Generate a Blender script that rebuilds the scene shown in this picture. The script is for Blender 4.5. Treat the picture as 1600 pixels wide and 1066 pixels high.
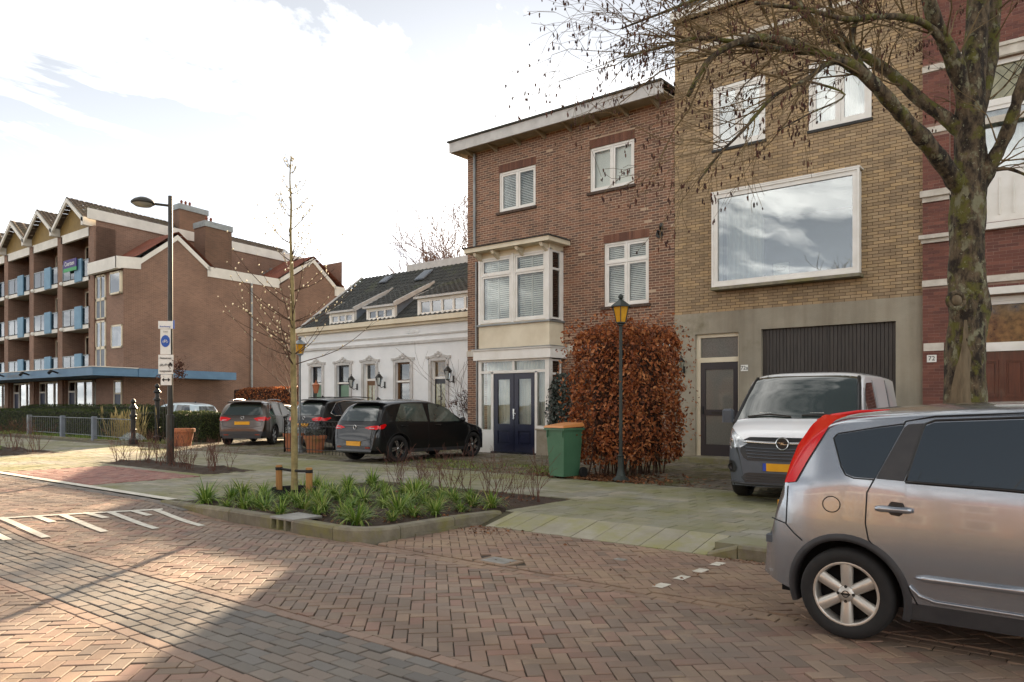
import bpy, math, random
import numpy as np
from mathutils import Vector, Matrix
random.seed(7); RNG = np.random.default_rng(7)
for o in list(bpy.data.objects): bpy.data.objects.remove(o)
SC = bpy.context.scene
COL = SC.collection
R = math.radians
# ---------------------------------------------------------------- camera
cam_d = bpy.data.cameras.new('camera'); cam = bpy.data.objects.new('camera', cam_d); COL.objects.link(cam)
YAW = R(39.0355)
cam.location = (0, 0, 1.55); cam.rotation_euler = (R(90), 0, YAW)
cam_d.sensor_width = 36; cam_d.lens = 27.0; cam_d.shift_y = 99/1600; cam_d.clip_start = .05; cam_d.clip_end = 3000
SC.camera = cam
# ---------------------------------------------------------------- sky
SUN_EL = R(17.8); SUN_LEFT = R(36.7)          # sun stands behind the brick house, 36.7 deg left of +Y
W = bpy.data.worlds.new('World'); SC.world = W; W.use_nodes = True
nt = W.node_tree; nt.nodes.clear()
def wn(t, **k):
    n = nt.nodes.new(t)
    for a, b in k.items(): setattr(n, a, b)
    return n
sky = wn('ShaderNodeTexSky', sky_type='NISHITA', sun_disc=False, sun_elevation=SUN_EL, sun_rotation=-SUN_LEFT)
sky.altitude = 10; sky.air_density = .33; sky.dust_density = .06; sky.ozone_density = .25
tc = wn('ShaderNodeTexCoord'); sep = wn('ShaderNodeSeparateXYZ'); nt.links.new(tc.outputs['Generated'], sep.inputs[0])
def wm(op, a, b=None):
    n = wn('ShaderNodeMath', operation=op)
    for i, v in enumerate((a, b)):
        if v is None: continue
        if isinstance(v, (int, float)): n.inputs[i].default_value = v
        else: nt.links.new(v, n.inputs[i])
    return n.outputs[0]
zz = wm('ADD', wm('MAXIMUM', sep.outputs['Z'], 0.0), 0.22)
cmb = wn('ShaderNodeCombineXYZ')
nt.links.new(wm('DIVIDE', sep.outputs['X'], zz), cmb.inputs[0]); nt.links.new(wm('DIVIDE', sep.outputs['Y'], zz), cmb.inputs[1])
mp = wn('ShaderNodeMapping'); mp.inputs['Scale'].default_value = (1.25, .8, 1); mp.inputs['Rotation'].default_value = (0, 0, R(25)); mp.inputs['Location'].default_value = (2.2, 9.9, 0)
nt.links.new(cmb.outputs[0], mp.inputs[0])
n1 = wn('ShaderNodeTexNoise'); n1.inputs['Scale'].default_value = 1.5; n1.inputs['Detail'].default_value = 9; n1.inputs['Roughness'].default_value = .62; n1.inputs['Distortion'].default_value = .55
nt.links.new(mp.outputs[0], n1.inputs['Vector'])
rp = wn('ShaderNodeValToRGB'); rp.color_ramp.elements[0].position = .465; rp.color_ramp.elements[1].position = .86
rp.color_ramp.elements[0].color = (.0, .0, .0, 1); rp.color_ramp.elements[1].color = (1, 1, 1, 1)
nt.links.new(n1.outputs['Fac'], rp.inputs[0])
# cloud colour: a whitened, brighter version of the sky behind it
hs = wn('ShaderNodeHueSaturation'); hs.inputs['Saturation'].default_value = .12; hs.inputs['Value'].default_value = .12
nt.links.new(sky.outputs[0], hs.inputs['Color'])
add = wn('ShaderNodeMix', data_type='RGBA', blend_type='ADD'); add.inputs['Factor'].default_value = 1
add.inputs[7].default_value = (19.5, 18.9, 17.8, 1); nt.links.new(hs.outputs[0], add.inputs[6])
hs2 = wn('ShaderNodeHueSaturation'); hs2.inputs['Hue'].default_value = .485; hs2.inputs['Saturation'].default_value = .22; nt.links.new(sky.outputs[0], hs2.inputs['Color'])   # thin high haze pales the blue
mx = wn('ShaderNodeMix', data_type='RGBA'); nt.links.new(rp.outputs[0], mx.inputs[0]); nt.links.new(hs2.outputs[0], mx.inputs[6]); nt.links.new(add.outputs[2], mx.inputs[7])
bg = wn('ShaderNodeBackground'); bg.inputs['Strength'].default_value = .05; nt.links.new(mx.outputs[2], bg.inputs[0])
wo = wn('ShaderNodeOutputWorld'); nt.links.new(bg.outputs[0], wo.inputs[0])
# ---------------------------------------------------------------- sun
sd = bpy.data.lights.new('sun', 'SUN'); sun = bpy.data.objects.new('sun', sd); COL.objects.link(sun)
sd.energy = 4.0; sd.angle = R(.6); sd.color = (1, .75, .50)
S2 = Vector((-math.sin(SUN_LEFT)*math.cos(SUN_EL), math.cos(SUN_LEFT)*math.cos(SUN_EL), math.sin(SUN_EL)))
sun.rotation_euler = S2.to_track_quat('Z', 'Y').to_euler(); sun.location = S2*80
# ---------------------------------------------------------------- exposure
SC.view_settings.view_transform = 'Standard'; SC.view_settings.look = 'None'
SC.view_settings.exposure = 2.6; SC.view_settings.gamma = 1.0; SC.view_settings.use_curve_mapping = False
SC.render.engine = 'CYCLES'
SC.cycles.max_bounces = 6; SC.cycles.transparent_max_bounces = 12; SC.cycles.caustics_reflective = False; SC.cycles.caustics_refractive = False

# ================================================================= helpers
FW = np.array((-math.sin(YAW), math.cos(YAW))); RT = np.array((math.cos(YAW), math.sin(YAW)))
def view(x, y):
    d = x*FW[0]+y*FW[1]; l = x*RT[0]+y*RT[1]
    return d, l
ROOT = {}
def tag(o, label=None, cat=None, group=None, kind=None):
    if label: o['label'] = label
    if cat: o['category'] = cat
    if group: o['group'] = group
    if kind: o['kind'] = kind
    return o
def thing(name, label, cat, loc, rz=0, group=None, local=False):
    o = bpy.data.objects.new(name, None); COL.objects.link(o)
    o.empty_display_size = .2
    o.location = loc; o.rotation_euler = (0, 0, rz)
    ROOT[o] = np.zeros(3) if local else np.array(loc, float)
    return tag(o, label, cat, group)
class MB:
    def __init__(s): s.v = []; s.f = []; s.t = []; s.tint = 0.0
    def add(s, vs, fs):
        n = len(s.v); s.v.extend([tuple(map(float, p)) for p in vs]); s.f.extend([tuple(i+n for i in f) for f in fs]); s.t.extend([s.tint]*len(fs)); return s
    def box(s, x0, x1, y0, y1, z0, z1):
        if x0 > x1: x0, x1 = x1, x0
        if y0 > y1: y0, y1 = y1, y0
        if z0 > z1: z0, z1 = z1, z0
        return s.add([(x0,y0,z0),(x1,y0,z0),(x1,y1,z0),(x0,y1,z0),(x0,y0,z1),(x1,y0,z1),(x1,y1,z1),(x0,y1,z1)],
              [(0,3,2,1),(4,5,6,7),(0,1,5,4),(1,2,6,5),(2,3,7,6),(3,0,4,7)])
    def bbox(s, x0, x1, y0, y1, z0, z1, b=.01):
        """box with bevelled vertical and top edges"""
        P = []
        for z, i in ((z0, 0), (z1-b, 0), (z1, b)):
            P += [(x0+b+i*.5,y0+i,z),(x1-b-i*.5,y0+i,z),(x1-i,y0+b+i*.5,z),(x1-i,y1-b-i*.5,z),(x1-b-i*.5,y1-i,z),(x0+b+i*.5,y1-i,z),(x0+i,y1-b-i*.5,z),(x0+i,y0+b+i*.5,z)]
        F = [tuple(range(7, -1, -1)), tuple(range(16, 24))]
        for k in (0, 8):
            for i in range(8): F.append((k+i, k+(i+1) % 8, k+8+(i+1) % 8, k+8+i))
        return s.add(P, F)
    def quad(s, a, b, c, d): return s.add([a, b, c, d], [(0, 1, 2, 3)])
    def poly(s, pts): return s.add(pts, [tuple(range(len(pts)))])
    def prism(s, pts, vec):
        n = len(pts); q = [tuple(np.add(p, vec)) for p in pts]
        return s.add(list(pts)+q, [tuple(range(n))[::-1], tuple(range(n, 2*n))]+[(i, (i+1) % n, n+(i+1) % n, n+i) for i in range(n)])
    def tube(s, pts, rad, n=6, caps=True):
        pts = [np.array(p, float) for p in pts]; k = len(pts)
        if not hasattr(rad, '__len__'): rad = [rad]*k
        vs = []; fs = []
        up = None
        for i in range(k):
            d = pts[min(i+1, k-1)]-pts[max(i-1, 0)]; L = np.linalg.norm(d); d = d/(L if L > 1e-9 else 1)
            if up is None:
                a = np.array((0, 0, 1.)) if abs(d[2]) < .9 else np.array((1., 0, 0)); up = a
            u = np.cross(d, up); lu = np.linalg.norm(u)
            if lu < 1e-6: u = np.cross(d, (1, .3, .2)); lu = np.linalg.norm(u)
            u = u/lu; w = np.cross(u, d); up = w
            for j in range(n):
                t = 2*math.pi*j/n; vs.append(pts[i]+rad[i]*(math.cos(t)*u+math.sin(t)*w))
        for i in range(k-1):
            for j in range(n):
                a = i*n+j; b = i*n+(j+1) % n; fs.append((a, b, b+n, a+n))
        if caps: fs.append(tuple(range(n))[::-1]); fs.append(tuple(range((k-1)*n, k*n)))
        return s.add(vs, fs)
    def lathe(s, prof, c=(0, 0, 0), n=20, axis='z', a0=0, a1=2*math.pi):
        full = abs(a1-a0-2*math.pi) < 1e-6; m = n if full else n+1
        vs = []
        for r, h in prof:
            for j in range(m):
                t = a0+(a1-a0)*j/n
                if axis == 'z': vs.append((c[0]+r*math.cos(t), c[1]+r*math.sin(t), c[2]+h))
                elif axis == 'y': vs.append((c[0]+r*math.cos(t), c[1]+h, c[2]+r*math.sin(t)))
                else: vs.append((c[0]+h, c[1]+r*math.cos(t), c[2]+r*math.sin(t)))
        fs = []
        for i in range(len(prof)-1):
            for j in range(n if full else n):
                a = i*m+j; b = i*m+(j+1) % m; fs.append((a, b, b+m, a+m))
        return s.add(vs, fs)
    def ball(s, c, r, n=10, sc=(1, 1, 1)):
        pr = [(max(1e-4, math.sin(math.pi*i/n)), -math.cos(math.pi*i/n)) for i in range(n+1)]
        vs = []; m = n
        for a, h in pr:
            for j in range(m):
                t = 2*math.pi*j/m; vs.append((c[0]+r*sc[0]*a*math.cos(t), c[1]+r*sc[1]*a*math.sin(t), c[2]+r*sc[2]*h))
        fs = [(i*m+j, i*m+(j+1) % m, (i+1)*m+(j+1) % m, (i+1)*m+j) for i in range(n) for j in range(m)]
        return s.add(vs, fs)
    def build(s, name, mat, parent=None, origin=None, smooth=False):
        off = ROOT[parent] if parent is not None else np.array(origin if origin is not None else (0, 0, 0), float)
        me = bpy.data.meshes.new(name)
        V = np.array(s.v, float).reshape(-1, 3)-off
        me.from_pydata(V.tolist(), [], s.f)
        if any(s.t):
            at = me.attributes.new('tint', 'FLOAT', 'FACE'); at.data.foreach_set('value', np.array(s.t, np.float32))
        me.materials.append(MATS[mat] if isinstance(mat, str) else mat)
        if smooth: me.polygons.foreach_set('use_smooth', [True]*len(me.polygons))
        me.update()
        return link(name, me, parent, off)
def link(name, me, parent=None, off=(0, 0, 0)):
    o = bpy.data.objects.new(name, me); COL.objects.link(o)
    if parent is not None: o.parent = parent; ROOT[o] = ROOT[parent]
    else: o.location = off; ROOT[o] = np.array(off, float)
    return o
def raw(name, V, F, mat, parent=None, origin=None, tint=None, smooth=False):
    """fast mesh from numpy quads / tris"""
    off = ROOT[parent] if parent is not None else np.array(origin if origin is not None else (0, 0, 0), float)
    me = bpy.data.meshes.new(name); V = np.asarray(V, np.float32).reshape(-1, 3)-off.astype(np.float32); F = np.asarray(F, np.int32); k = F.shape[1]
    me.vertices.add(len(V)); me.vertices.foreach_set('co', V.ravel())
    me.loops.add(F.size); me.loops.foreach_set('vertex_index', F.ravel())
    me.polygons.add(len(F)); me.polygons.foreach_set('loop_start', np.arange(0, F.size, k, dtype=np.int32))
    try: me.polygons.foreach_set('loop_total', np.full(len(F), k, np.int32))
    except Exception: pass
    if tint is not None:
        at = me.attributes.new('tint', 'FLOAT', 'FACE'); at.data.foreach_set('value', np.asarray(tint, np.float32))
    me.materials.append(MATS[mat]); me.update(calc_edges=True)
    me.polygons.foreach_set('use_smooth', np.full(len(F), smooth))
    return link(name, me, parent, off)
def text(name, s, mat, loc, size, parent, rot=(R(90), 0, 0), align='CENTER', ext=.002):
    cu = bpy.data.curves.new(name, 'FONT'); cu.body = s; cu.size = size; cu.align_x = align; cu.align_y = 'CENTER'; cu.extrude = ext
    to = bpy.data.objects.new(name+'_t', cu); COL.objects.link(to)
    me = bpy.data.meshes.new_from_object(to.evaluated_get(bpy.context.evaluated_depsgraph_get()))
    bpy.data.objects.remove(to)
    me.materials.clear(); me.materials.append(MATS[mat])
    o = link(name, me, parent)
    o.location = Vector(np.array(loc, float)-ROOT[parent]); o.rotation_euler = rot
    return o
# ================================================================= materials
MATS = {}
def L(r, g=None, b=None):
    if g is None: r, g, b = r
    f = lambda c: ((c/255+.055)/1.055)**2.4 if c > 10 else c/255/12.92
    return (f(r), f(g), f(b), 1)
def M(name, c, c2=None, rough=.75, scale=3., bump=0., bscale=40., metal=0., spec=.5, coat=0., tint=0., ramp=None, moss=None, mossamt=.5, mossscale=1.2, detail=6, dirt=0., rvar=0., stretch=None, trans=0., streak=0., lane=0.):
    m = bpy.data.materials.new(name); m.use_nodes = True; t = m.node_tree; N = t.nodes; K = t.links; b = N['Principled BSDF']
    MATS[name] = m
    def nn(ty, **k):
        n = N.new(ty)
        for a, v in k.items(): setattr(n, a, v)
        return n
    geo = nn('ShaderNodeNewGeometry'); vec = geo.outputs['Position']
    if stretch:
        mp = nn('ShaderNodeMapping'); mp.inputs['Scale'].default_value = stretch; K.new(vec, mp.inputs[0]); vec = mp.outputs[0]
    def noise(sc, det=detail, rough=.6):
        n = nn('ShaderNodeTexNoise'); n.inputs['Scale'].default_value = sc; n.inputs['Detail'].default_value = det; n.inputs['Roughness'].default_value = rough; K.new(vec, n.inputs['Vector']); return n.outputs['Fac']
    def ramp2(inp, p0, p1, c0=(0, 0, 0, 1), c1=(1, 1, 1, 1)):
        r = nn('ShaderNodeValToRGB'); e = r.color_ramp.elements; e[0].position = p0; e[1].position = p1; e[0].color = c0; e[1].color = c1; K.new(inp, r.inputs[0]); return r.outputs[0]
    def mix(f, a, bb, bt='MIX'):
        n = nn('ShaderNodeMix', data_type='RGBA', blend_type=bt)
        for i, v in ((0, f), (6, a), (7, bb)):
            if isinstance(v, (int, float)): n.inputs[i].default_value = v
            elif isinstance(v, tuple): n.inputs[i].default_value = v
            else: K.new(v, n.inputs[i])
        return n.outputs[2]
    col = c
    rnd = None
    if tint or ramp:
        at = nn('ShaderNodeAttribute', attribute_name='tint'); oi = nn('ShaderNodeObjectInfo')
        ad = nn('ShaderNodeMath', operation='ADD'); K.new(at.outputs['Fac'], ad.inputs[0]); K.new(oi.outputs['Random'], ad.inputs[1])
        fr = nn('ShaderNodeMath', operation='FRACT'); K.new(ad.outputs[0], fr.inputs[0]); rnd = fr.outputs[0]
    if ramp:
        r = nn('ShaderNodeValToRGB'); r.color_ramp.interpolation = 'CONSTANT' if len(ramp) > 4 else 'LINEAR'
        e = r.color_ramp.elements
        while len(e) < len(ramp): e.new(.5)
        for i, cc in enumerate(ramp): e[i].position = i/len(ramp); e[i].color = cc
        K.new(rnd, r.inputs[0]); col = r.outputs[0]
    if c2 is not None: col = mix(ramp2(noise(scale), .35, .68), col, c2)
    if tint:
        mr = nn('ShaderNodeMapRange'); mr.inputs['To Min'].default_value = 1-tint; mr.inputs['To Max'].default_value = 1+tint
        m2 = nn('ShaderNodeMath', operation='MULTIPLY'); K.new(rnd, m2.inputs[0]); m2.inputs[1].default_value = 7.31
        f2 = nn('ShaderNodeMath', operation='FRACT'); K.new(m2.outputs[0], f2.inputs[0]); K.new(f2.outputs[0], mr.inputs[0])
        cb = nn('ShaderNodeCombineColor')
        for i in range(3): K.new(mr.outputs[0], cb.inputs[i])
        col = mix(1.0, col, cb.outputs[0], 'MULTIPLY')
    if dirt:
        col = mix(ramp2(noise(.55, 8, .7), .42, .75, (0, 0, 0, 1), (dirt, dirt, dirt, 1)), col, (.045, .038, .03, 1))
    for amt, st_, p0_, p1_ in ((streak, (2.6, 2.6, .16), .48, .74), (lane, (.10, 1.5, 1), .42, .70)):
        if amt:
            mp2 = nn('ShaderNodeMapping'); mp2.inputs['Scale'].default_value = st_; K.new(geo.outputs['Position'], mp2.inputs[0]); n2 = nn('ShaderNodeTexNoise'); n2.inputs['Scale'].default_value = 1.2; n2.inputs['Detail'].default_value = 5; K.new(mp2.outputs[0], n2.inputs['Vector'])
            v_ = 1-amt; col = mix(1.0, col, ramp2(n2.outputs['Fac'], p0_, p1_, (1, 1, 1, 1), (v_, v_*.97, v_*.93, 1)), 'MULTIPLY')
    if moss is not None:
        col = mix(ramp2(noise(mossscale, 8, .68), .62-mossamt*.35, .80-mossamt*.25), col, moss)
    if isinstance(col, tuple): b.inputs['Base Color'].default_value = col
    else: K.new(col, b.inputs['Base Color'])
    b.inputs['Roughness'].default_value = rough; b.inputs['Metallic'].default_value = metal; b.inputs['Specular IOR Level'].default_value = spec
    b.inputs['Coat Weight'].default_value = coat; b.inputs['Coat Roughness'].default_value = .04
    if rvar:
        mr = nn('ShaderNodeMapRange'); mr.inputs['To Min'].default_value = rough-rvar; mr.inputs['To Max'].default_value = rough+rvar; K.new(noise(bscale*.25), mr.inputs[0]); K.new(mr.outputs[0], b.inputs['Roughness'])
    if bump:
        bp = nn('ShaderNodeBump'); bp.inputs['Strength'].default_value = min(1, bump); bp.inputs['Distance'].default_value = .012*bump; K.new(noise(bscale, 5), bp.inputs['Height']); K.new(bp.outputs[0], b.inputs['Normal'])
    return m
def leafmat(name, cols, rough=.5, tr=.3):
    m = M(name, cols[0], ramp=cols, rough=rough, spec=.3)
    t = m.node_tree; N = t.nodes; K = t.links; b = N['Principled BSDF']
    tb = N.new('ShaderNodeBsdfTranslucent'); ms = N.new('ShaderNodeMixShader'); ms.inputs[0].default_value = tr
    src = b.inputs['Base Color'].links[0].from_socket; K.new(src, tb.inputs['Color'])
    K.new(b.outputs[0], ms.inputs[1]); K.new(tb.outputs[0], ms.inputs[2]); K.new(ms.outputs[0], N['Material Output'].inputs[0])
    return m
def glassmat(name, tintc=(.9, .95, .93, 1), boost=.10, rough=.0, warp=.0, ior=1.6):
    m = bpy.data.materials.new(name); m.use_nodes = True; t = m.node_tree; t.nodes.clear(); N = t.nodes; K = t.links; MATS[name] = m
    fr = N.new('ShaderNodeFresnel'); fr.inputs['IOR'].default_value = ior
    mr = N.new('ShaderNodeMath'); mr.operation = 'MULTIPLY_ADD'; mr.inputs[1].default_value = 1.25; mr.inputs[2].default_value = boost; mr.use_clamp = True
    K.new(fr.outputs[0], mr.inputs[0])
    tr = N.new('ShaderNodeBsdfTransparent'); tr.inputs[0].default_value = tintc
    gl = N.new('ShaderNodeBsdfGlossy'); gl.inputs['Roughness'].default_value = rough
    if warp:
        g = N.new('ShaderNodeNewGeometry'); no = N.new('ShaderNodeTexNoise'); no.inputs['Scale'].default_value = 1.3; no.inputs['Detail'].default_value = 1; K.new(g.outputs['Position'], no.inputs['Vector'])
        bp = N.new('ShaderNodeBump'); bp.inputs['Strength'].default_value = warp; bp.inputs['Distance'].default_value = .05; K.new(no.outputs['Fac'], bp.inputs['Height']); K.new(bp.outputs[0], gl.inputs['Normal'])
    ms = N.new('ShaderNodeMixShader'); K.new(mr.outputs[0], ms.inputs[0]); K.new(tr.outputs[0], ms.inputs[1]); K.new(gl.outputs[0], ms.inputs[2])
    o = N.new('ShaderNodeOutputMaterial'); K.new(ms.outputs[0], o.inputs[0])
    return m
# paving
M('road_brick', L(140,120,106), ramp=[L(146,121,101), L(134,113,97), L(152,123,104), L(126,109,95), L(148,115,98), L(140,121,103), L(154,131,110), L(142,107,92)], c2=L(122,108,97), scale=.8, tint=.13, rough=.74, bump=.35, bscale=90, dirt=.3, lane=.22, moss=L(156,136,112), mossamt=.16, mossscale=2.2)
M('bay_brick', L(140,112,96), ramp=[L(140,114,98), L(128,104,90), L(146,118,101), L(134,106,92), L(122,104,92), L(150,122,105)], c2=L(124,104,88), scale=.7, tint=.12, rough=.85, bump=.35, bscale=90, dirt=.3, moss=L(152,130,106), mossamt=.5, mossscale=1.1)
M('band_brick', L(116,109,101), ramp=[L(114,108,100), L(104,100,95), L(124,114,104), L(120,109,99), L(108,104,99)], tint=.14, rough=.75, bump=.35, bscale=90, dirt=.3)
M('edge_brick', L(138,116,101), tint=.15, rough=.75, bump=.3, bscale=80, dirt=.3)
M('red_brick_paving', L(150,108,96), ramp=[L(152,108,96), L(142,98,88), L(156,118,106), L(146,112,102), L(138,100,92)], tint=.1, rough=.8, bump=.3, bscale=80, dirt=.2)
M('concrete_tile', L(142,138,122), ramp=[L(146,141,124), L(134,131,118), L(150,144,128), L(140,138,126), L(130,127,115)], tint=.10, rough=.85, bump=.4, bscale=70, moss=L(118,118,70), mossamt=.62, mossscale=.55, dirt=.25)
M('drive_brick', L(120,112,98), ramp=[L(122,114,100), L(110,104,92), L(130,118,102), L(116,108,98), L(104,98,86)], tint=.13, rough=.88, bump=.4, bscale=70, moss=L(86,84,40), mossamt=.55, mossscale=.8, dirt=.5)
M('kerb', L(134,128,110), c2=L(106,100,86), scale=6, rough=.9, bump=.6, bscale=60, moss=L(120,116,66), mossamt=.45, mossscale=2.2, tint=.12, dirt=.4)
M('ramp_slab', L(158,154,138), c2=L(142,138,120), scale=4, rough=.88, bump=.4, bscale=80, tint=.09, moss=L(140,138,84), mossamt=.52, mossscale=1.7, dirt=.15)
M('joint_sand', L(66,56,46), c2=L(50,44,36), scale=5, rough=.95, bump=.5, bscale=60, moss=L(72,74,40), mossamt=.35, mossscale=1.5)
M('joint_moss', L(84,80,56), c2=L(66,62,46), scale=4, rough=.95, bump=.5, bscale=60)
M('soil', L(70,54,40), c2=L(48,38,30), scale=9, rough=.97, bump=1., bscale=35)
M('ground', L(96,92,72), c2=L(78,80,52), scale=.6, rough=.95, bump=.6, bscale=10)
M('paint_white', L(222,218,205), c2=L(196,190,176), scale=12, rough=.7, bump=.3, bscale=90, dirt=.25)
M('metal_cover', L(150,148,142), c2=L(122,120,114), scale=9, rough=.5, metal=.4, bump=.4, bscale=60)
# walls
M('brown_brick', L(120,80,62), ramp=[L(132,95,76), L(118,85,69), L(140,103,82), L(128,93,76), L(110,83,69), L(136,95,74), L(122,93,78), L(104,79,67)], tint=.14, rough=.85, bump=.4, bscale=110, dirt=.15, streak=.28)
M('brown_mortar', L(190,168,144), c2=L(170,146,122), scale=1.2, rough=.95, bump=.4, bscale=80)
M('yellow_brick', L(158,136,104), ramp=[L(164,141,108), L(152,131,102), L(174,149,113), L(158,136,106), L(169,147,115), L(147,127,100), L(166,143,112), L(177,151,113)], tint=.09, rough=.82, bump=.4, bscale=110, dirt=.18, streak=.28)
M('yellow_mortar', L(86,68,46), c2=L(70,56,40), scale=2, rough=.95)
M('red_brick', L(112,58,46), ramp=[L(116,72,60), L(106,65,55), L(124,79,66), L(112,70,60), L(102,64,56)], tint=.1, rough=.82, bump=.35, bscale=110, dirt=.2)
M('red_mortar', L(160,138,122), c2=L(128,98,86), scale=3, rough=.95)
M('soldier_brick', L(116,78,62), ramp=[L(118,80,62), L(106,70,56), L(124,86,68), L(100,68,56)], tint=.12, rough=.85, bump=.3, bscale=110)
M('sill_brick', L(92,74,62), c2=L(70,58,50), scale=14, rough=.85, tint=.15, bump=.4, bscale=90)
M('roughcast', L(166,158,140), c2=L(146,139,123), scale=.7, rough=.95, bump=.9, bscale=75, dirt=.25, moss=L(106,100,74), mossamt=.2, mossscale=.8, streak=.25)
M('white_paint', L(234,232,226), c2=L(220,217,208), scale=2.5, rough=.55, bump=.08, bscale=30)
M('cream_paint', L(222,212,188), c2=L(204,192,166), scale=1.6, rough=.6, bump=.08, bscale=30)
M('white_render', L(236,238,238), c2=L(220,223,223), scale=.9, rough=.85, bump=.25, bscale=60, dirt=.06)
M('grey_trim', L(196,194,190), c2=L(176,174,170), scale=3, rough=.7, bump=.15, bscale=60)
M('white_stone', L(214,208,196), c2=L(184,176,162), scale=4, rough=.8, bump=.3, bscale=60, dirt=.2)
M('zinc', L(150,154,152), c2=L(126,130,130), scale=3, rough=.5, metal=.5, rvar=.1)
M('bitumen', L(70,68,62), c2=L(54,52,48), scale=2, rough=.95)
M('soffit', L(172,160,138), c2=L(148,136,114), scale=3, rough=.8)
M('blue_door', L(34,38,60), c2=L(28,32,50), scale=4, rough=.32, bump=.05, bscale=20)
M('dark_door', L(30,32,42), c2=L(24,26,33), scale=4, rough=.35)
M('garage_plank', L(66,61,56), c2=L(50,46,43), scale=3, rough=.6, tint=.12, stretch=(6, 6, .6), bump=.2, bscale=20)
M('mahogany', L(92,46,30), c2=L(66,32,22), scale=3, rough=.35, stretch=(8, 8, .7), coat=.3)
M('oak_door', L(120,86,50), c2=L(92,64,38), scale=3, rough=.5, stretch=(8, 8, .7))
M('chrome', L(200,200,200), rough=.15, metal=1.)
M('brass', L(180,150,90), rough=.3, metal=1.)
M('curtain', L(236,233,224), c2=L(210,206,194), scale=14, rough=.9, stretch=(1, 1, .02))
M('blind', L(236,234,226), rough=.6)
M('green_shutter', L(116,146,124), c2=L(104,132,112), scale=2, rough=.6)
M('room', L(120,112,100), rough=.95)
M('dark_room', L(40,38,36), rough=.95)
M('ceiling_white', L(225,225,220), rough=.9)
M('lead_cheek', L(116,124,134), c2=L(100,108,118), scale=3, rough=.6)
M('roof_dark', L(60,62,60), c2=L(46,48,46), scale=2.2, rough=.85, bump=.3, bscale=30, tint=.12, moss=L(74,80,56), mossamt=.22, mossscale=.9)
M('roof_brown', L(92,76,60), c2=L(74,62,50), scale=1.4, rough=.9, bump=.3, bscale=30, tint=.18, moss=L(84,84,54), mossamt=.25, mossscale=.6)
M('roof_red', L(130,74,54), c2=L(104,60,46), scale=1.4, rough=.9, bump=.3, bscale=30)
def brickpattern(name, cA, cB, cM, bw=.22, bh=.065, ax='x'):
    m = M(name, cA, rough=.88); t = m.node_tree; N = t.nodes; K = t.links; b = N['Principled BSDF']
    g = N.new('ShaderNodeNewGeometry'); sp = N.new('ShaderNodeSeparateXYZ'); K.new(g.outputs['Position'], sp.inputs[0])
    ad = N.new('ShaderNodeMath'); ad.operation = 'ADD'; K.new(sp.outputs['X'], ad.inputs[0]); K.new(sp.outputs['Y'], ad.inputs[1])
    cb = N.new('ShaderNodeCombineXYZ'); K.new(ad.outputs[0], cb.inputs[0]); K.new(sp.outputs['Z'], cb.inputs[1])
    br = N.new('ShaderNodeTexBrick'); br.inputs['Color1'].default_value = cA; br.inputs['Color2'].default_value = cB; br.inputs['Mortar'].default_value = cM
    br.inputs['Scale'].default_value = 1; br.inputs['Brick Width'].default_value = bw; br.inputs['Row Height'].default_value = bh; br.inputs['Mortar Size'].default_value = .008; br.inputs['Bias'].default_value = -.1
    K.new(cb.outputs[0], br.inputs['Vector'])
    no = N.new('ShaderNodeTexNoise'); no.inputs['Scale'].default_value = .5; no.inputs['Detail'].default_value = 8; K.new(g.outputs['Position'], no.inputs['Vector'])
    mr = N.new('ShaderNodeMapRange'); mr.inputs['From Min'].default_value = .3; mr.inputs['From Max'].default_value = .7; mr.inputs['To Min'].default_value = .78; mr.inputs['To Max'].default_value = 1.15; K.new(no.outputs['Fac'], mr.inputs[0])
    cc = N.new('ShaderNodeCombineColor')
    for i in range(3): K.new(mr.outputs[0], cc.inputs[i])
    mu = N.new('ShaderNodeMix'); mu.data_type = 'RGBA'; mu.blend_type = 'MULTIPLY'; mu.inputs[0].default_value = 1; K.new(br.outputs['Color'], mu.inputs[6]); K.new(cc.outputs[0], mu.inputs[7]); K.new(mu.outputs[2], b.inputs['Base Color'])
    bp = N.new('ShaderNodeBump'); bp.inputs['Strength'].default_value = .5; bp.inputs['Distance'].default_value = .01; bp.invert = True; K.new(br.outputs['Fac'], bp.inputs['Height']); K.new(bp.outputs[0], b.inputs['Normal'])
    return m
brickpattern('flat_brick', L(132,101,84), L(114,87,73), L(150,126,108))
brickpattern('chimney_brick', L(116,84,66), L(100,74,58), L(116,98,82))
brickpattern('far_brown', L(118,80,62), L(104,70,56), L(150,128,106))
brickpattern('far_yellow', L(156,126,84), L(144,116,78), L(110,90,64), .23, .07)
M('flat_blue', L(106,144,168), c2=L(94,130,154), scale=2, rough=.6)
M('canopy_blue', L(92,128,156), c2=L(80,114,142), scale=1.5, rough=.55)
M('ochre_panel', L(140,116,66), c2=L(122,100,58), scale=2, rough=.7)
M('concrete_soffit', L(140,132,118), rough=.9)
M('white_fascia', L(226,222,212), c2=L(206,202,192), scale=1.2, rough=.7, dirt=.05)
M('dark_blue_frame', L(46,52,72), rough=.5)
M('banner_purple', L(60,40,110), rough=.6); M('banner_green', L(60,150,90), rough=.6)
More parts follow.
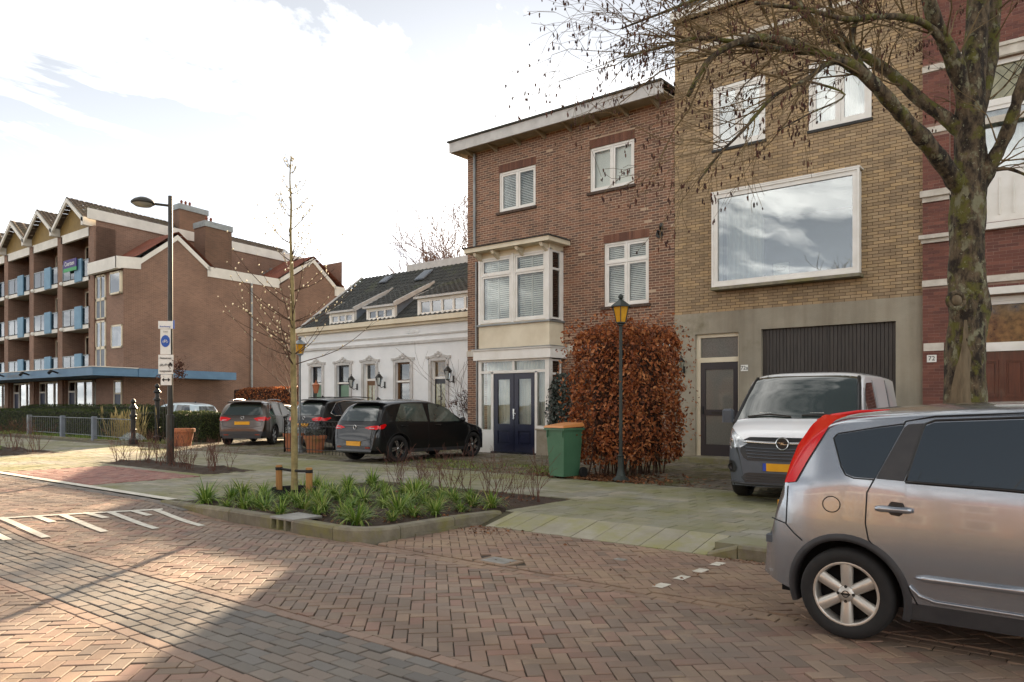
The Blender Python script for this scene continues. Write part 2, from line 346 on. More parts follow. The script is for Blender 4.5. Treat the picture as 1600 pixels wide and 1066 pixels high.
# street furniture
M('iron', L(32,33,32), c2=L(44,42,38), scale=12, rough=.45, metal=.3, rvar=.12)
M('post_green', L(58,66,62), c2=L(44,50,48), scale=6, rough=.5, metal=.3)
M('galv', L(130,136,138), c2=L(108,114,116), scale=6, rough=.45, metal=.6, rvar=.1)
M('lamp_post', L(62,60,54), c2=L(46,46,42), scale=4, rough=.5, metal=.3)
M('sign_white', L(232,232,226), c2=L(220,220,212), scale=6, rough=.45); M('sign_blue', L(30,84,170), rough=.4); M('sign_black', L(20,20,20), rough=.5); M('sign_grey', L(120,120,118), rough=.5)
M('terracotta', L(178,112,78), c2=L(156,96,66), scale=5, rough=.85, bump=.2, bscale=30, moss=L(120,110,60), mossamt=.3, mossscale=3)
M('bin_green', L(74,116,88), c2=L(64,104,78), scale=3, rough=.45, bump=.1, bscale=120)
M('bin_lid', L(206,140,80), c2=L(190,126,72), scale=4, rough=.5)
M('rubber', L(24,24,24), rough=.8, bump=.1)
M('wood_stake', L(176,132,78), c2=L(146,104,60), scale=6, rough=.85, stretch=(6, 6, .5), bump=.3)
M('strap', L(26,26,26), rough=.85)
M('bark_young', L(156,142,98), c2=L(112,100,66), scale=9, rough=.9, bump=.4, bscale=40)
M('bark_old_plain', L(72,60,44), c2=L(46,38,28), scale=5, rough=.95, bump=1., bscale=28, moss=L(96,98,42), mossamt=.55, mossscale=2.6)
M('bark_branch', L(66,54,40), c2=L(46,40,30), scale=6, rough=.95, bump=.8, bscale=30, moss=L(92,90,38), mossamt=.5, mossscale=2)
M('twig', L(86,64,48), c2=L(64,48,38), scale=8, rough=.9)
M('twig_red', L(104,68,56), c2=L(84,56,46), scale=8, rough=.9)
M('twig_olive', L(118,100,66), c2=L(92,74,52), scale=3, rough=.9)
M('far_twig', L(120,96,84), rough=.9)
M('bark_heart', L(118,104,82), c2=L(88,76,58), scale=7, rough=.9, bump=.6, bscale=30, stretch=(3, 3, .6))
def barkmat(name):
    m = M(name, L(70,58,44), rough=.95); t = m.node_tree; N = t.nodes; K = t.links; b = N['Principled BSDF']; g = N.new('ShaderNodeNewGeometry')
    def nz(sc, st=(1, 1, 1), det=8, ro=.65):
        mp = N.new('ShaderNodeMapping'); mp.inputs['Scale'].default_value = st; K.new(g.outputs['Position'], mp.inputs[0]); n = N.new('ShaderNodeTexNoise'); n.inputs['Scale'].default_value = sc; n.inputs['Detail'].default_value = det; n.inputs['Roughness'].default_value = ro; K.new(mp.outputs[0], n.inputs['Vector']); return n.outputs['Fac']
    def rmp(i, a, c):
        r = N.new('ShaderNodeValToRGB'); r.color_ramp.elements[0].position = a; r.color_ramp.elements[1].position = c; K.new(i, r.inputs[0]); return r.outputs[0]
    def mx(f, a, c):
        n = N.new('ShaderNodeMix'); n.data_type = 'RGBA'; K.new(f, n.inputs[0])
        for k, v in ((6, a), (7, c)):
            if isinstance(v, tuple): n.inputs[k].default_value = v
            else: K.new(v, n.inputs[k])
        return n.outputs[2]
    col = mx(rmp(nz(11, (1, 1, .45)), .42, .6), L(38,31,24), L(104,90,70)); col = mx(rmp(nz(4.2), .52, .60), col, L(92,90,40)); col = mx(rmp(nz(6.5, (1, 1, .7)), .56, .62), col, L(122,120,96)); col = mx(rmp(nz(26), .62, .68), col, L(146,146,122)); K.new(col, b.inputs['Base Color'])
    bp = N.new('ShaderNodeBump'); bp.inputs['Strength'].default_value = 1; bp.inputs['Distance'].default_value = .035; K.new(nz(16, (1, 1, .4), 6), bp.inputs['Height']); K.new(bp.outputs[0], b.inputs['Normal'])
barkmat('bark_old')
leafmat('beech_leaf', [L(164,98,56), L(138,78,44), L(182,116,68), L(112,64,40), L(152,92,60), L(196,134,86), L(88,54,38), L(160,90,48)])
leafmat('litter_leaf', [L(120,80,52), L(98,64,44), L(140,96,64), L(84,60,44), L(150,110,76), L(110,76,54)], tr=.15)
leafmat('hedge_leaf', [L(62,76,34), L(48,62,28), L(74,86,40), L(40,52,26), L(84,90,44), L(56,68,34)])
leafmat('ivy_leaf', [L(62,70,62), L(48,58,50), L(78,86,78), L(40,48,42), L(90,98,90), L(54,62,54)], rough=.35, tr=.12)
leafmat('grass_blade', [L(104,134,50), L(86,118,44), L(128,152,64), L(74,104,42), L(146,166,86), L(164,168,100)])
leafmat('bud', [L(214,206,176), L(198,190,158), L(222,216,190)])
leafmat('catkin', [L(84,56,48), L(70,46,40), L(98,64,52), L(60,42,38), L(92,70,54)], rough=.8, tr=.1)
leafmat('straw', [L(190,170,110), L(170,150,96), L(204,186,128)])
leafmat('silver_leaf', [L(170,178,176), L(150,160,158), L(190,196,190)])
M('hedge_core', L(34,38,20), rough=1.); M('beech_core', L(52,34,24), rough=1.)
# lamps
def emit(name, c, e, base=None):
    m = M(name, base or c, rough=.4); b = m.node_tree.nodes['Principled BSDF']; b.inputs['Emission Color'].default_value = c; b.inputs['Emission Strength'].default_value = e; return m
M('amber_glass', L(214,160,40), c2=L(190,136,34), scale=8, rough=.25)
M('clear_lantern', L(170,172,168), rough=.2)
# cars
def paint(name, c, metal=.0, flake=.0, rough=.28):
    m = M(name, c, rough=rough, metal=metal, coat=1.0, spec=.5); return m
paint('silver_paint', L(156,162,170), metal=.8, rough=.24)
paint('van_white', L(238,241,244), rough=.4)
paint('black_paint', L(14,15,17), metal=.0, rough=.35); MATS['black_paint'].node_tree.nodes['Principled BSDF'].inputs['Coat Weight'].default_value = .6; MATS['black_paint'].node_tree.nodes['Principled BSDF'].inputs['Specular IOR Level'].default_value = .2
paint('dark_grey_paint', L(56,58,62), metal=.6, rough=.3)
paint('brown_paint', L(72,62,54), metal=.6, rough=.28)
paint('iceblue_paint', L(180,198,206), metal=.3, rough=.3)
paint('navy_paint', L(40,44,56), metal=.4, rough=.3)
M('plastic_dark', L(44,45,48), c2=L(54,54,56), scale=10, rough=.6, bump=.15, bscale=200)
M('plastic_grey', L(78,84,92), c2=L(68,74,82), scale=5, rough=.5, bump=.1, bscale=200)
M('plastic_black', L(18,18,19), rough=.4)
M('seam', L(14,14,15), rough=.8)
m = M('car_glass', L(22,36,46), rough=.015, spec=1.0, coat=1.0)  # opaque; the blue base colour stands in for part of the sky reflection
M('car_glass_light', L(88,100,94), c2=L(50,60,56), scale=2.2, rough=.04, spec=.8, coat=1.)  # opaque; pale green colour imitates daylight seen through from the far side
M('car_glass_green', L(34,46,42), rough=.03, spec=.9, coat=1.)
M('red_lens', L(206,10,16), rough=.15, coat=.35, spec=.4)
M('red_lens_dark', L(120,10,14), rough=.15, coat=1.)
M('white_lens', L(200,204,206), c2=L(130,136,140), scale=14, rough=.08, coat=1., metal=.4)
M('plate_yellow', L(226,164,24), c2=L(214,150,22), scale=5, rough=.4); M('plate_blue', L(40,70,170), rough=.4)
M('tyre', L(26,26,27), c2=L(34,33,32), scale=20, rough=.85, bump=.4, bscale=60)
M('alloy', L(196,192,184), c2=L(180,176,168), scale=6, rough=.35, metal=.6)
M('alloy_dark', L(54,55,58), rough=.3, metal=.7)
M('alloy_cut', L(170,170,172), rough=.25, metal=.9)
M('underbody', L(12,12,12), rough=.95)
glassmat('glass', (.94,.97,.96,1), .0, warp=.03, ior=1.42)
glassmat('glass_dark', (.6,.65,.63,1), .08, warp=.04)
glassmat('glass_big', (.9,.95,.94,1), .17, warp=.05)
M('leaded_glass', L(150,146,112), c2=L(120,118,88), scale=6, rough=.15, coat=.6)
M('frosted', L(96,98,92), c2=L(74,76,72), scale=40, rough=.35, bump=.5, bscale=120, coat=.4)
M('painted_reflect', L(128,104,66), c2=L(44,38,28), scale=7, rough=.15, coat=.8)  # fanlight pane with a yellow reflection mottled into its dark colour
# ================================================================= ground
def hump(x):
    t = np.clip((-9.25-np.asarray(x, float))/2.3, 0, 1); return .11*t*t*(3-2*t)
PV = .12
def flat(x, y): return np.full(np.shape(x), PV)
def zroad(x, y): return hump(x)
def ramp_z(x, y): return np.clip((np.asarray(y)-7.38)/.6, 0, 1)*.12
b = MB(); b.quad((-900, -700, -.06), (700, -700, -.06), (700, 900, -.06), (-900, 900, -.06))
tag(b.build('ground', 'ground'), kind='structure')
def sheet(name, x0, x1, y0, y1, zf, mat, dz=-.014, nx=40):
    b = MB(); xs = np.linspace(x0, x1, nx+1); z = [float(zf(np.array(x), np.array(y0)))+dz for x in xs]
    for i in range(nx): b.quad((xs[i], y0, z[i]), (xs[i+1], y0, z[i+1]), (xs[i+1], y1, z[i+1]), (xs[i], y1, z[i]))
    return tag(b.build(name, mat), kind='structure')
def herring(x0, x1, y0, y1, w=.1, ang=45.):
    a = R(ang); cx, cy = (x0+x1)/2, (y0+y1)/2; rad = math.hypot(x1-x0, y1-y0)/2+.5; n = int(rad/w)+2
    I, J = np.meshgrid(np.arange(-n, n), np.arange(-n, n), indexing='ij'); v = (I+J) % 4
    H = v == 0; V = v == 2
    u = np.concatenate([(I[H]+1)*w, (I[V]+.5)*w]); q = np.concatenate([(J[H]+.5)*w, (J[V]+1)*w])
    an = np.concatenate([np.full(H.sum(), a), np.full(V.sum(), a+math.pi/2)])
    X = cx+u*math.cos(a)-q*math.sin(a); Y = cy+u*math.sin(a)+q*math.cos(a)
    return X, Y, np.full(len(X), w), np.full(len(X), w/2), an
def stretcher(x0, x1, y0, y1, l=.2, w=.1, along='x', bond=.5):
    X = []; Y = []; A = []; 
    if along == 'x':
        for k in range(int(round((y1-y0)/w))):
            o = (k % 2)*bond*l; n = int((x1-x0)/l)+2
            for i in range(n): X.append(x0-l/2+o+i*l); Y.append(y0+w*(k+.5)); A.append(0)
    else:
        for k in range(int(round((x1-x0)/w))):
            o = (k % 2)*bond*l; n = int((y1-y0)/l)+2
            for i in range(n): X.append(x0+w*(k+.5)); Y.append(y0-l/2+o+i*l); A.append(math.pi/2)
    return np.array(X), np.array(Y), np.full(len(X), l/2), np.full(len(X), w/2), np.array(A, float)
def clip(poly, planes):
    for (a, bb, c) in planes:      # keep a*x+b*y<=c
        out = []
        for i in range(len(poly)):
            p, q = poly[i], poly[(i+1) % len(poly)]; dp = a*p[0]+bb*p[1]-c; dq = a*q[0]+bb*q[1]-c
            if dp <= 0: out.append(p)
            if dp*dq < 0:
                t = dp/(dp-dq); out.append((p[0]+t*(q[0]-p[0]), p[1]+t*(q[1]-p[1])))
        poly = out
        if len(poly) < 3: return []
    return poly
def rect_planes(x0, x1, y0, y1): return [(-1, 0, -x0), (1, 0, x1), (0, -1, -y0), (0, 1, y1)]
def pave(piece, cells, planes, zf, mat, parent, gap=.0035, cham=.006, h=.045, holes=(), nind=300, jz=.0025, maxd=60., minpx=0):
    X, Y, A, B, T = cells; keep = np.ones(len(X), bool)
    r = np.hypot(A, B); full = np.ones(len(X), bool)
    for (a, bb, c) in planes:
        dv = a*X+bb*Y-c; nrm = math.hypot(a, bb); keep &= dv < r*nrm; 
    ca, sa = np.cos(T), np.sin(T)
    corners = np.stack([np.stack([X+sx*A*ca-sy*B*sa, Y+sx*A*sa+sy*B*ca], -1) for sx, sy in ((-1,-1),(1,-1),(1,1),(-1,1))], 1)
    for (a, bb, c) in planes: full &= (a*corners[:, :, 0]+bb*corners[:, :, 1] <= c+1e-4).all(1)
    for (hx0, hx1, hy0, hy1) in holes: keep &= ~((X > hx0) & (X < hx1) & (Y > hy0) & (Y < hy1))
    d, l = view(X, Y); keep &= (d > -2.5) & (d < maxd) & (np.abs(l) < np.maximum(d, 0)*.72+2.5)
    fi = np.where(keep & full)[0]; ci = np.where(keep & ~full)[0]
    inview = (d[fi] > 4.2) & (np.abs(l[fi]) < d[fi]*.66)
    order = np.argsort(np.where(inview, d[fi], 1e6)); ni = min(nind, int(inview.sum())); ind = fi[order[:ni]]; rest = fi[order[ni:]]
    jit = RNG.normal(0, jz, len(X)); tx = RNG.normal(0, .006, len(X)); ty = RNG.normal(0, .006, len(X)); rt = RNG.normal(0, .006, len(X))
    def geo(idx, local=False):
        n = len(idx); P = np.zeros((n, 12, 3))
        for k, (z, ins) in enumerate(((-h, 0), (-cham*.6, 0), (0, cham))):
            for q, (sx, sy) in enumerate(((-1,-1),(1,-1),(1,1),(-1,1))):
                u = sx*(A[idx]-gap-ins); w = sy*(B[idx]-gap-ins); t = T[idx]+rt[idx]
                gx = X[idx]+u*np.cos(t)-w*np.sin(t); gy = Y[idx]+u*np.sin(t)+w*np.cos(t)
                P[:, k*4+q, 0] = gx; P[:, k*4+q, 1] = gy; P[:, k*4+q, 2] = zf(gx, gy)+z+jit[idx]+u*tx[idx]+w*ty[idx]
        return P
    FQ = np.array([(8,9,10,11)]+[(4+i, 4+(i+1) % 4, 8+(i+1) % 4, 8+i) for i in range(4)]+[(i, (i+1) % 4, 4+(i+1) % 4, 4+i) for i in range(4)])
    if len(rest):
        P = geo(rest); F = (FQ[None]+(np.arange(len(rest))*12)[:, None, None]).reshape(-1, 4); tn = np.repeat(RNG.random(len(rest)), 9)
        tag(raw(piece+'s', P, F, mat, parent, tint=tn), kind='stuff')
    if len(ci):
        b = MB()
        for i in ci:
            s = 1-gap/B[i]; cc = [(X[i]+(px-X[i])*s, Y[i]+(py-Y[i])*s) for px, py in corners[i]]
            pl = clip(cc, planes)
            if len(pl) < 3: continue
            ar = abs(sum(pl[k][0]*pl[(k+1) % len(pl)][1]-pl[(k+1) % len(pl)][0]*pl[k][1] for k in range(len(pl))))/2
            if ar < .0012: continue
            b.tint = random.random(); z = jit[i]
            top = [(px, py, float(zf(np.array(px), np.array(py)))+z) for px, py in pl]; bot = [(px, py, q-h) for (px, py, q) in top]; m = len(pl)
            b.add(top+bot, [tuple(range(m))]+[(k+m, (k+1) % m+m, (k+1) % m, k) for k in range(m)])
        if b.f: tag(b.build('cut_'+piece+'s', mat, parent), kind='stuff')
    if len(ind):
        # individuals share one mesh; a slight slope of the hump is ignored on them except for their height and tilt
        u, w = A[ind[0]]-gap, B[ind[0]]-gap; vs = []
        for z, ins in ((-h, 0), (-cham*.6, 0), (0, cham)):
            for sx, sy in ((-1,-1),(1,-1),(1,1),(-1,1)): vs.append((sx*(u-ins), sy*(w-ins), z))
        me = bpy.data.meshes.new(piece); me.from_pydata(vs, [], [tuple(f) for f in FQ]); me.materials.append(MATS[mat])
        for i in ind:
            o = bpy.data.objects.new(piece, me); COL.objects.link(o); o.parent = parent; t = T[i]+rt[i]
            dx = .02; z0 = float(zf(np.array(X[i]), np.array(Y[i]))); sl = (float(zf(np.array(X[i]+dx), np.array(Y[i])))-float(zf(np.array(X[i]-dx), np.array(Y[i]))))/(2*dx); sy2 = (float(zf(np.array(X[i]), np.array(Y[i]+dx)))-float(zf(np.array(X[i]), np.array(Y[i]-dx))))/(2*dx)
            nrm = Vector((-sl, -sy2, 1)).normalized(); q = Vector((0, 0, 1)).rotation_difference(nrm)
            o.rotation_mode = 'QUATERNION'; o.rotation_quaternion = q @ Matrix.Rotation(t, 3, 'Z').to_quaternion() @ Matrix.Rotation(ty[i], 3, 'X').to_quaternion() @ Matrix.Rotation(-tx[i], 3, 'Y').to_quaternion()
            o.location = Vector((X[i], Y[i], z0+jit[i]))-Vector(ROOT[parent])
# --- road
road = sheet('road', -90, 40, -9, 5.66, zroad, 'joint_sand', nx=260)
pave('paving_brick', herring(-34, 6, 3.4, 5.48), rect_planes(-34, 6, 3.42, 5.46), zroad, 'road_brick', road, nind=300)
pave('lane_brick', herring(-34, 6, -1.5, 2.36), rect_planes(-34, 6, -1.5, 2.36), zroad, 'road_brick', road, nind=120)
pave('divider_brick', stretcher(-34, 6, 2.47, 3.31, .21, .105), rect_planes(-34, 6, 2.46, 3.32), zroad, 'band_brick', road, nind=300)
for y in (2.415, 3.37):
    pave('border_brick', stretcher(-34, 6, y-.05, y+.05, .21, .1), rect_planes(-34, 6, y-.055, y+.055), zroad, 'edge_brick', road, nind=60)
pave('gutter_brick', stretcher(-10.4, 6, 5.47, 5.66, .2, .095), rect_planes(-10.4, 6, 5.465, 5.665), lambda x, y: zroad(x, y)-.006, 'bay_brick', road, nind=80)
pave('gutter_brick', stretcher(-60, -10.4, 5.47, 5.66, .2, .095), rect_planes(-60, -10.4, 5.465, 5.665), zroad, 'band_brick', road, nind=0)
# far carriageway beyond the built bricks: one flush sheet of the same brick colours
b = MB(); b.quad((-90, -9, .105), (-34, -9, .105), (-34, 5.46, .105), (-90, 5.46, .105)); b.build('far_paving', 'road_brick', road)
# --- parking bay between gutter and kerb
bay = sheet('parking_bay', -6.6, 30, 5.66, 7.42, lambda x, y: np.zeros(np.shape(x)), 'joint_sand', nx=4)
zero = lambda x, y: np.zeros(np.shape(x))
pave('bay_brick', herring(-6.6, 6, 5.66, 7.4, .1), rect_planes(-6.56, 6, 5.67, 7.38), zero, 'bay_brick', bay, nind=300, holes=[(-5.15, -4.62, 5.67, 5.98)])
# --- pavement and forecourt
pav = sheet('pavement', -90, 30, 5.66, 12.35, lambda x, y: np.full(np.shape(x), PV), 'joint_moss', nx=2)
pav.data.clear_geometry()
bb = MB()
for (x0, x1, y0, y1) in ((-90, -10.95, 5.66, 12.35), (-10.95, -6.6, 9.62, 12.35), (-6.6, 30, 7.98, 12.35)):
    bb.quad((x0, y0, PV-.014), (x1, y0, PV-.014), (x1, y1, PV-.014), (x0, y1, PV-.014))
pav.data.from_pydata(bb.v, [], bb.f)
BED2 = (-19.8, -14.7, 8.25, 9.4); BED3 = (-42, -24.5, 7.6, 9.35); REDA = (-18.55, -14.4, 5.85, 7.95)
hol = [BED2, BED3, (REDA[0], REDA[1], REDA[2], REDA[3])]
tile = lambda x0, x1, y0, y1: stretcher(x0, x1, y0, y1, .3, .3)
pave('paving_tile', tile(-6.6, 5, 7.99, 12.34), rect_planes(-6.6, 5, 7.99, 12.34), flat, 'concrete_tile', pav, nind=200, gap=.0045, cham=.007, jz=.002)
pave('paving_tile', tile(-10.95, -6.6, 9.63, 12.34), rect_planes(-10.95, -6.602, 9.63, 12.34), flat, 'concrete_tile', pav, nind=50, gap=.0045, cham=.007, jz=.002)
pave('paving_tile', stretcher(-52, -10.95, 5.83, 12.34, .3, .15), rect_planes(-52, -10.952, 5.83, 12.34), flat, 'concrete_tile', pav, nind=50, gap=.004, cham=.006, jz=.002, holes=hol)
pave('red_paving_brick', herring(*REDA), rect_planes(*REDA), lambda x, y: flat(x, y)+.004, 'red_brick_paving', pav, nind=0)
fc = sheet('driveway', -60, 30, 12.35, 18.02, lambda x, y: np.full(np.shape(x), PV), 'joint_moss', nx=2)
pave('drive_brick', stretcher(-32, -2, 12.36, 18.0, .21, .105, along='y'), rect_planes(-32, 3, 12.37, 18.0), flat, 'drive_brick', fc, nind=300, jz=.004, gap=.005)
b = MB(); b.quad((-60, 18.02, PV-.012), (-16.5, 18.02, PV-.012), (-16.5, 40, PV-.012), (-60, 40, PV-.012)); tag(b.build('forecourt', 'drive_brick'), kind='structure')
# --- kerb round the front bed, ramp slabs, kerb by the parked car
def kerb_pts():
    pts = [(-11.3, 5.6)] + [(x, 5.58) for x in (-10.3, -9.35)] + [(-8.45, 5.56), (-7.6, 5.54)]
    return pts
kb = MB(); kb.box(-11.2, -6.9, 5.62, 5.72, -.1, .03); kb.box(-6.62, -6.56, 6.3, 8.0, -.1, .03); kb.box(-3.4, 14, 7.5, 7.56, -.1, .03)
kerb = tag(kb.build('kerb', 'kerb'), kind='structure')
def kerb_stone(pl, z_a, z_b, w=.15, name='kerb_stone'):
    """pl: outer polyline (street side on its right), top heights along it"""
    b = MB(); n = len(pl); V = []
    for i, p in enumerate(pl):
        a = np.array(pl[max(i-1, 0)]); c = np.array(pl[min(i+1, n-1)]); d = (c-a)/np.linalg.norm(c-a); nr = np.array((-d[1], d[0]))
        t = i/(n-1); z = z_a+(z_b-z_a)*t; p = np.array(p)
        for off, zz in ((0, -.05), (-.0, z-.03), (.022, z-.004), (.045, z), (w-.006, z), (w, z-.006), (w, -.05)): V.append((*(p+nr*off), zz))
    m = 7; F = []
    for i in range(n-1):
        for j in range(m-1): F.append((i*m+j, (i+1)*m+j, (i+1)*m+j+1, i*m+j+1))
    F += [tuple(range(m))[::1], tuple(range((n-1)*m, n*m))[::-1]]
    b.add(V, F); b.tint = random.random(); return b.build(name, 'kerb', kerb)
xs = [-11.25, -10.3, -9.36, -8.42]
hz = [.122, .135, .15, .15]
for i in range(3): kerb_stone([(xs[i]+.005, 5.56), (xs[i+1]-.005, 5.56)], hz[i], hz[i+1])
kerb_stone([(-7.93, 5.56), (-7.16, 5.55)], .15, .15)
arc = [(-7.1+.52*math.cos(t), 6.07+.52*math.sin(t)) for t in np.linspace(-math.pi/2, 0, 10)]
kerb_stone([(-7.15, 5.55)]+arc[1:], .15, .15)
kerb_stone([(-6.58, 6.08), (-6.58, 6.98)], .15, .145); kerb_stone([(-6.58, 6.99), (-6.58, 7.9)], .145, .125)
# drain box with three openings in the kerb face
dr = thing('kerb_drain', 'grey kerb inlet with three dark openings in the front bed edge', 'drain', (-8.17, 5.56, 0))
b = MB(); b.bbox(-8.42, -7.93, 5.56, 6.0, .125, .152, .006); b.build('lid', 'metal_cover', dr)
b = MB()
for x in (-8.42, -8.27, -8.12, -7.97): b.box(x, x+.04, 5.56, 5.75, -.04, .125)
b.box(-8.42, -7.93, 5.575, 5.75, -.05, -.0); b.build('grille', 'kerb', dr)
b = MB(); b.box(-8.4, -7.95, 5.7, 5.73, 0, .124); b.build('back_wall', 'underbody', dr)
# ramp slabs
rx = [-6.42, -6.28, -6.0, -5.7, -5.41, -5.11, -4.81, -4.5, -4.2, -3.9, -3.58, -3.42]
for i in range(len(rx)-1):
    b = MB(); x0, x1 = rx[i]+.004, rx[i+1]-.004
    dz = random.uniform(-.003, .003)
    P = [(x0, 7.385, .006+dz), (x1, 7.385, .006+dz), (x1, 7.985, .124+dz), (x0, 7.985, .124+dz)]; Q = [(p[0], p[1], p[2]-.06) for p in P]
    b.add(P+Q, [(0,1,2,3),(4,5,1,0),(5,6,2,1),(6,7,3,2),(7,4,0,3)]); b.build('ramp_slab', 'ramp_slab', pav)
b = MB(); b.quad((-6.6, 7.38, -.016), (-3.38, 7.38, -.016), (-3.38, 7.99, .1), (-6.6, 7.99, .1)); b.build('ramp_bed', 'joint_moss', pav)
kerb_stone([(-3.42, 7.40), (-3.1, 7.40)], .03, .13); x = -3.09
while x < 5: kerb_stone([(x, 7.40), (x+.99, 7.40)], .135, .135); x += 1.0
b = MB(); b.box(-3.4, 12, 7.55, 7.99, 0, PV-.002); b.build('verge_slab', 'concrete_tile', pav)
# --- soil beds
def bed(x0, x1, y0, y1, z, hfun=.035, poly=None):
    nx, ny = int((x1-x0)/.14)+2, int((y1-y0)/.14)+2
    xs, ys = np.linspace(x0, x1, nx), np.linspace(y0, y1, ny); XX, YY = np.meshgrid(xs, ys, indexing='ij')
    ZZ = z+RNG.normal(0, hfun*.5, XX.shape)+hfun*np.sin(XX*3.1)*np.cos(YY*2.7)
    ed = np.minimum(np.minimum(XX-x0, x1-XX), np.minimum(YY-y0, y1-YY)); ZZ = np.where(ed < .02, z-.02, ZZ)
    if poly is not None: XX, YY = poly(XX, YY)
    V = np.stack([XX, YY, ZZ], -1).reshape(-1, 3); I = np.arange(nx*ny).reshape(nx, ny)
    F = np.stack([I[:-1, :-1], I[1:, :-1], I[1:, 1:], I[:-1, 1:]], -1).reshape(-1, 4)
    return tag(raw('planting_bed', V, F, 'soil', smooth=True), kind='structure')
def roundc(X, Y):     # pull the square corner in under the rounded kerb
    cx, cy, r = -7.1, 6.07, .44
    m = (X > cx) & (Y < cy); dx, dy = X-cx, cy-Y; mx_ = np.maximum(dx, dy); L2 = np.hypot(dx, dy); s = np.where(L2 > 1e-6, mx_/np.maximum(L2, 1e-6), 1)
    return np.where(m, cx+dx*s, X), np.where(m, cy-dy*s, Y)
bed(-10.95, -6.66, 5.63, 9.63, .105, .03, roundc); bed(*BED2, .13); bed(*BED3, .13)
# --- painted markings, each a thin layer on the bricks
def mark(pts, zf, name, n=1, dz=.0075):
    b = MB(); (a, c, w) = pts; a = np.array(a); c = np.array(c); d = c-a; L_ = np.linalg.norm(d); d = d/L_; nr = np.array((-d[1], d[0]))*w/2; k = max(1, int(L_/.3))
    for i in range(k):
        p, q = a+d*L_*i/k, a+d*L_*(i+1)/k
        b.quad(*[(*r, float(zf(np.array(r[0]), np.array(r[1])))+dz) for r in (p-nr, q-nr, q+nr, p+nr)])
    return tag(b.build(name, 'paint_white'), kind='structure')
mark(((-60, 5.75), (-11.2, 5.74), .16), flat, 'road_edge_line')
mark(((-11.62, 2.0), (-10.62, 5.3), .09), zroad, 'hump_marking')
for a, c in (((-11.5,2.45),(-9.95,2.45)),((-11.42,2.8),(-10.75,2.8)),((-11.3,3.14),(-9.85,3.14)),((-11.23,3.49),(-9.73,3.49)),((-11.1,3.84),(-10.55,3.86)),((-11.0,4.12),(-9.64,4.1)),((-10.95,4.40),(-10.45,4.46)),((-10.8,4.66),(-9.43,4.62)),((-10.75,4.93),(-10.3,4.96)),((-10.62,5.2),(-9.2,5.1))):
    mark((a, c, .095), zroad, 'hump_marking', dz=.009)
for t in (0, 1, 2, 3):
    y = 5.9+t*.38; mark(((-3.14, y-.085), (-3.14, y+.085), .1), zero, 'bay_marking', dz=.005)
mc = thing('inlet_cover', 'pale square metal cover set in the parking bay bricks', 'manhole cover', (-4.88, 5.82, 0))
b = MB(); b.bbox(-5.1, -4.68, 5.69, 5.96, -.03, .004, .004); b.build('frame', 'bay_brick', mc)
b = MB(); b.bbox(-5.04, -4.74, 5.72, 5.93, -.02, .009, .004); b.build('lid', 'metal_cover', mc)
b = MB(); b.bbox(-4.05, -3.93, 6.6, 6.68, -.02, .006, .003); tag(b.build('valve_cover', 'metal_cover', origin=(-4, 6.64, 0)), 'small grey valve cover in the bay bricks beside the ramp', 'valve cover')
# ================================================================= facade tools
def wall_panel(b, x0, x1, z0, z1, y, holes, depth=.12):
    xs = sorted({x0, x1, *[min(max(h[i], x0), x1) for h in holes for i in (0, 1)]}); zs = sorted({z0, z1, *[min(max(h[i], z0), z1) for h in holes for i in (2, 3)]})
    for i in range(len(xs)-1):
        for j in range(len(zs)-1):
            cx, cz = (xs[i]+xs[i+1])/2, (zs[j]+zs[j+1])/2
            if any(h[0] < cx < h[1] and h[2] < cz < h[3] for h in holes): continue
            b.quad((xs[i], y, zs[j]), (xs[i+1], y, zs[j]), (xs[i+1], y, zs[j+1]), (xs[i], y, zs[j+1]))
    for (a, c, e, f) in holes:
        b.quad((a, y, e), (a, y+depth, e), (a, y+depth, f), (a, y, f)); b.quad((c, y+depth, e), (c, y, e), (c, y, f), (c, y+depth, f))
        b.quad((a, y, f), (a, y+depth, f), (c, y+depth, f), (c, y, f)); b.quad((a, y+depth, e), (a, y, e), (c, y, e), (c, y+depth, e))
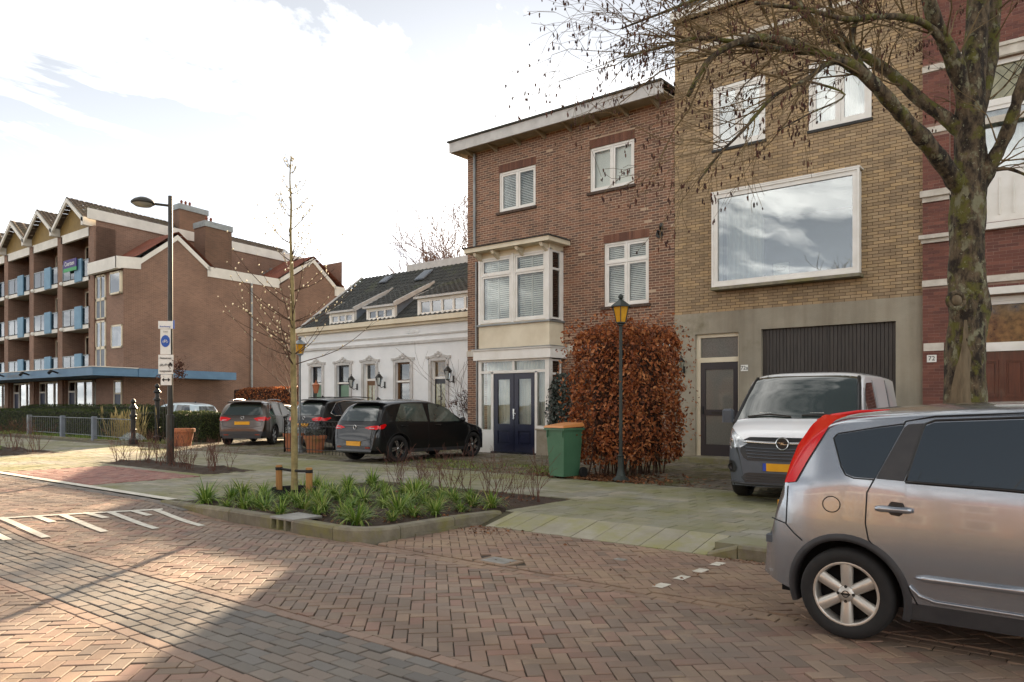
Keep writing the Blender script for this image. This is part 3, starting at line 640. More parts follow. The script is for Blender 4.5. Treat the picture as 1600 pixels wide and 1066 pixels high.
def bricks(parent, x0, x1, z0, z1, y, holes, bl, bh, mat, joint=.01, pro=.007, nind=300, piece='brick', vertical=False):
    rows = []; k = 0
    z = z0
    while z < z1-.012:
        zt = min(z+bh-joint, z1); zc = (z+zt)/2; iv = [(x0, x1)]
        for (a, c, e, f) in holes:
            if e-.005 < zc < f+.005:
                nv = []
                for (p, q) in iv:
                    if c <= p or a >= q: nv.append((p, q)); continue
                    if a > p: nv.append((p, a))
                    if c < q: nv.append((c, q))
                iv = nv
        off = (k % 2)*.5*bl+((k*37) % 5-2)*.004
        for (p, q) in iv:
            n0 = math.floor((p-x0-off)/bl)
            x = x0+off+n0*bl
            while x < q:
                xa, xb = max(x, p), min(x+bl-joint, q)
                if xb-xa > .03: rows.append((xa, xb, z, zt))
                x += bl
        z += bh; k += 1
    A = np.array(rows); n = len(A); full = (np.abs(A[:, 1]-A[:, 0]-(bl-joint)) < .002) & (np.abs(A[:, 3]-A[:, 2]-(bh-joint)) < .002)
    cx = (A[:, 0]+A[:, 1])/2; cz = (A[:, 2]+A[:, 3])/2; d, l = view(cx, np.full(n, y)); pxs = l/d; pys = (cz-1.55)/d
    vis = full & (np.abs(pxs) < .66) & (pys < .52)
    order = np.argsort(np.where(vis, d, 1e6)); ni = min(nind, int(vis.sum())); ind = order[:ni]; rest = order[ni:]
    jit = RNG.normal(0, .0012, n)
    Q = A[rest]; m = len(Q); V = np.zeros((m, 8, 3)); yj = y-pro+jit[rest]
    for q, (ix, iz) in enumerate(((0, 2), (1, 2), (1, 3), (0, 3))):
        V[:, q, 0] = Q[:, ix]; V[:, q, 1] = yj; V[:, q, 2] = Q[:, iz]; V[:, q+4, 0] = Q[:, ix]; V[:, q+4, 1] = y+.02; V[:, q+4, 2] = Q[:, iz]
    F0 = np.array([(0,1,2,3),(4,5,1,0),(5,6,2,1),(6,7,3,2),(7,4,0,3)]); F = (F0[None]+(np.arange(m)*8)[:, None, None]).reshape(-1, 4)
    tag(raw(piece+'s', V, F, mat, parent, tint=np.repeat(RNG.random(m), 5)), kind='stuff')
    me = bpy.data.meshes.new(piece); hx, hz = (bl-joint)/2, (bh-joint)/2
    me.from_pydata([(-hx,-pro,-hz),(hx,-pro,-hz),(hx,-pro,hz),(-hx,-pro,hz),(-hx,.02,-hz),(hx,.02,-hz),(hx,.02,hz),(-hx,.02,hz)], [], [tuple(f) for f in F0]); me.materials.append(MATS[mat])
    for i in ind:
        o = bpy.data.objects.new(piece, me); COL.objects.link(o); o.parent = parent; o.location = Vector((cx[i], y+jit[i], cz[i]))-Vector(ROOT[parent])
def soldier(parent, x0, x1, z0, z1, y, mat='soldier_brick', w=.062, pro=.008):
    n = max(1, round((x1-x0)/w)); w = (x1-x0)/n; b = MB()
    for i in range(n):
        b.tint = random.random()
        b.box(x0+i*w+.003, x0+(i+1)*w-.003, y-pro+random.uniform(-.001, .001), y+.02, z0, z1)
    return tag(b.build('lintel_bricks', mat, parent), kind='stuff')
def sill(parent, x0, x1, z, y, d=.07, mat='sill_brick'):
    b = MB(); n = max(1, round((x1-x0)/.07)); w = (x1-x0)/n
    for i in range(n): b.tint = random.random(); b.box(x0+i*w+.003, x0+(i+1)*w-.003, y-d, y+.08, z-.075, z)
    return b.build('sill', mat, parent)
def frame_box(b, x0, x1, z0, z1, y0, y1, t):
    b.box(x0, x0+t, y0, y1, z0, z1); b.box(x1-t, x1, y0, y1, z0, z1); b.box(x0+t, x1-t, y0, y1, z0, z0+t); b.box(x0+t, x1-t, y0, y1, z1-t, z1)
def slats(b, x0, x1, z0, z1, y, pitch=.05, w=.035):
    z = z0
    while z < z1:
        b.quad((x0, y-.012, z), (x1, y-.012, z), (x1, y+.018, z+w), (x0, y+.018, z+w)); z += pitch
def window(parent, x0, x1, z0, z1, y, cols=2, split=None, t=.06, ct=.055, rec=.03, blind=None, glass='glass', mat='white_paint', name='window', colw=None, room='dark_room', inner=.5):
    """outer frame, then a casement frame and a pane per light; split = transom height"""
    b = MB(); frame_box(b, x0, x1, z0, z1, y+rec, y+rec+.09, t)
    xa, xb = x0+t, x1-t; cw = colw or [1/cols]*cols; xs = [xa]
    for f in cw: xs.append(xs[-1]+(xb-xa)*f)
    rows = [(z0+t, z1-t)] if split is None else [(z0+t, split-.025), (split+.025, z1-t)]
    for x in xs[1:-1]: b.box(x-.022, x+.022, y+rec+.004, y+rec+.085, z0+t, z1-t)
    if split is not None: b.box(xa, xb, y+rec-.006, y+rec+.087, split-.025, split+.025)
    panes = []
    for i in range(len(xs)-1):
        for (za, zb) in rows:
            p0, p1 = xs[i]+(.022 if i else 0), xs[i+1]-(.022 if i < len(xs)-2 else 0)
            frame_box(b, p0+.004, p1-.004, za+.004, zb-.004, y+rec+.018, y+rec+.07, ct); panes.append((p0+ct, p1-ct, za+ct, zb-ct))
    w = b.build(name, mat, parent)
    for (p0, p1, za, zb) in panes:
        g = MB(); g.box(p0-.004, p1+.004, y+rec+.04, y+rec+.048, za-.004, zb+.004); g.build('pane', glass, w)
    if blind == 'slats':
        g = MB(); slats(g, x0+t, x1-t, z0+t, z1-t, y+rec+.16); g.build('blind', 'blind', w)
    elif blind == 'shutters':
        g = MB()
        for (p0, p1, za, zb) in panes:
            slats(g, p0, p1, za, zb, y+rec+.15, .06, .05)
            g.box((p0+p1)/2-.02, (p0+p1)/2+.02, y+rec+.12, y+rec+.18, za, zb)
        g.build('blind', 'blind', w)
    elif blind == 'plain':
        g = MB(); g.box(x0+t, x1-t, y+rec+.14, y+rec+.15, z0+t, z1-t); g.build('blind', 'blind', w)
    elif blind == 'curtain':
        g = MB(); curtain(g, x0+t, x1-t, z0+t, z1-t, y+rec+.2); g.build('curtain', 'curtain', w)
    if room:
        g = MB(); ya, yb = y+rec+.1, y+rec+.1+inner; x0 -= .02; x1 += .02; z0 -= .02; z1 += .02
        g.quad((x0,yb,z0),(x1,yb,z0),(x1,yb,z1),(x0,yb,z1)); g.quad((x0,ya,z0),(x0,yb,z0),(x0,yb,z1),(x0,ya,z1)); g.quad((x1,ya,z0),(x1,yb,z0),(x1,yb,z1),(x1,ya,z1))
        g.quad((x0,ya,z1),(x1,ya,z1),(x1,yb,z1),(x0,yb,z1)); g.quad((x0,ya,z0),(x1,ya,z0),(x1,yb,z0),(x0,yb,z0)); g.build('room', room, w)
    return w
def curtain(g, x0, x1, z0, z1, y, amp=.03, per=.11):
    n = max(4, int((x1-x0)/.02)); xs = np.linspace(x0, x1, n+1)
    ys = [y+amp*math.sin(2*math.pi*(x-x0)/per+.7*math.sin(x*9)) for x in xs]
    for i in range(n): g.quad((xs[i], ys[i], z0), (xs[i+1], ys[i+1], z0), (xs[i+1], ys[i+1], z1), (xs[i], ys[i], z1))
def tiled(o, u, v, nu, nv, amp=.022, lift=.012):
    """roof plane o + s*u + t*v (u along eave, v up the slope) as pantile relief: waves along u, stepped courses up v"""
    o, u, v = (np.array(q, float) for q in (o, u, v)); nrm = np.cross(u, v); nrm /= np.linalg.norm(nrm)
    if nrm[2] < 0: nrm = -nrm
    V = []; F = []; T = []; sub = 4
    for r in range(nv):
        t0, t1 = r/nv, (r+1)/nv
        base = len(V)
        for i in range(nu*sub+1):
            s = i/(nu*sub); w = amp*math.sin(2*math.pi*i/sub+.6)
            V.append(o+u*s+v*t0+nrm*(w+lift+amp)); V.append(o+u*s+v*t1+nrm*(w+amp-.004))
        for i in range(nu*sub): F.append((base+2*i, base+2*i+2, base+2*i+3, base+2*i+1)); T.append(((i//sub)*.37+r*.61+random.random()*.15) % 1)
    return V, F, T
def roof_part(parent, name, planes, mat):
    V = []; F = []; T = []
    for p in planes:
        v, f, t = tiled(*p); n = len(V); V += v; F += [tuple(i+n for i in q) for q in f]; T += t
    return tag(raw(name, np.array(V), np.array(F), mat, parent, tint=T), kind=None)
# ================================================================= brown brick house
FY = 18.0
hs_ = thing('brick_house', 'brown brick house with white bay window over dark blue double doors', 'house', (-12.8, FY, PV))
X0, X1 = -16.4, -9.205
w1, w2, w3 = (-15.1, -13.7, 7.40, 8.62), (-11.79, -10.39, 7.44, 8.67), (-11.33, -9.95, 4.22, 5.97)
bayh = (-15.3, -12.76, PV, 6.08)
HO = [w1, w2, w3, bayh]
b = MB(); wall_panel(b, X0, X1, PV-.05, 9.5, FY, HO)
b.quad((X0, FY, PV), (X0, FY+9, PV), (X0, FY+9, 9.5), (X0, FY, 9.5)); b.quad((X1, FY, PV), (X1, FY+9, PV), (X1, FY+9, 9.5), (X1, FY, 9.5)); b.quad((X0, FY+9, PV), (X1, FY+9, PV), (X1, FY+9, 9.5), (X0, FY+9, 9.5))
wl = b.build('wall', 'brown_mortar', hs_)
lint = [(w1[0]-.02, w1[1]+.02, 8.62, 8.86), (w2[0]-.02, w2[1]+.02, 8.67, 8.91), (w3[0]-.02, w3[1]+.02, 5.97, 6.2)]
band = (X0, X1, 3.04, 3.23)
bricks(wl, X0, X1, PV, 9.42, FY, HO+lint+[band], .222, .0685, 'brown_brick', joint=.016, pro=.003)
for q in lint: soldier(wl, *q, FY)
b = MB()
for xa, xb in ((X0-.02, -15.33), (-12.7, X1)): b.box(xa, xb, FY-.03, FY+.02, 3.05, 3.22)
b.build('stone_band', 'white_stone', hs_)
b = MB(); b.box(X0-.03, X0+.24, FY-.02, FY+.03, PV, .35); b.build('plinth', 'white_stone', hs_)
wd = window(hs_, *w1, FY, blind='slats'); sill(wd, w1[0]-.08, w1[1]+.05, 7.4, FY)
wd = window(hs_, *w2, FY, blind='plain'); sill(wd, w2[0]-.08, w2[1]+.05, 7.44, FY)
wd = window(hs_, *w3, FY, split=5.42, blind='slats'); sill(wd, w3[0]-.08, w3[1]+.05, 4.22, FY)
# cornice
b = MB(); b.box(X0-.2, X1-.01, 17.36, 17.42, 9.38, 9.69); b.box(X0-.2, X0-.15, 17.42, 27, 9.38, 9.69); fas = b.build('fascia', 'grey_trim', hs_)
b = MB(); b.box(X0-.25, X1-.01, 17.3, 27, 9.69, 9.74); b.build('roof', 'bitumen', hs_)
b = MB(); b.box(X0-.15, X1-.01, 17.42, 18.0, 9.45, 9.48)
b.build('soffit', 'soffit', hs_)
x = X0+.25
while x < X1-.2:
    b = MB(); b.prism([(x, 17.5, 9.45), (x, FY, 9.45), (x, FY, 9.28), (x, 17.86, 9.33), (x, 17.55, 9.41)], (.07, 0, 0)); b.build('bracket', 'soffit', hs_); x += .92
b = MB(); b.tube([(-16.05, 17.93, 9.4), (-16.05, 17.93, 6.26)], .04, 8); b.tube([(-15.98, 17.94, 6.0), (-15.98, 17.94, 3.3), (-15.95, 17.94, 3.1), (-15.95, 17.94, PV)], .038, 8)
for z in (8.9, 7.6, 6.6, 5.0, 2.2): b.tube([(-16.05 if z > 6.3 else -15.97, 17.94, z-.02), (-16.05 if z > 6.3 else -15.97, 17.94, z+.02)], .05, 8)
b.build('drainpipe', 'zinc', hs_, smooth=False)
# bay
BY = 17.3; bx0, bx1 = -15.33, -12.7
b = MB(); b.box(bx0, bx1, BY+.02, FY, 3.2, 3.9); b.box(bx0, bx1, BY+.04, BY+.1, 3.9, 3.96); bp = b.build('bay_panel', 'cream_paint', hs_)
b = MB(); b.box(bx0-.06, bx1+.06, BY-.05, FY, 3.875, 3.925); b.build('ledge', 'zinc', bp)
b = MB(); b.box(bx0-.12, bx1+.12, BY-.1, FY, 2.86, 3.14); b.box(bx0-.16, bx1+.16, BY-.14, FY, 3.14, 3.18); b.build('bay_fascia', 'white_paint', hs_)
b = MB(); b.box(bx0-.18, bx1+.18, BY-.16, FY-.001, 3.18, 3.2); b.build('lead_cap', 'zinc', hs_)
b = MB(); b.prism([(bx0-.26, 16.95, 6.06), (bx1+.24, 16.95, 6.06), (bx1+.24, FY, 6.06), (bx0-.26, FY, 6.06)], (0, 0, .13)); b.build('bay_cornice', 'cream_paint', hs_)
b = MB(); b.add([(bx0-.3, 16.9, 6.19), (bx1+.28, 16.9, 6.19), (bx1+.28, FY, 6.19), (bx0-.3, FY, 6.19), (bx0-.3, 16.9, 6.215), (bx1+.28, 16.9, 6.215), (bx1+.1, FY, 6.3), (bx0-.1, FY, 6.3)], [(0,1,5,4),(1,2,6,5),(4,5,6,7),(0,4,7,3)]); b.build('bay_roof', 'bitumen', hs_)
b = MB(); b.box(bx0, bx1, BY+.03, FY, 5.9, 6.06); b.build('frieze', 'cream_paint', hs_)
for x in (bx0+.03, -14.62, -13.72, bx1-.14):
    b = MB(); b.prism([(x, BY+.03, 6.05), (x, 17.02, 6.05), (x, 17.04, 5.99), (x, 17.14, 5.93), (x, BY+.03, 5.82)], (.1, 0, 0)); b.ball((x+.05, 17.08, 5.98), .045, 8); b.build('corbel', 'cream_paint', hs_)
mid = (bx0+bx1)/2
for (xa, xb) in ((bx0+.07, mid-.04), (mid+.04, bx1-.12)):
    window(hs_, xa, xb, 3.96, 5.9, BY, cols=1, split=5.38, blind='shutters', rec=.02, t=.05, name='bay_window', room='dark_room', inner=.45)
b = MB()
for (xa, xb) in ((bx0, bx0+.07), (mid-.04, mid+.04), (bx1-.12, bx1)): b.box(xa, xb, BY, BY+.13, 3.925, 5.93)
b.box(bx1-.1, bx1, FY-.12, FY, 3.925, 5.93); b.build('post', 'white_paint', hs_)
def side_window(parent, x, y0, y1, z0, z1, split, name, glass='glass_dark'):
    b = MB(); t = .05
    for (za, zb) in ((z0, z0+t), (split-.03, split+.03), (z1-t, z1)): b.box(x-.08, x-.005, y0, y1, za, zb)
    b.box(x-.08, x-.004, y0, y0+t, z0, z1); b.box(x-.08, x-.004, y1-t, y1, z0, z1); w = b.build(name, 'white_paint', parent)
    for (za, zb) in ((z0+t, split-.03), (split+.03, z1-t)):
        g = MB(); g.box(x-.045, x-.037, y0+t, y1-t, za, zb); g.build('pane', glass, w)
    return w
side_window(hs_, bx1, BY+.13, FY-.12, 3.96, 5.9, 5.38, 'bay_window'); side_window(hs_, bx1, BY+.13, FY-.1, .86, 2.83, 2.42, 'side_light')
# entrance under the bay
b = MB(); b.box(bx0, bx0+.12, BY, BY+.14, PV, 2.86); b.box(bx1-.14, bx1, BY, BY+.14, .86, 2.86); b.box(-14.83, -14.75, BY, BY+.12, PV, 2.5); b.box(-13.2, -13.12, BY, BY+.12, PV, 2.5)
b.box(bx0+.12, bx1-.14, BY, BY+.12, 2.46, 2.54); b.box(-14.02, -13.94, BY, BY+.12, 2.54, 2.8); b.box(bx0+.12, bx1-.14, BY, BY+.12, 2.8, 2.86); b.box(bx0+.12, -14.83, BY+.01, BY+.11, PV, .8); b.box(-13.12, bx1-.14, BY+.01, BY+.11, .86, .95)
ef = b.build('entrance_frame', 'white_paint', hs_)
for (xa, xb, za, zb) in ((bx0+.12, -14.02, 2.54, 2.8), (-13.94, bx1-.14, 2.54, 2.8), (bx0+.12, -14.83, .8, 2.46), (-13.12, bx1-.14, .95, 2.46)):
    g = MB(); g.box(xa, xb, BY+.05, BY+.058, za, zb); g.build('pane', 'glass', ef)
g = MB(); curtain(g, bx0+.12, bx1-.14, .3, 2.8, BY+.25); g.build('curtain', 'curtain', ef)
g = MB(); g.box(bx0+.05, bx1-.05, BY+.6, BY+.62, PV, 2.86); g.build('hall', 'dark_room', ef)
b = MB(); b.box(-13.12, bx1+.02, BY-.03, FY, PV, .82); b.box(-13.14, bx1+.05, BY-.06, FY, .82, .865); b.build('plinth', 'roughcast', hs_)
for (xa, xb, hx) in ((-14.745, -13.985, -14.03), (-13.965, -13.205, -13.92)):
    b = MB(); t = .15
    b.box(xa, xa+t, BY+.03, BY+.08, .17, 2.45); b.box(xb-t, xb, BY+.03, BY+.08, .17, 2.45); b.box(xa+t, xb-t, BY+.03, BY+.08, 2.28, 2.45); b.box(xa+t, xb-t, BY+.03, BY+.08, .78, .98); b.box(xa+t, xb-t, BY+.03, BY+.08, .17, .4)
    b.box(xa+t, xb-t, BY+.055, BY+.075, .4, .78); b.bbox(xa+t+.05, xb-t-.05, BY+.04, BY+.06, .45, .73, .008)
    dd = b.build('door', 'blue_door', hs_)
    g = MB(); g.box(xa+t, xb-t, BY+.05, BY+.058, .98, 2.28); g.build('pane', 'glass', dd)
    if hx > -14: g = MB(); g.box(-14.0, -13.95, BY+.0, BY+.03, 1.12, 1.42); g.tube([(-13.975, BY-.03, 1.28), (-13.86, BY-.03, 1.28)], .012, 6); g.build('handle', 'chrome', dd)
b = MB(); b.box(-14.8, -13.15, BY-.06, BY+.12, PV-.01, .165); b.build('threshold', 'dark_door', hs_)
# camera on the wall
cm = thing('security_camera', 'black security camera high on the brown brick wall near the yellow house', 'camera', (-9.55, 17.98, 6.1))
b = MB(); b.lathe([(.001, -.02), (.1, -.02), (.1, .0)], (-9.62, 17.97, 5.98), 14, 'y'); b.tube([(-9.62, 17.95, 5.98), (-9.6, 17.82, 6.05)], .03, 8); b.build('mount', 'iron', cm)
b = MB(); b.tube([(-9.55, 17.92, 6.12), (-9.42, 17.7, 6.16)], .055, 10); b.build('housing', 'plastic_black', cm)
# ================================================================= yellow brick house
yh = thing('yellow_house', 'yellow brick house with large picture window above a dark garage door', 'house', (-6.3, FY, PV))
X0, X1 = -9.195, -3.455
uw = [(-8.14, -6.83, 7.86, 9.40), (-5.81, -4.47, 7.82, 9.36)]; pw = (-8.0, -4.72, 4.46, 6.64); dh = (-8.62, -7.48, .26, 3.31); gh = (-6.92, -3.98, PV, 3.34)
b = MB(); wall_panel(b, X0, X1, 3.84, 11.3, FY, uw+[pw])
b.quad((X0, FY, PV), (X0, FY+9, PV), (X0, FY+9, 11.3), (X0, FY, 11.3)); b.quad((X1, FY, PV), (X1, FY+9, PV), (X1, FY+9, 11.3), (X1, FY, 11.3)); b.quad((X0, FY+9, PV), (X1, FY+9, PV), (X1, FY+9, 11.3), (X0, FY+9, 11.3))
wl = b.build('wall', 'yellow_mortar', yh)
bricks(wl, X0, X1, 3.845, 11.28, FY, uw+[pw, (X0, X1, 10.44, 10.56)], .232, .0705, 'yellow_brick', joint=.011, pro=.008)
b = MB(); wall_panel(b, X0, X1, PV-.05, 3.84, FY-.03, [dh, gh], .18); b.quad((X0, FY-.03, 3.84), (X1, FY-.03, 3.84), (X1, FY, 3.84), (X0, FY, 3.84)); b.quad((X1, FY-.03, PV), (X1, FY+.02, PV), (X1, FY+.02, 3.84), (X1, FY-.03, 3.84)); b.build('roughcast_base', 'roughcast', yh)
b = MB(); b.box(X0, X1, FY-.04, FY+.02, 10.45, 10.55); b.build('stone_band', 'white_stone', yh)
b = MB(); b.box(X0-.02, X1, FY-.25, FY+.1, 11.3, 11.5); b.build('gutter', 'white_paint', yh)
roof_part(yh, 'roof', [((X0, FY-.15, 11.5), (X1-X0, 0, 0), (0, 3.2, 3.4), 26, 14)], 'roof_dark')
b = MB(); b.prism([(X0, FY-.1, 11.3), (X0, FY+9, 11.3), (X0, FY+9, 14.9), (X0, FY+3.1, 14.8)], (X1-X0, 0, 0)); b.build('roof_body', 'bitumen', yh)
for i, q in enumerate(uw):
    wd = window(yh, *q, FY, cols=2, rec=-.012, t=.075, ct=.07, glass='glass_big', blind='curtain' if i == 1 else None); s = MB(); s.box(q[0]-.03, q[1]+.03, FY-.05, FY+.05, q[2]-.06, q[2]); s.build('sill', 'iron', wd)
# picture window: a box projecting from the wall
PYW = 17.72; b = MB(); a, c, e, f = -8.02, -4.68, 4.44, 6.68
frame_box(b, a, c, e, f, PYW, FY+.02, .11); frame_box(b, a-.035, c+.035, e-.03, f+.03, PYW-.03, PYW+.03, .045); b.box(a-.05, c+.05, PYW-.04, FY, f+.03, f+.06); pwn = b.build('picture_window', 'white_paint', yh)
g = MB(); g.box(a+.1, c-.1, PYW+.04, PYW+.05, e+.1, f-.1); g.build('pane', 'glass_big', pwn)
s = MB(); s.box(a-.05, c+.05, PYW-.06, FY, e-.1, e-.03); s.build('sill', 'kerb', pwn)
g = MB(); curtain(g, a+.12, a+1.05, e+.1, f-.12, PYW+.55, .035, .13); g.build('curtain', 'curtain', pwn)
g = MB(); ya, yb = FY+.02, FY+3.2
g.quad((a,yb,e-.8),(c,yb,e-.8),(c,yb,f+.05),(a,yb,f+.05)); g.quad((a,ya,e-.8),(a,yb,e-.8),(a,yb,f+.05),(a,ya,f+.05)); g.quad((c,ya,e-.8),(c,yb,e-.8),(c,yb,f+.05),(c,ya,f+.05)); g.quad((a,ya,e-.8),(c,ya,e-.8),(c,yb,e-.8),(a,yb,e-.8)); g.build('room', 'room', pwn)
g = MB(); g.box(a, c, ya, yb, f+.05, f+.07); g.build('ceiling', 'ceiling_white', pwn)
g = MB(); g.box(-6.55, -6.2, PYW+.052, PYW+.06, 4.55, 4.83); sg = tag(g.build('window_notice', 'sign_white', origin=(-6.38, PYW+.06, 4.55)), 'small white notice standing behind the big picture window', 'notice')
text('notice_text', 'Te koop', 'sign_grey', (-6.375, PYW+.05, 4.74), .075, sg); text('notice_text', 'makelaars', 'sign_grey', (-6.375, PYW+.05, 4.66), .045, sg)
# house door
b = MB(); fx0, fx1, fz0, fz1 = dh; fy = FY+.06
b.box(fx0, fx0+.1, fy, fy+.1, fz0, fz1); b.box(fx1-.05, fx1, fy, fy+.1, fz0, fz1); b.box(fx0+.1, fx1-.05, fy, fy+.1, fz1-.09, fz1); b.box(fx0+.1, fx1-.05, fy, fy+.1, 2.6, 2.72); df = b.build('door_frame', 'cream_paint', yh)
g = MB(); g.box(fx0+.1, fx1-.05, fy+.05, fy+.06, 2.72, fz1-.09); g.build('fanlight', 'frosted', df)
b = MB(); xa, xb = fx0+.1, fx1-.05; t = .13
b.box(xa, xa+t, fy+.02, fy+.07, fz0, 2.6); b.box(xb-t, xb, fy+.02, fy+.07, fz0, 2.6); b.box(xa+t, xb-t, fy+.02, fy+.07, 2.42, 2.6); b.box(xa+t, xb-t, fy+.02, fy+.07, 1.27, 1.42); b.box(xa+t, xb-t, fy+.02, fy+.07, fz0, .55); dr_ = b.build('door', 'dark_door', yh)
for za, zb in ((.55, 1.27), (1.42, 2.42)):
    g = MB(); g.box(xa+t, xb-t, fy+.04, fy+.05, za, zb); g.build('pane', 'frosted', dr_)
g = MB(); g.tube([(xa+.06, fy-.02, 1.3), (xa+.06, fy-.02, 1.5)], .012, 6); g.build('handle', 'iron', dr_)
g = MB(); g.box(xa+.3, xb-.3, fy+.005, fy+.02, 1.31, 1.37); g.build('letterbox', 'iron', dr_)
b = MB(); b.bbox(-8.85, -7.3, 17.45, 18.0, PV-.02, .25, .015); b.build('doorstep', 'kerb', yh)
# garage doors of vertical planks
gf = MB(); gf.box(gh[0], gh[1], FY+.10, FY+.14, PV, gh[3]); gd = gf.build('garage_door', 'underbody', yh)
n = 36; w = (gh[1]-gh[0])/n
pm = MB(); pm.box(-w/2+.005, w/2-.005, -.02, .02, 0, 3.2); pl0 = None
for i in range(n):
    x = gh[0]+(i+.5)*w
    if pl0 is None: pl0 = pm.build('plank', 'garage_plank', gd); o = pl0
    else: o = bpy.data.objects.new('plank', pl0.data); COL.objects.link(o); o.parent = gd
    o.location = Vector((x, FY+.09-(.006 if i in (17, 18) else random.uniform(0, .003)), PV+.01))-Vector(ROOT[gd]); 
pl0.data.transform(Matrix.Translation(Vector(ROOT[gd])))
b = MB(); b.box(-5.47, -5.43, FY+.05, FY+.08, PV, 3.32); b.build('cover_strip', 'garage_plank', gd)
def numplate(x, y, z, s, label):
    b = MB(); b.bbox(x-.09, x+.09, y-.012, y, z-.075, z+.075, .004); o = tag(b.build('house_number', 'sign_white', origin=(x, y, z)), label, 'house number')
    text('digits', s, 'sign_black', (x, y-.014, z), .13, o); return o
numplate(-7.33, FY-.03, 2.43, '72a', 'enamel house number plate on the grey roughcast beside the dark door'); numplate(-3.27, FY-.14, 2.5, '72', 'enamel house number plate on the red brick pilaster')
def wall_lantern(x, y, z, label, mat='iron', s=1., arm=.18, group=None):
    t = thing('wall_lantern', label, 'lantern', (x, y, z), group=group)
    b = MB(); b.box(x-.03*s, x+.03*s, y-.02, y, z-.18*s, z+.02*s); b.tube([(x, y-.01, z-.12*s), (x, y-arm*.6, z-.16*s), (x, y-arm, z-.1*s)], .012*s, 6); b.build('bracket', mat, t)
    c = (x, y-arm, z)
    b = MB(); b.lathe([(.02*s, -.12*s), (.06*s, -.1*s), (.055*s, -.08*s)], c, 6); b.lathe([(.13*s, .14*s), (.11*s, .17*s), (.03*s, .26*s), (.012*s, .27*s), (.018*s, .31*s), (.001, .33*s)], c, 6)
    for k in range(6):
        a = math.pi/3*k; b.tube([(c[0]+.056*s*math.cos(a), c[1]+.056*s*math.sin(a), z-.08*s), (c[0]+.108*s*math.cos(a), c[1]+.108*s*math.sin(a), z+.14*s)], .006*s, 4)
    b.build('cage', mat, t)
    b = MB(); b.lathe([(.05*s, -.08*s), (.1*s, .14*s)], c, 6); b.build('glass', 'glass', t); return t
wall_lantern(-8.92, FY-.03, 2.5, 'black lantern on the grey roughcast wall beside the beech hedge', s=.9)
# ================================================================= red brick house
rh = thing('red_house', 'dark red brick house with white stone bands and brown front doors', 'house', (-1, FY, PV))
X0, X1 = -3.445, 6.0
dh = (-2.7, -.25, PV, 3.72); wh = (-2.55, -.45, 5.2, 8.45)
b = MB(); wall_panel(b, X0, X1, PV-.05, 12.5, FY, [dh, wh], .25); b.quad((X1, FY, PV), (X1, FY+9, PV), (X1, FY+9, 12.5), (X1, FY, 12.5)); b.quad((X0, FY, 11), (X0, FY+9, 11), (X0, FY+9, 12.5), (X0, FY, 12.5)); b.quad((X0, FY, 12.5), (X1, FY, 12.5), (X1, FY+9, 12.5), (X0, FY+9, 12.5)); b.quad((X0, FY+9, PV), (X1, FY+9, PV), (X1, FY+9, 12.5), (X0, FY+9, 12.5)); wl = b.build('wall', 'red_mortar', rh)
bands = [(X0, X1, z-.1, z+.1) for z in (8.52, 7.24, 5.9, 4.06)]
bricks(wl, -2.95, 2.2, PV, 12.4, FY, [dh, wh]+bands, .215, .066, 'red_brick', joint=.008, pro=.005, nind=150)
b = MB(); b.box(X0, -2.95, 17.88, 18.02, PV-.05, 12.5); pil = b.build('pilaster', 'red_mortar', rh)
bricks(pil, X0+.002, -2.952, PV, 12.4, 17.88, [(X0, X1, z-.1, z+.1) for z in (8.52, 7.24, 5.9, 4.06)]+[(X0, X1, 4.93, 5.07)], .21, .066, 'red_brick', joint=.006, pro=.005, nind=150)
for z, p, h in ((8.52, .04, .13), (7.24, .03, .13), (4.06, .05, .13)):
    b = MB(); b.box(X0, -2.95, 17.88-p, 18, z-h/2, z+h/2); b.box(-2.95, X1, FY-p, FY+.02, z-h/2, z+h/2); b.build('stone_band', 'white_stone', rh)
b = MB(); b.box(X0-.03, -2.93, 17.76, 18, 5.85, 5.98); b.box(X0, -2.95, 17.83, 18, 5.75, 5.85); b.box(-2.93, -2.6, 17.92, 18.02, 5.78, 5.98); b.build('stone_band', 'white_stone', rh)
b = MB(); b.box(X0-.05, -2.93, 17.74, 18, 4.98, 5.06); b.box(X0-.02, -2.95, 17.82, 18, 4.9, 4.98); b.build('stone_band', 'white_stone', rh)
b = MB(); b.box(X0+.02, -3.05, 17.86, 18, 2.66, 2.82); b.build('stone_block', 'white_stone', rh)
b = MB(); a, c, e, f = wh; yy = FY+.08
frame_box(b, a, c, e, f, yy, yy+.12, .1); b.box(a+.1, c-.1, yy, yy+.11, 7.55, 7.68); b.box((a+c)/2-.06, (a+c)/2+.06, yy, yy+.11, e, 7.55); b.box(a+.1, c-.1, yy+.02, yy+.1, e+.1, 6.2)
for x in (a+.1, (a+c)/2+.06): frame_box(b, x, x+(c-a)/2-.16, 6.2, 7.55, yy+.02, yy+.09, .08)
for k in range(8): x = a+.2+k*.24; b.box(x, x+.02, yy-.01, yy+.02, 5.35, 6.1)
b.box(a-.08, c+.08, FY-.14, FY+.08, e-.16, e-.04); wd = b.build('balcony_window', 'white_paint', rh)
g = MB(); g.box(a+.1, c-.1, yy+.05, yy+.06, 7.68, f-.1); ld = g.build('leaded_pane', 'leaded_glass', wd)
g = MB(); n = 9
for k in range(-4, 14):
    x = a+.1+k*.2
    for sgn in (1, -1):
        p = (x, yy+.045, 7.68); q = (x+sgn*.62, yy+.045, f-.1)
        if a+.1 <= min(p[0], q[0]) and max(p[0], q[0]) <= c-.1: g.tube([p, q], .006, 4)
g.build('lead_came', 'iron', wd)
g = MB(); g.box(a+.1, c-.1, yy+.05, yy+.06, 6.2, 7.55); g.build('pane', 'glass_big', wd)
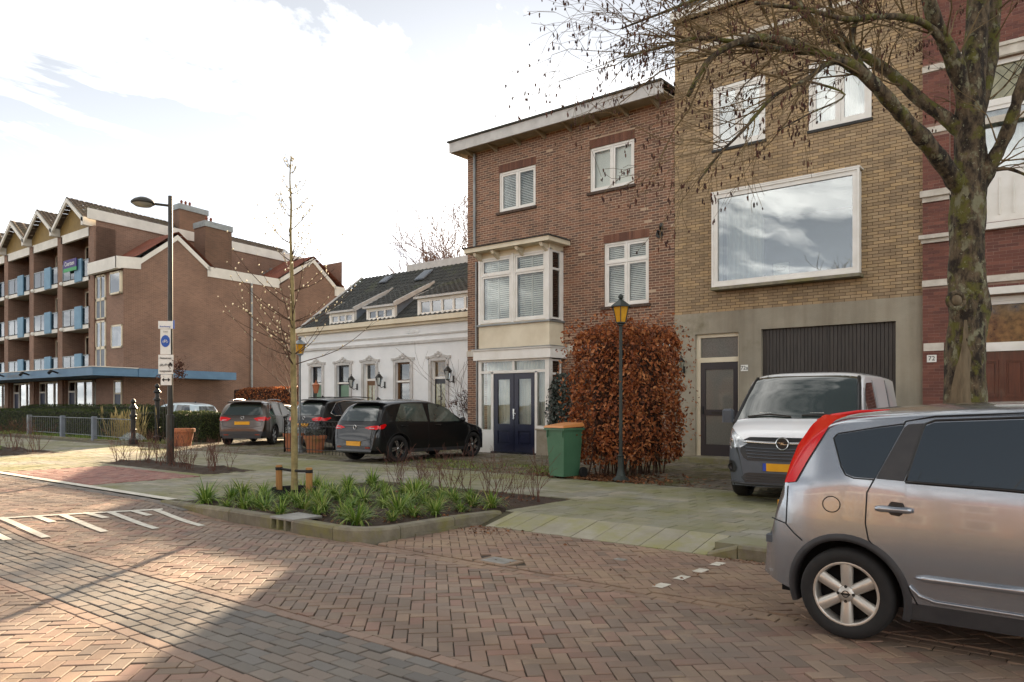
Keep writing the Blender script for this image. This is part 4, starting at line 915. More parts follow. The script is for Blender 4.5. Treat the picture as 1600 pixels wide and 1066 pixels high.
g = MB(); curtain(g, a+.1, c-.1, 6.1, 8.3, yy+.2); g.build('curtain', 'curtain', wd)
b = MB(); b.box(a-.3, c+.3, FY-.06, FY+.03, f+.02, f+.2); b.box(a-.36, c+.36, FY-.1, FY+.03, f+.2, f+.27); b.build('lintel', 'white_stone', rh)
a, c, e, f = dh; b = MB(); yy = FY+.12
b.box(a, a+.1, yy, yy+.14, e, f); b.box(c-.1, c, yy, yy+.14, e, f); b.box(-1.56, -1.4, yy, yy+.14, e, f); b.box(a, c, yy, yy+.14, f-.1, f); b.box(a+.1, c-.1, yy, yy+.13, 2.62, 2.74); b.box(a-.1, c+.1, FY-.12, yy, f+.02, f+.16)
ef = b.build('door_frame', 'white_paint', rh)
for (xa, xb) in ((a+.1, -1.56), (-1.4, c-.1)):
    g = MB(); g.box(xa+.06, xb-.06, yy+.05, yy+.06, 2.8, f-.16); g.build('fanlight', 'painted_reflect', ef); b = MB(); frame_box(b, xa, xb, 2.74, f-.1, yy+.02, yy+.1, .06); b.build('fanlight_frame', 'white_paint', ef)
    b = MB(); b.box(xa, xb, yy+.06, yy+.1, e+.05, 2.62)
    for za, zb in ((.35, .95), (1.05, 1.6), (1.7, 2.45)):
        for x0, x1 in ((xa+.12, (xa+xb)/2-.05), ((xa+xb)/2+.05, xb-.12)): frame_box(b, x0, x1, za, zb, yy+.035, yy+.06, .035); b.bbox(x0+.07, x1-.07, yy+.045, yy+.06, za+.07, zb-.07, .006)
    b.build('door', 'mahogany', rh)
b = MB(); b.box(-1.5, -1.46, yy-.015, yy, 1.35, 1.5); b.build('bell', 'plastic_black', ef)
# ================================================================= white cottage
ct = thing('cottage', 'low white rendered cottage with dark tiled roof and three dormers', 'house', (-22, 20, PV))
CY = 20.0; X0, X1 = -27.95, -16.45
wins = [(-27.2, -26.46), (-25.46, -24.66), (-23.78, -23.07), (-21.91, -21.12), (-20.01, -19.26)]
ho = [(a, c, PV+.02 if i in (2, 4) else .75, 3.16) for i, (a, c) in enumerate(wins)]
b = MB(); wall_panel(b, X0, X1, PV-.05, 4.62, CY, ho, .2)
rs = 2.75/3.6; E0 = 19.8; RY, RZ = 23.4, 4.65+2.75
b.poly([(X0, CY, PV), (X0, 27, PV), (X0, 27, 4.6), (X0, RY, RZ-.06), (X0, CY, 4.72)]); b.quad((X0, 27, PV), (X1, 27, PV), (X1, 27, 4.6), (X0, 27, 4.6)); b.quad((X1, CY, PV), (X1, 27, PV), (X1, 27, 4.6), (X1, CY, 4.6))
b.build('wall', 'white_render', ct)
b = MB(); b.box(X0-.05, X1, CY-.07, CY, 3.82, 3.92); b.box(X0-.03, X1, CY-.04, CY, 4.1, 4.16); b.build('string_course', 'grey_trim', ct)
b = MB(); b.box(X0-.1, X1, 19.72, CY, 4.6, 4.78); b.box(X0-.06, X1, 19.86, CY, 4.5, 4.6); b.build('cornice', 'cream_paint', ct)
roof_part(ct, 'roof', [((X0, E0, 4.65), (X1-X0, 0, 0), (0, RY-E0, 2.75), 46, 15)], 'roof_dark')
b = MB(); b.prism([(X0+.05, E0+.1, 4.6), (X0+.05, RY, RZ-.05), (X0+.05, 27.2, 4.6)], (X1-X0-.06, 0, 0)); b.build('roof_body', 'roof_dark', ct)
b = MB(); b.box(-24.9+.0, X1, RY-.06, RY+.12, RZ-.02, RZ+.28); b.build('ridge_board', 'grey_trim', ct)
b = MB(); b.tube([(X0-.02, E0, 4.72), (X0-.02, RY, RZ+.05)], .05, 6); b.build('verge', 'grey_trim', ct)
def surround(a, c, top, zb):
    b = MB(); m = (a+c)/2; w = .13; t = .05; y = CY
    b.box(a-w, a, y-t, y, zb, top+.02); b.box(c, c+w, y-t, y, zb, top+.02)
    pts = []; n = 12
    for i in range(n+1):
        u = i/n; x = a-w-.06+(c-a+2*w+.12)*u; pts.append((x, top+.1+.09*math.sin(math.pi*u)))
    for i in range(n): b.prism([(pts[i][0], y-t, pts[i][1]-.06), (pts[i+1][0], y-t, pts[i+1][1]-.06), (pts[i+1][0], y-t, pts[i+1][1]+.02), (pts[i][0], y-t, pts[i][1]+.02)], (0, t, 0))
    b.box(a-.01, c+.01, y-t+.02, y, top-.02, top+.1); b.box(a-w-.1, a-w+.02, y-t-.02, y, top+.06, top+.15); b.box(c+w-.02, c+w+.1, y-t-.02, y, top+.06, top+.15)
    b.ball((m, y-t, top+.26), .075, 8, (1, .6, 1)); b.ball((m-.13, y-t, top+.21), .06, 8, (1.3, .6, .8)); b.ball((m+.13, y-t, top+.21), .06, 8, (1.3, .6, .8)); b.ball((m, y-t, top+.15), .06, 8, (1.5, .6, 1))
    b.ball((a-w/2, y-t, top-.12), .05, 6, (1, .6, 1.6)); b.ball((c+w/2, y-t, top-.12), .05, 6, (1, .6, 1.6)); return b
for i, (a, c) in enumerate(wins):
    b = surround(a, c, 3.16, ho[i][2]); b.build('window_surround', 'grey_trim', ct)
    if i in (2, 4):
        d = MB(); frame_box(d, a, c, ho[i][2], 3.16, CY+.1, CY+.18, .06); d.box(a+.06, c-.06, CY+.1, CY+.17, 2.48, 2.56); fr_ = d.build('door_frame', 'white_paint', ct)
        g = MB(); g.box(a+.06, c-.06, CY+.14, CY+.148, 2.56, 3.1); g.build('fanlight', 'painted_reflect' if i == 4 else 'glass_dark', fr_)
        d = MB(); d.box(a+.06, c-.06, CY+.12, CY+.17, .14, 2.48); dd = d.build('door', 'dark_door' if i == 4 else 'oak_door', ct)
        m = (a+c)/2
        for xa, xb in ((a+.12, m-.03), (m+.03, c-.12)):
            g = MB(); g.box(xa, xb, CY+.108, CY+.118, 1.2, 2.3); g.build('pane', 'leaded_glass', dd); g = MB(); g.box(xa, xb, CY+.108, CY+.12, .3, 1.05); g.build('panel', 'oak_door', dd)
    else:
        w = window(ct, a, c, ho[i][2], 3.16, CY+.06, cols=1, split=2.42, mat='dark_door' if i != 3 else 'oak_door', t=.04, ct=.04, glass='glass_dark')
        g = MB()
        if i < 2:
            g.box(a+.08, c-.08, CY+.115, CY+.125, .85, 2.34); g.build('screen', 'green_shutter', w)
        else: curtain(g, a+.05, c-.05, .8, 2.2, CY+.35); g.build('curtain', 'curtain', w)
        g = MB(); g.box(a-.01, c+.01, CY+.02, CY+.11, 2.385, 2.455); g.build('transom', 'white_paint', w)
        g = MB(); g.box(a-.1, c+.1, CY-.08, CY+.1, .68, .75); g.build('sill', 'grey_trim', w)
# monogram relief under the cornice
b = MB(); b.ball((-21.0, CY-.01, 4.28), .1, 8, (1.6, .3, .8)); b.ball((-20.75, CY-.01, 4.26), .08, 8, (1.4, .3, .8)); b.ball((-21.25, CY-.01, 4.26), .08, 8, (1.4, .3, .8)); b.build('relief', 'white_render', ct)
def dormer(xa, xb, zt, zback, nlights, right=True):
    yF = 20.1; zb = 4.66+.764*(yF-19.8)-.1; yB = 19.8+(zback-4.65)/.764
    b = MB()
    for x in (xa, xb): b.add([(x, yF, zb), (x, yF, zt), (x, yB, zback)], [(0, 1, 2)])
    b.quad((xa, yF+.1, zb), (xb, yF+.1, zb), (xb, yF+.1, zt), (xa, yF+.1, zt)); d = b.build('dormer', 'lead_cheek', ct)
    b = MB(); t = .1
    b.box(xa-.02, xa+t, yF-.03, yF+.1, zb, zt); b.box(xb-t, xb+.02, yF-.03, yF+.1, zb, zt); b.box(xa+t, xb-t, yF-.03, yF+.1, zb, zb+.13); b.box(xa+t, xb-t, yF-.03, yF+.1, zt-.1, zt)
    wl_ = (xb-xa-2*t)/nlights
    for k in range(nlights):
        x0 = xa+t+k*wl_; frame_box(b, x0+.005, x0+wl_-.005, zb+.13, zt-.1, yF-.01, yF+.06, .045)
    b.build('frame', 'white_paint', d)
    for k in range(nlights):
        x0 = xa+t+k*wl_; g = MB(); g.box(x0+.05, x0+wl_-.05, yF+.02, yF+.03, zb+.17, zt-.14); g.build('pane', 'glass_big', d)
    v, f, tt = tiled((xa-.08, yF-.14, zt+.02), (xb-xa+.16, 0, 0), (0, yB-yF+.1, zback-zt+.02), max(3, int((xb-xa)/.25)), 9)
    raw('dormer_roof', np.array(v), np.array(f), 'roof_dark', d, tint=tt)
    b = MB(); b.box(xa-.1, xb+.1, yF-.18, yF-.02, zt-.03, zt+.05)
    sl = (zback-zt)/(yB-yF)
    b.prism([(xb+.02, yF-.1, zt-.06), (xb+.02, yF-.1, zt+.14), (xb+.02, yB, zback+.09), (xb+.02, yB, zback-.06)], (.07, 0, 0)); b.prism([(xa-.09, yF-.1, zt-.02), (xa-.09, yF-.1, zt+.1), (xa-.09, yB, zback+.07), (xa-.09, yB, zback-.04)], (.04, 0, 0)); b.build('dormer_trim', 'grey_trim', d)
dormer(-26.05, -24.5, 5.33, 6.42, 3); dormer(-23.7, -22.1, 5.36, 6.47, 3); dormer(-20.8, -17.2, 5.5, 6.5, 6)
def skylight(x, y, w, l):
    z = 4.65+.764*(y-19.8)+.09; n = np.array((0, -.607, .794)); u = np.array((0, .794, .607)); p = np.array((x, y, z)); b = MB()
    P = [p, p+(w, 0, 0), p+(w, 0, 0)+u*l, p+u*l]; b.prism([tuple(q) for q in P], tuple(n*.06)); f = b.build('skylight', 'lead_cheek', ct); g = MB(); Q = [q+n*.066+d for q, d in zip(P, (np.array((.05, 0, 0))+u*.05, np.array((-.05, 0, 0))+u*.05, np.array((-.05, 0, 0))-u*.05, np.array((.05, 0, 0))-u*.05))]; g.poly([tuple(q) for q in Q]); g.build('pane', 'glass_big', f)
skylight(-25.85, 22.6, .45, .5); skylight(-23.4, 22.4, .5, .75)
wall_lantern(-24.2, CY, 2.35, 'black lantern on the white cottage wall between second window and wooden door', s=1.25, arm=.3); wall_lantern(-22.55, CY, 2.4, 'black lantern on the white cottage wall right of the wooden door', s=1.25, arm=.3); wall_lantern(-18.9, CY, 2.55, 'black lantern on the white cottage wall right of the dark panelled door', s=1.3, arm=.3)
# ================================================================= apartment block (own slightly skewed grid: u to the left, s to the back)
AC = np.array((-42.0, 18.82)); AV = np.array((-.178, .984))
def A_(u, s, z): p = AC+np.array((-u, 0))+AV*s; return (p[0], p[1], z)
class AB(MB):
    def abox(s, u0, u1, s0, s1, z0, z1):
        if u0 < u1: u0, u1 = u1, u0
        return s.add([A_(u0,s0,z0),A_(u1,s0,z0),A_(u1,s1,z0),A_(u0,s1,z0),A_(u0,s0,z1),A_(u1,s0,z1),A_(u1,s1,z1),A_(u0,s1,z1)],
              [(0,3,2,1),(4,5,6,7),(0,1,5,4),(1,2,6,5),(2,3,7,6),(3,0,4,7)])
ap = thing('apartment_block', 'brown brick apartment block with blue balcony panels and white gables', 'apartment building', (-46, 19, PV))
# body walls: side wall with its two gables is one polygon
b = AB()
top = [(0, 8.8), (0, 9.2), (.95, 9.2), (3.33, 11.1), (5.7, 9.3), (11.1, 9.4), (14.25, 11.4), (17.3, 9.6)]
poly = [A_(0, 0, PV)]+[A_(0, s, z) for s, z in top]+[A_(0, 17.3, PV)]; b.poly(poly[::-1])
b.poly([A_(0, 0, PV), A_(3.4, 0, PV), A_(3.4, 0, 8.9), A_(0, 0, 8.9)])           # front of the end wing
b.poly([A_(3.4, 0, 8.5), A_(3.4, 16.4, 8.5), A_(3.4, 16.4, 12), A_(3.4, 0, 12)])  # side of the upper block above the wing
b.poly([A_(3.4, 0, PV), A_(3.4, 2, PV), A_(3.4, 2, 9), A_(3.4, 0, 9)])
b.poly([A_(3.4, 1.2, PV), A_(30, 1.2, PV), A_(30, 1.2, 12), A_(3.4, 1.2, 12)]); b.poly([A_(30, 1.2, PV), A_(30, 17, PV), A_(30, 17, 12), A_(30, 1.2, 12)]); b.poly([A_(0, 17.3, PV), A_(30, 17.3, PV), A_(30, 17.3, 12), A_(0, 17.3, 12)][::-1])
b.build('wall', 'flat_brick', ap)
# white verges and gutters along the side wall
b = AB()
def strip(pts, h, t=.12, u=-.06):
    for (s0, z0), (s1, z1) in zip(pts[:-1], pts[1:]):
        P = [A_(u, s0, z0-h), A_(u, s1, z1-h), A_(u, s1, z1), A_(u, s0, z0)]; Q = [A_(u+t, s0, z0-h), A_(u+t, s1, z1-h), A_(u+t, s1, z1), A_(u+t, s0, z0)]
        b.add(P+Q, [(0,1,2,3)[::-1], (4,5,6,7), (0,1,5,4), (1,2,6,5), (2,3,7,6), (3,0,4,7)])
strip([(-.45, 9.42), (1.0, 9.55)], .62); strip([(1.0, 9.52), (3.33, 11.25), (5.6, 9.75)], .3); strip([(5.4, 9.78), (11.1, 9.84)], .6); strip([(11.1, 9.84), (14.25, 11.75), (16.6, 10.15)], .32); strip([(16.5, 10.1), (17.6, 10.1)], .7)
b.abox(-.05, 3.5, -.45, -.2, 8.78, 9.42); b.build('white_fascia', 'white_fascia', ap)
b = AB(); b.abox(3.32, 3.42, -.5, 16.6, 11.92, 12.5); b.build('white_band', 'white_fascia', ap)
# roofs
def plane(u0, s0, z0, u1, s1, z1, du, ds):
    o = np.array(A_(u0, s0, z0)); return o, np.array(A_(u0+du, s0+ds, z0))-o, np.array(A_(u1, s1, z1))-o
for gp in (0, 1):
  pl = []
  if gp == 0:
   for (s0, z0, s1, z1) in ((.8, 9.6, 3.33, 11.4), (5.9, 9.7, 3.33, 11.4)): o, u, v = plane(-.12, s0, z0, -.12, s1, z1, 3.6, 0); pl.append((o, u, v, 14, 9))
  else:
   for (s0, z0, s1, z1) in ((11.0, 9.85, 14.25, 11.85), (17.5, 10.1, 14.25, 11.85)): o, u, v = plane(-.12, s0, z0, -.12, s1, z1, 3.6, 0); pl.append((o, u, v, 14, 10))
  roof_part(ap, 'roof', pl, 'roof_red')
b = AB(); b.poly([A_(0, -.3, 9.3), A_(0, 17.4, 9.3), A_(3.5, 17.4, 9.3), A_(3.5, -.3, 9.3)]); b.build('flat_roof', 'bitumen', ap)
b = AB()
for k in range(8):
    s = 1.6+k*.28; z = 9.75+k*.17; b.abox(3.28, 3.4, s, s+.3, z, z+.32)
for k in range(5): s = 11.6+k*.32; z = 10.1+k*.2; b.abox(3.28, 3.4, s, s+.3, z, z+.3)
b.build('step_flashing', 'zinc', ap)
b = AB(); b.tube([A_(-.14, 8.7, 9.2), A_(-.14, 8.7, PV)], .07, 8); b.build('drainpipe', 'zinc', ap)
def chim(u0, u1, s0, s1, z0, z1, n):
    b = AB(); b.abox(u0, u1, s0, s1, z0, z1-.35); c = b.build('chimney', 'chimney_brick', ap)
    b = AB(); b.abox(u0-.06, u1+.06, s0-.06, s1+.06, z1-.35, z1); b.build('cap', 'zinc', c)
    b = AB()
    for k in range(n): p = A_((u0+u1)/2, s0+.5+k*.32, z1); b.lathe([(.09, 0), (.07, .28), (.1, .3), (.05, .42), (.001, .43)], p, 8)
    b.build('pot', 'roof_red', c)
chim(.7, 2.0, 5.7, 7.7, 9.2, 12.7, 2); chim(5.0, 6.2, 6.4, 8.6, 12.4, 14.6, 3)
# gabled bays: bay width 4.45, first ridge u=6
fl = [3.35, 6.08, 8.8]
for k in range(6):
    uc = 6.0+4.45*k; ua, ub = uc-2.12, uc+1.75
    dep = 16.4
    for (u0, sgn) in ((uc-2.28, 1), (uc+2.17, -1)):
        o = np.array(A_(u0, -.55, 12.0)); u = np.array(A_(u0, dep, 12.0))-o; v = np.array(A_(uc, -.55, 13.5))-o
        pass
    roof_part(ap, 'gable_roof', [(np.array(A_(uc-2.3, -.6, 12.02)), np.array(A_(uc-2.3, dep, 12.02))-np.array(A_(uc-2.3, -.6, 12.02)), np.array(A_(uc, -.6, 13.5))-np.array(A_(uc-2.3, -.6, 12.02)), 58 if k < 2 else 30, 9), (np.array(A_(uc+2.15, -.6, 12.05)), np.array(A_(uc+2.15, dep, 12.05))-np.array(A_(uc+2.15, -.6, 12.05)), np.array(A_(uc, -.6, 13.5))-np.array(A_(uc+2.15, -.6, 12.05)), 40 if k < 2 else 20, 8)], 'roof_brown')
    b = AB(); b.poly([A_(uc-2.2, -.1, 11.6), A_(uc+2.1, -.1, 11.6), A_(uc+2.1, -.1, 12.02), A_(uc, -.1, 13.4), A_(uc-2.2, -.1, 12.0)]); b.build('gable_panel', 'ochre_panel', ap)
    b = AB()
    for (p, q) in (((uc-2.25, 11.98), (uc, 13.45)), ((uc, 13.45), (uc+2.1, 12.02))):
        P = [A_(p[0], -.62, p[1]-.24), A_(q[0], -.62, q[1]-.24), A_(q[0], -.62, q[1]), A_(p[0], -.62, p[1])]; Q = [tuple(np.array(r)+(0, .1, 0)) for r in P]; b.add(P+Q, [(0,1,2,3),(4,5,6,7),(0,1,5,4),(1,2,6,5),(2,3,7,6),(3,0,4,7)])
    b.abox(uc-2.3, uc-2.0, -.62, .3, 11.6, 12.05); b.abox(uc-2.0, uc+1.9, -.12, .05, 11.12, 11.62); b.build('bargeboard', 'white_fascia', ap)
    b = AB(); b.abox(uc+1.75, uc+2.45, -.12, 1.2, PV, 11.55); 
    if k == 0: b.abox(uc-2.6, uc-1.9, -.12, 1.2, 3.0, 11.6)
    b.build('pier', 'flat_brick', ap)
    for i, z in enumerate(fl):
        b = AB(); b.abox(ua, ub, -.05, 1.18, z-.2, z); sl = b.build('balcony', 'concrete_soffit', ap)
        b = AB(); b.abox(ua+.05, ub-.05, -.12, -.06, z-.2, z+.02); b.build('edge', 'white_fascia', sl)
        b = AB(); m = uc-.25; b.abox(m-.85, m+.1, -.2, -.12, z-.18, z+1.12); b.build('blue_panel', 'flat_blue', sl)
        b = AB(); b.abox(ua+.05, ub-.05, -.1, -.08, z+.08, z+.98); b.build('glass_panel', 'glass_dark', sl)
        b = AB(); b.abox(ua+.03, ub-.03, -.12, -.06, z+.98, z+1.04)
        for uu in (ua+.05, uc+.6, ub-.1): b.abox(uu, uu+.05, -.12, -.06, z, z+1.0)
        b.build('rail', 'galv', sl)
        for (q0, q1, zz) in ((ua+.5, ua+1.25, 2.25), (uc-.2, uc+1.3, 2.3)):
            b = AB(); y0 = 1.14
            for (e0, e1, g0, g1) in ((q0, q0+.08, .05, zz), (q1-.08, q1, .05, zz), (q0, q1, zz-.08, zz), (q0, q1, .05, .2)): b.abox(e0, e1, y0-.04, y0+.04, z+g0, z+g1)
            w = b.build('balcony_door', 'cream_paint', ap); g = AB(); g.abox(q0+.08, q1-.08, y0-.01, y0+.0, z+.2, z+zz-.08); g.build('pane', 'glass_big', w); g = AB(); g.abox(q0+.08, q1-.08, y0+.03, y0+.035, z+.2, z+zz-.08); g.build('inside', 'dark_room', w)
        b = AB(); b.ball(A_(uc+1.7, -.2, z-.08), .12, 6); b.build('lamp', 'white_fascia', sl)
    # ground floor front under the canopy
    q0, q1 = uc-1.75, uc+1.65; b = AB(); sy = .25
    for (e0, e1, g0, g1) in ((q0, q0+.1, .1, 2.95), (q1-.1, q1, .1, 2.95), (q0, q1, 2.85, 2.95), (q1-1.05, q1-.95, .1, 2.85), (q0, q1-1.0, .85, .95), (q0+1.1, q0+1.18, .1, 2.85), (q1-1, q1-.1, 2.25, 2.35)): b.abox(e0, e1, sy-.06, sy+.06, g0, g1)
    w = b.build('shopfront', 'white_fascia', ap)
    for (e0, e1, g0, g1) in ((q0+.1, q0+1.1, .95, 2.85), (q0+1.18, q1-1.05, .95, 2.85), (q1-.95, q1-.1, 2.35, 2.85)): g = AB(); g.abox(e0, e1, sy, sy+.01, g0, g1); g.build('pane', 'glass_big', w)
    g = AB(); curtain_u = np.linspace(q0+.1, q1-1.05, 60)
    for i in range(59): g.quad(A_(curtain_u[i], sy+.2+.03*math.sin(i*1.1), .95), A_(curtain_u[i+1], sy+.2+.03*math.sin(i*1.1+1.1), .95), A_(curtain_u[i+1], sy+.2+.03*math.sin(i*1.1+1.1), 2.85), A_(curtain_u[i], sy+.2+.03*math.sin(i*1.1), 2.85))
    g.build('curtain', 'curtain', w)
    g = AB(); g.abox(q1-.95, q1-.1, sy-.02, sy+.03, .1, 2.25); g.abox(q0+.1, q1-1.05, sy-.02, sy+.02, .1, .85); g.build('door', 'dark_blue_frame', w)
    b = AB(); b.abox(uc+1.65, uc+2.6, .0, 1.15, PV, 3.1); b.build('pier', 'flat_brick', ap)
# end wing front windows
b = AB(); b.abox(2.05, 3.38, -.04, .06, 3.6, 3.68)
for (g0, g1) in ((3.6, 4.7), (4.7, 6.2), (6.3, 7.4), (7.4, 8.75)):
    for (e0, e1, h0, h1) in ((2.1, 2.2, g0, g1), (3.25, 3.35, g0, g1), (2.1, 3.35, g1-.09, g1), (2.1, 3.35, g0, g0+.07), (2.7, 2.77, g0, g1)): b.abox(e0, e1, -.05, .03, h0, h1)
w = b.build('stair_window', 'cream_paint', ap)
for (g0, g1, m) in ((3.68, 4.6, 'lead_cheek'), (4.78, 6.1, 'glass_big'), (6.37, 7.3, 'lead_cheek'), (7.48, 8.65, 'glass_big')):
    for (e0, e1) in ((2.2, 2.7), (2.77, 3.25)): g = AB(); g.abox(e0, e1, -.02, -.01, g0, g1); g.build('pane', m, w)
for (g0, g1, tilt) in ((7.5, 8.7, .1), (4.6, 5.85, .0)):
    b = AB()
    for (e0, e1, h0, h1) in ((.1, .18, g0, g1), (1.32, 1.4, g0, g1), (.1, 1.4, g1-.09, g1), (.1, 1.4, g0, g0+.09)): b.abox(e0, e1, -.06-tilt, -.0, h0, h1)
    w = b.build('window', 'cream_paint', ap); g = AB(); g.abox(.18, 1.32, -.045-tilt, -.035-tilt, g0+.09, g1-.09); g.build('pane', 'glass_big', w); g = AB(); g.abox(.18, 1.32, -.012, -.008, g0+.09, g1-.09); g.build('blind', 'blind', w)
b = AB(); b.abox(.15, .25, -.05, .05, PV, 2.85); b.abox(1.0, 1.1, -.05, .05, PV, 2.85); b.abox(.15, 1.1, -.05, .05, 2.75, 2.85); b.abox(.15, 1.1, -.05, .05, 2.1, 2.18); w = b.build('side_door_frame', 'cream_paint', ap)
g = AB(); g.abox(.25, 1.0, -.02, .0, PV, 2.1); g.build('door', 'dark_blue_frame', w); g = AB(); g.abox(.25, 1.0, -.02, .0, 2.18, 2.75); g.build('pane', 'glass_dark', w)
# canopy
b = AB(); b.abox(-1.5, 30, -2.4, .1, 3.0, 3.42); c = b.build('canopy', 'canopy_blue', ap)
b = AB(); b.abox(-1.55, 30, -2.45, .1, 3.42, 3.46); b.build('coping', 'white_fascia', c)
b = AB(); b.abox(-1.55, -.1, .1, 6.5, 3.0, 3.44); b.build('canopy_return', 'canopy_blue', ap)
for uu in (2.6, 6.6, 10.5): b = AB(); p = A_(uu, -2.45, 3.2); b.tube([p, tuple(np.array(p)+(0, -.35, .12))], .05, 6); b.tube([tuple(np.array(p)+(0, -.35, .12)), tuple(np.array(p)+(.15, -.5, -.02))], .08, 8); b.build('spotlight', 'iron', c)
text('lettering', 'De Leerlooierij', 'sign_grey', A_(9.0, -2.47, 3.22), .34, c)
# for-sale banner on the top balcony rail
bn = thing('sale_banner', 'purple and green estate agent board hanging on the top balcony rail', 'banner', A_(6.3, -.3, 9.3))
b = AB(); b.abox(5.3, 7.1, -.32, -.28, 9.5, 9.98); b.build('board', 'banner_purple', bn); b = AB(); b.abox(5.3, 7.1, -.32, -.28, 9.3, 9.5); b.build('strip', 'banner_green', bn)
text('lettering', 'Coertsen', 'sign_white', A_(6.2, -.34, 9.74), .36, bn)
# ================================================================= cars
def catmull(P, n=14):
    P = np.array(P, float); out = []
    for i in range(len(P)-1):
        p0, p1, p2, p3 = P[max(i-1, 0)], P[i], P[i+1], P[min(i+2, len(P)-1)]
        for k in range(n):
            t = k/n; out.append(.5*((2*p1)+(-p0+p2)*t+(2*p0-5*p1+4*p2-p3)*t*t+(-p0+3*p1-3*p2+p3)*t**3))
    out.append(P[-1]); return np.array(out)
class Car:
    """local axes: x forward, y left, z up; body is a lofted shell of sections"""
    def __init__(s, root, top, belt, plan, sill=.22, tumble=.16, rc=.10, wheels=(-1.3, 1.3), wr=.31, ar=.36, bot=None, tuck=.05, nexp=2.5, zw=None):
        s.root = root; s.belt = np.array(belt); s.plan = np.array(plan); s.sill = sill; s.tumble = tumble; s.rc = rc; s.wh = wheels; s.wr = wr; s.ar = ar; s.bot = np.array(bot) if bot else np.array([(-9, sill), (9, sill)]); s.tuck = tuck; s.nexp = nexp
        T = catmull(top, 12); x = T[:, 0].copy()
        for i in range(1, len(x)): x[i] = max(x[i], x[i-1]+.0015)
        # extra stations round the wheel arches
        ex = []
        for w in wheels: ex += list(w+ar*np.sin(np.linspace(-math.pi/2, math.pi/2, 25)))
        ex += list(np.linspace(x[0], x[-1], 70))
        s.tx, s.tz = x, T[:, 1]; X = np.unique(np.round(np.concatenate([x, [e for e in ex if x[0] < e < x[-1]]]), 4))
        keep = [X[0]]
        for q in X[1:]:
            if q-keep[-1] > .0012: keep.append(q)
        s.X = np.array(keep); s.roof = s.tz.max()
        s.px = np.linspace(plan[0][0], plan[-1][0], 200); s.pw = np.interp(s.px, s.plan[:, 0], s.plan[:, 1]); k = np.ones(7)/7; pw = np.convolve(np.pad(s.pw, 3, 'edge'), k, 'valid'); s.pw = pw
    def zt(s, x): return float(np.interp(x, s.tx, s.tz))
    def hw(s, x): return float(np.interp(x, s.px, s.pw))
    def zb(s, x):
        z = float(np.interp(x, s.bot[:, 0], s.bot[:, 1]))
        for w in s.wh:
            if abs(x-w) < s.ar: z = max(z, s.wr+math.sqrt(max(0, s.ar**2-(x-w)**2)))
        return min(z, s.zt(x)-.05)
    NL, NU, NT = 9, 6, 12
    def sidey(s, x, z):
        zB = float(np.interp(x, s.belt[:, 0], s.belt[:, 1])); hw = s.hw(x)
        if z <= zB:
            k = (z-s.sill)/max(.05, zB-s.sill); return hw-s.tuck*max(0, (.55-k)/.55)**2-.035*max(0, (k-.45)/.55)**2
        return hw-.035-s.tumble*(z-zB)/max(.1, s.roof-zB)
    def sec(s, x):
        zt = s.zt(x); zb = s.zb(x); rc = min(s.rc, (zt-zb)*.45); zu = zt-rc; zB = float(np.interp(x, s.belt[:, 0], s.belt[:, 1])); zm = min(zB, zu-.0)
        zs = list(np.linspace(zb, zm, s.NL)) + list(np.linspace(zm, zu, s.NU+1))[1:]
        pts = [(s.sidey(x, z), z) for z in zs]; yu = pts[-1][0]
        for t in np.linspace(0, math.pi/2, s.NT+1)[1:]:
            pts.append((yu*abs(math.cos(t))**(2/s.nexp) if t < math.pi/2-1e-6 else 0., zu+rc*math.sin(t)**(2/2.0)))
        return pts
    def side(s, x, z, off=.0, sgn=-1): return (x, sgn*(s.sidey(x, min(z, s.zt(x)-s.rc))+off), z)
    def topz(s, x, y):
        p = s.sec(x); k = s.NL+s.NU-1; ys = [q[0] for q in p[k:]][::-1]; zs = [q[1] for q in p[k:]][::-1]
        return float(np.interp(abs(y), ys, zs))
    def endx(s, y, z, d):
        """x of the outer skin at the rear (d=-1) or front (d=1) for a given y, z"""
        xs = s.X if d < 0 else s.X[::-1]; prev = xs[0]
        for x in xs:
            if s.zt(x) >= z and abs(y) <= s.sidey(x, min(z, s.zt(x)-s.rc)) and z <= s.topz(x, y): 
                lo, hi = prev, x
                for _ in range(8):
                    m = (lo+hi)/2
                    if s.zt(m) >= z and abs(y) <= s.sidey(m, min(z, s.zt(m)-s.rc)) and z <= s.topz(m, y): hi = m
                    else: lo = m
                return hi
            prev = x
        return xs[0]
    def patch_end(s, name, mat, poly, d, off=.01, ny=14, nz=7, parent=None, mirror=False):
        P = np.array(poly); out = []
        for sg in ((1, -1) if mirror else (1,)):
            ys = np.linspace(P[:, 0].min()+.001, P[:, 0].max()-.001, ny); V = []; b = MB()
            for y in ys:
                zz = []
                for i in range(len(P)):
                    a, c = P[i], P[(i+1) % len(P)]
                    if (a[0]-y)*(c[0]-y) <= 0 and abs(a[0]-c[0]) > 1e-9: zz.append(a[1]+(c[1]-a[1])*(y-a[0])/(c[0]-a[0]))
                for z in np.linspace(min(zz), max(zz), nz): V.append((s.endx(y, z, d)+d*off, sg*(y*1.004), z))
            b.add(V, [(i*nz+j, (i+1)*nz+j, (i+1)*nz+j+1, i*nz+j+1) for i in range(ny-1) for j in range(nz-1)]); out.append(b.build(name, mat, parent or s.root, smooth=True))
        return out
    def end_line(s, pts, d, r=.005, mat='seam', name='panel_gap'):
        L_ = []
        for a, c in zip(pts[:-1], pts[1:]): L_ += [(a[0]+(c[0]-a[0])*k/8, a[1]+(c[1]-a[1])*k/8) for k in range(8)]
        L_.append(pts[-1]); b = MB(); b.tube([(s.endx(y, z, d)+d*.001, y, z) for y, z in L_], r, 5); return b.build(name, mat, s.root, smooth=True)
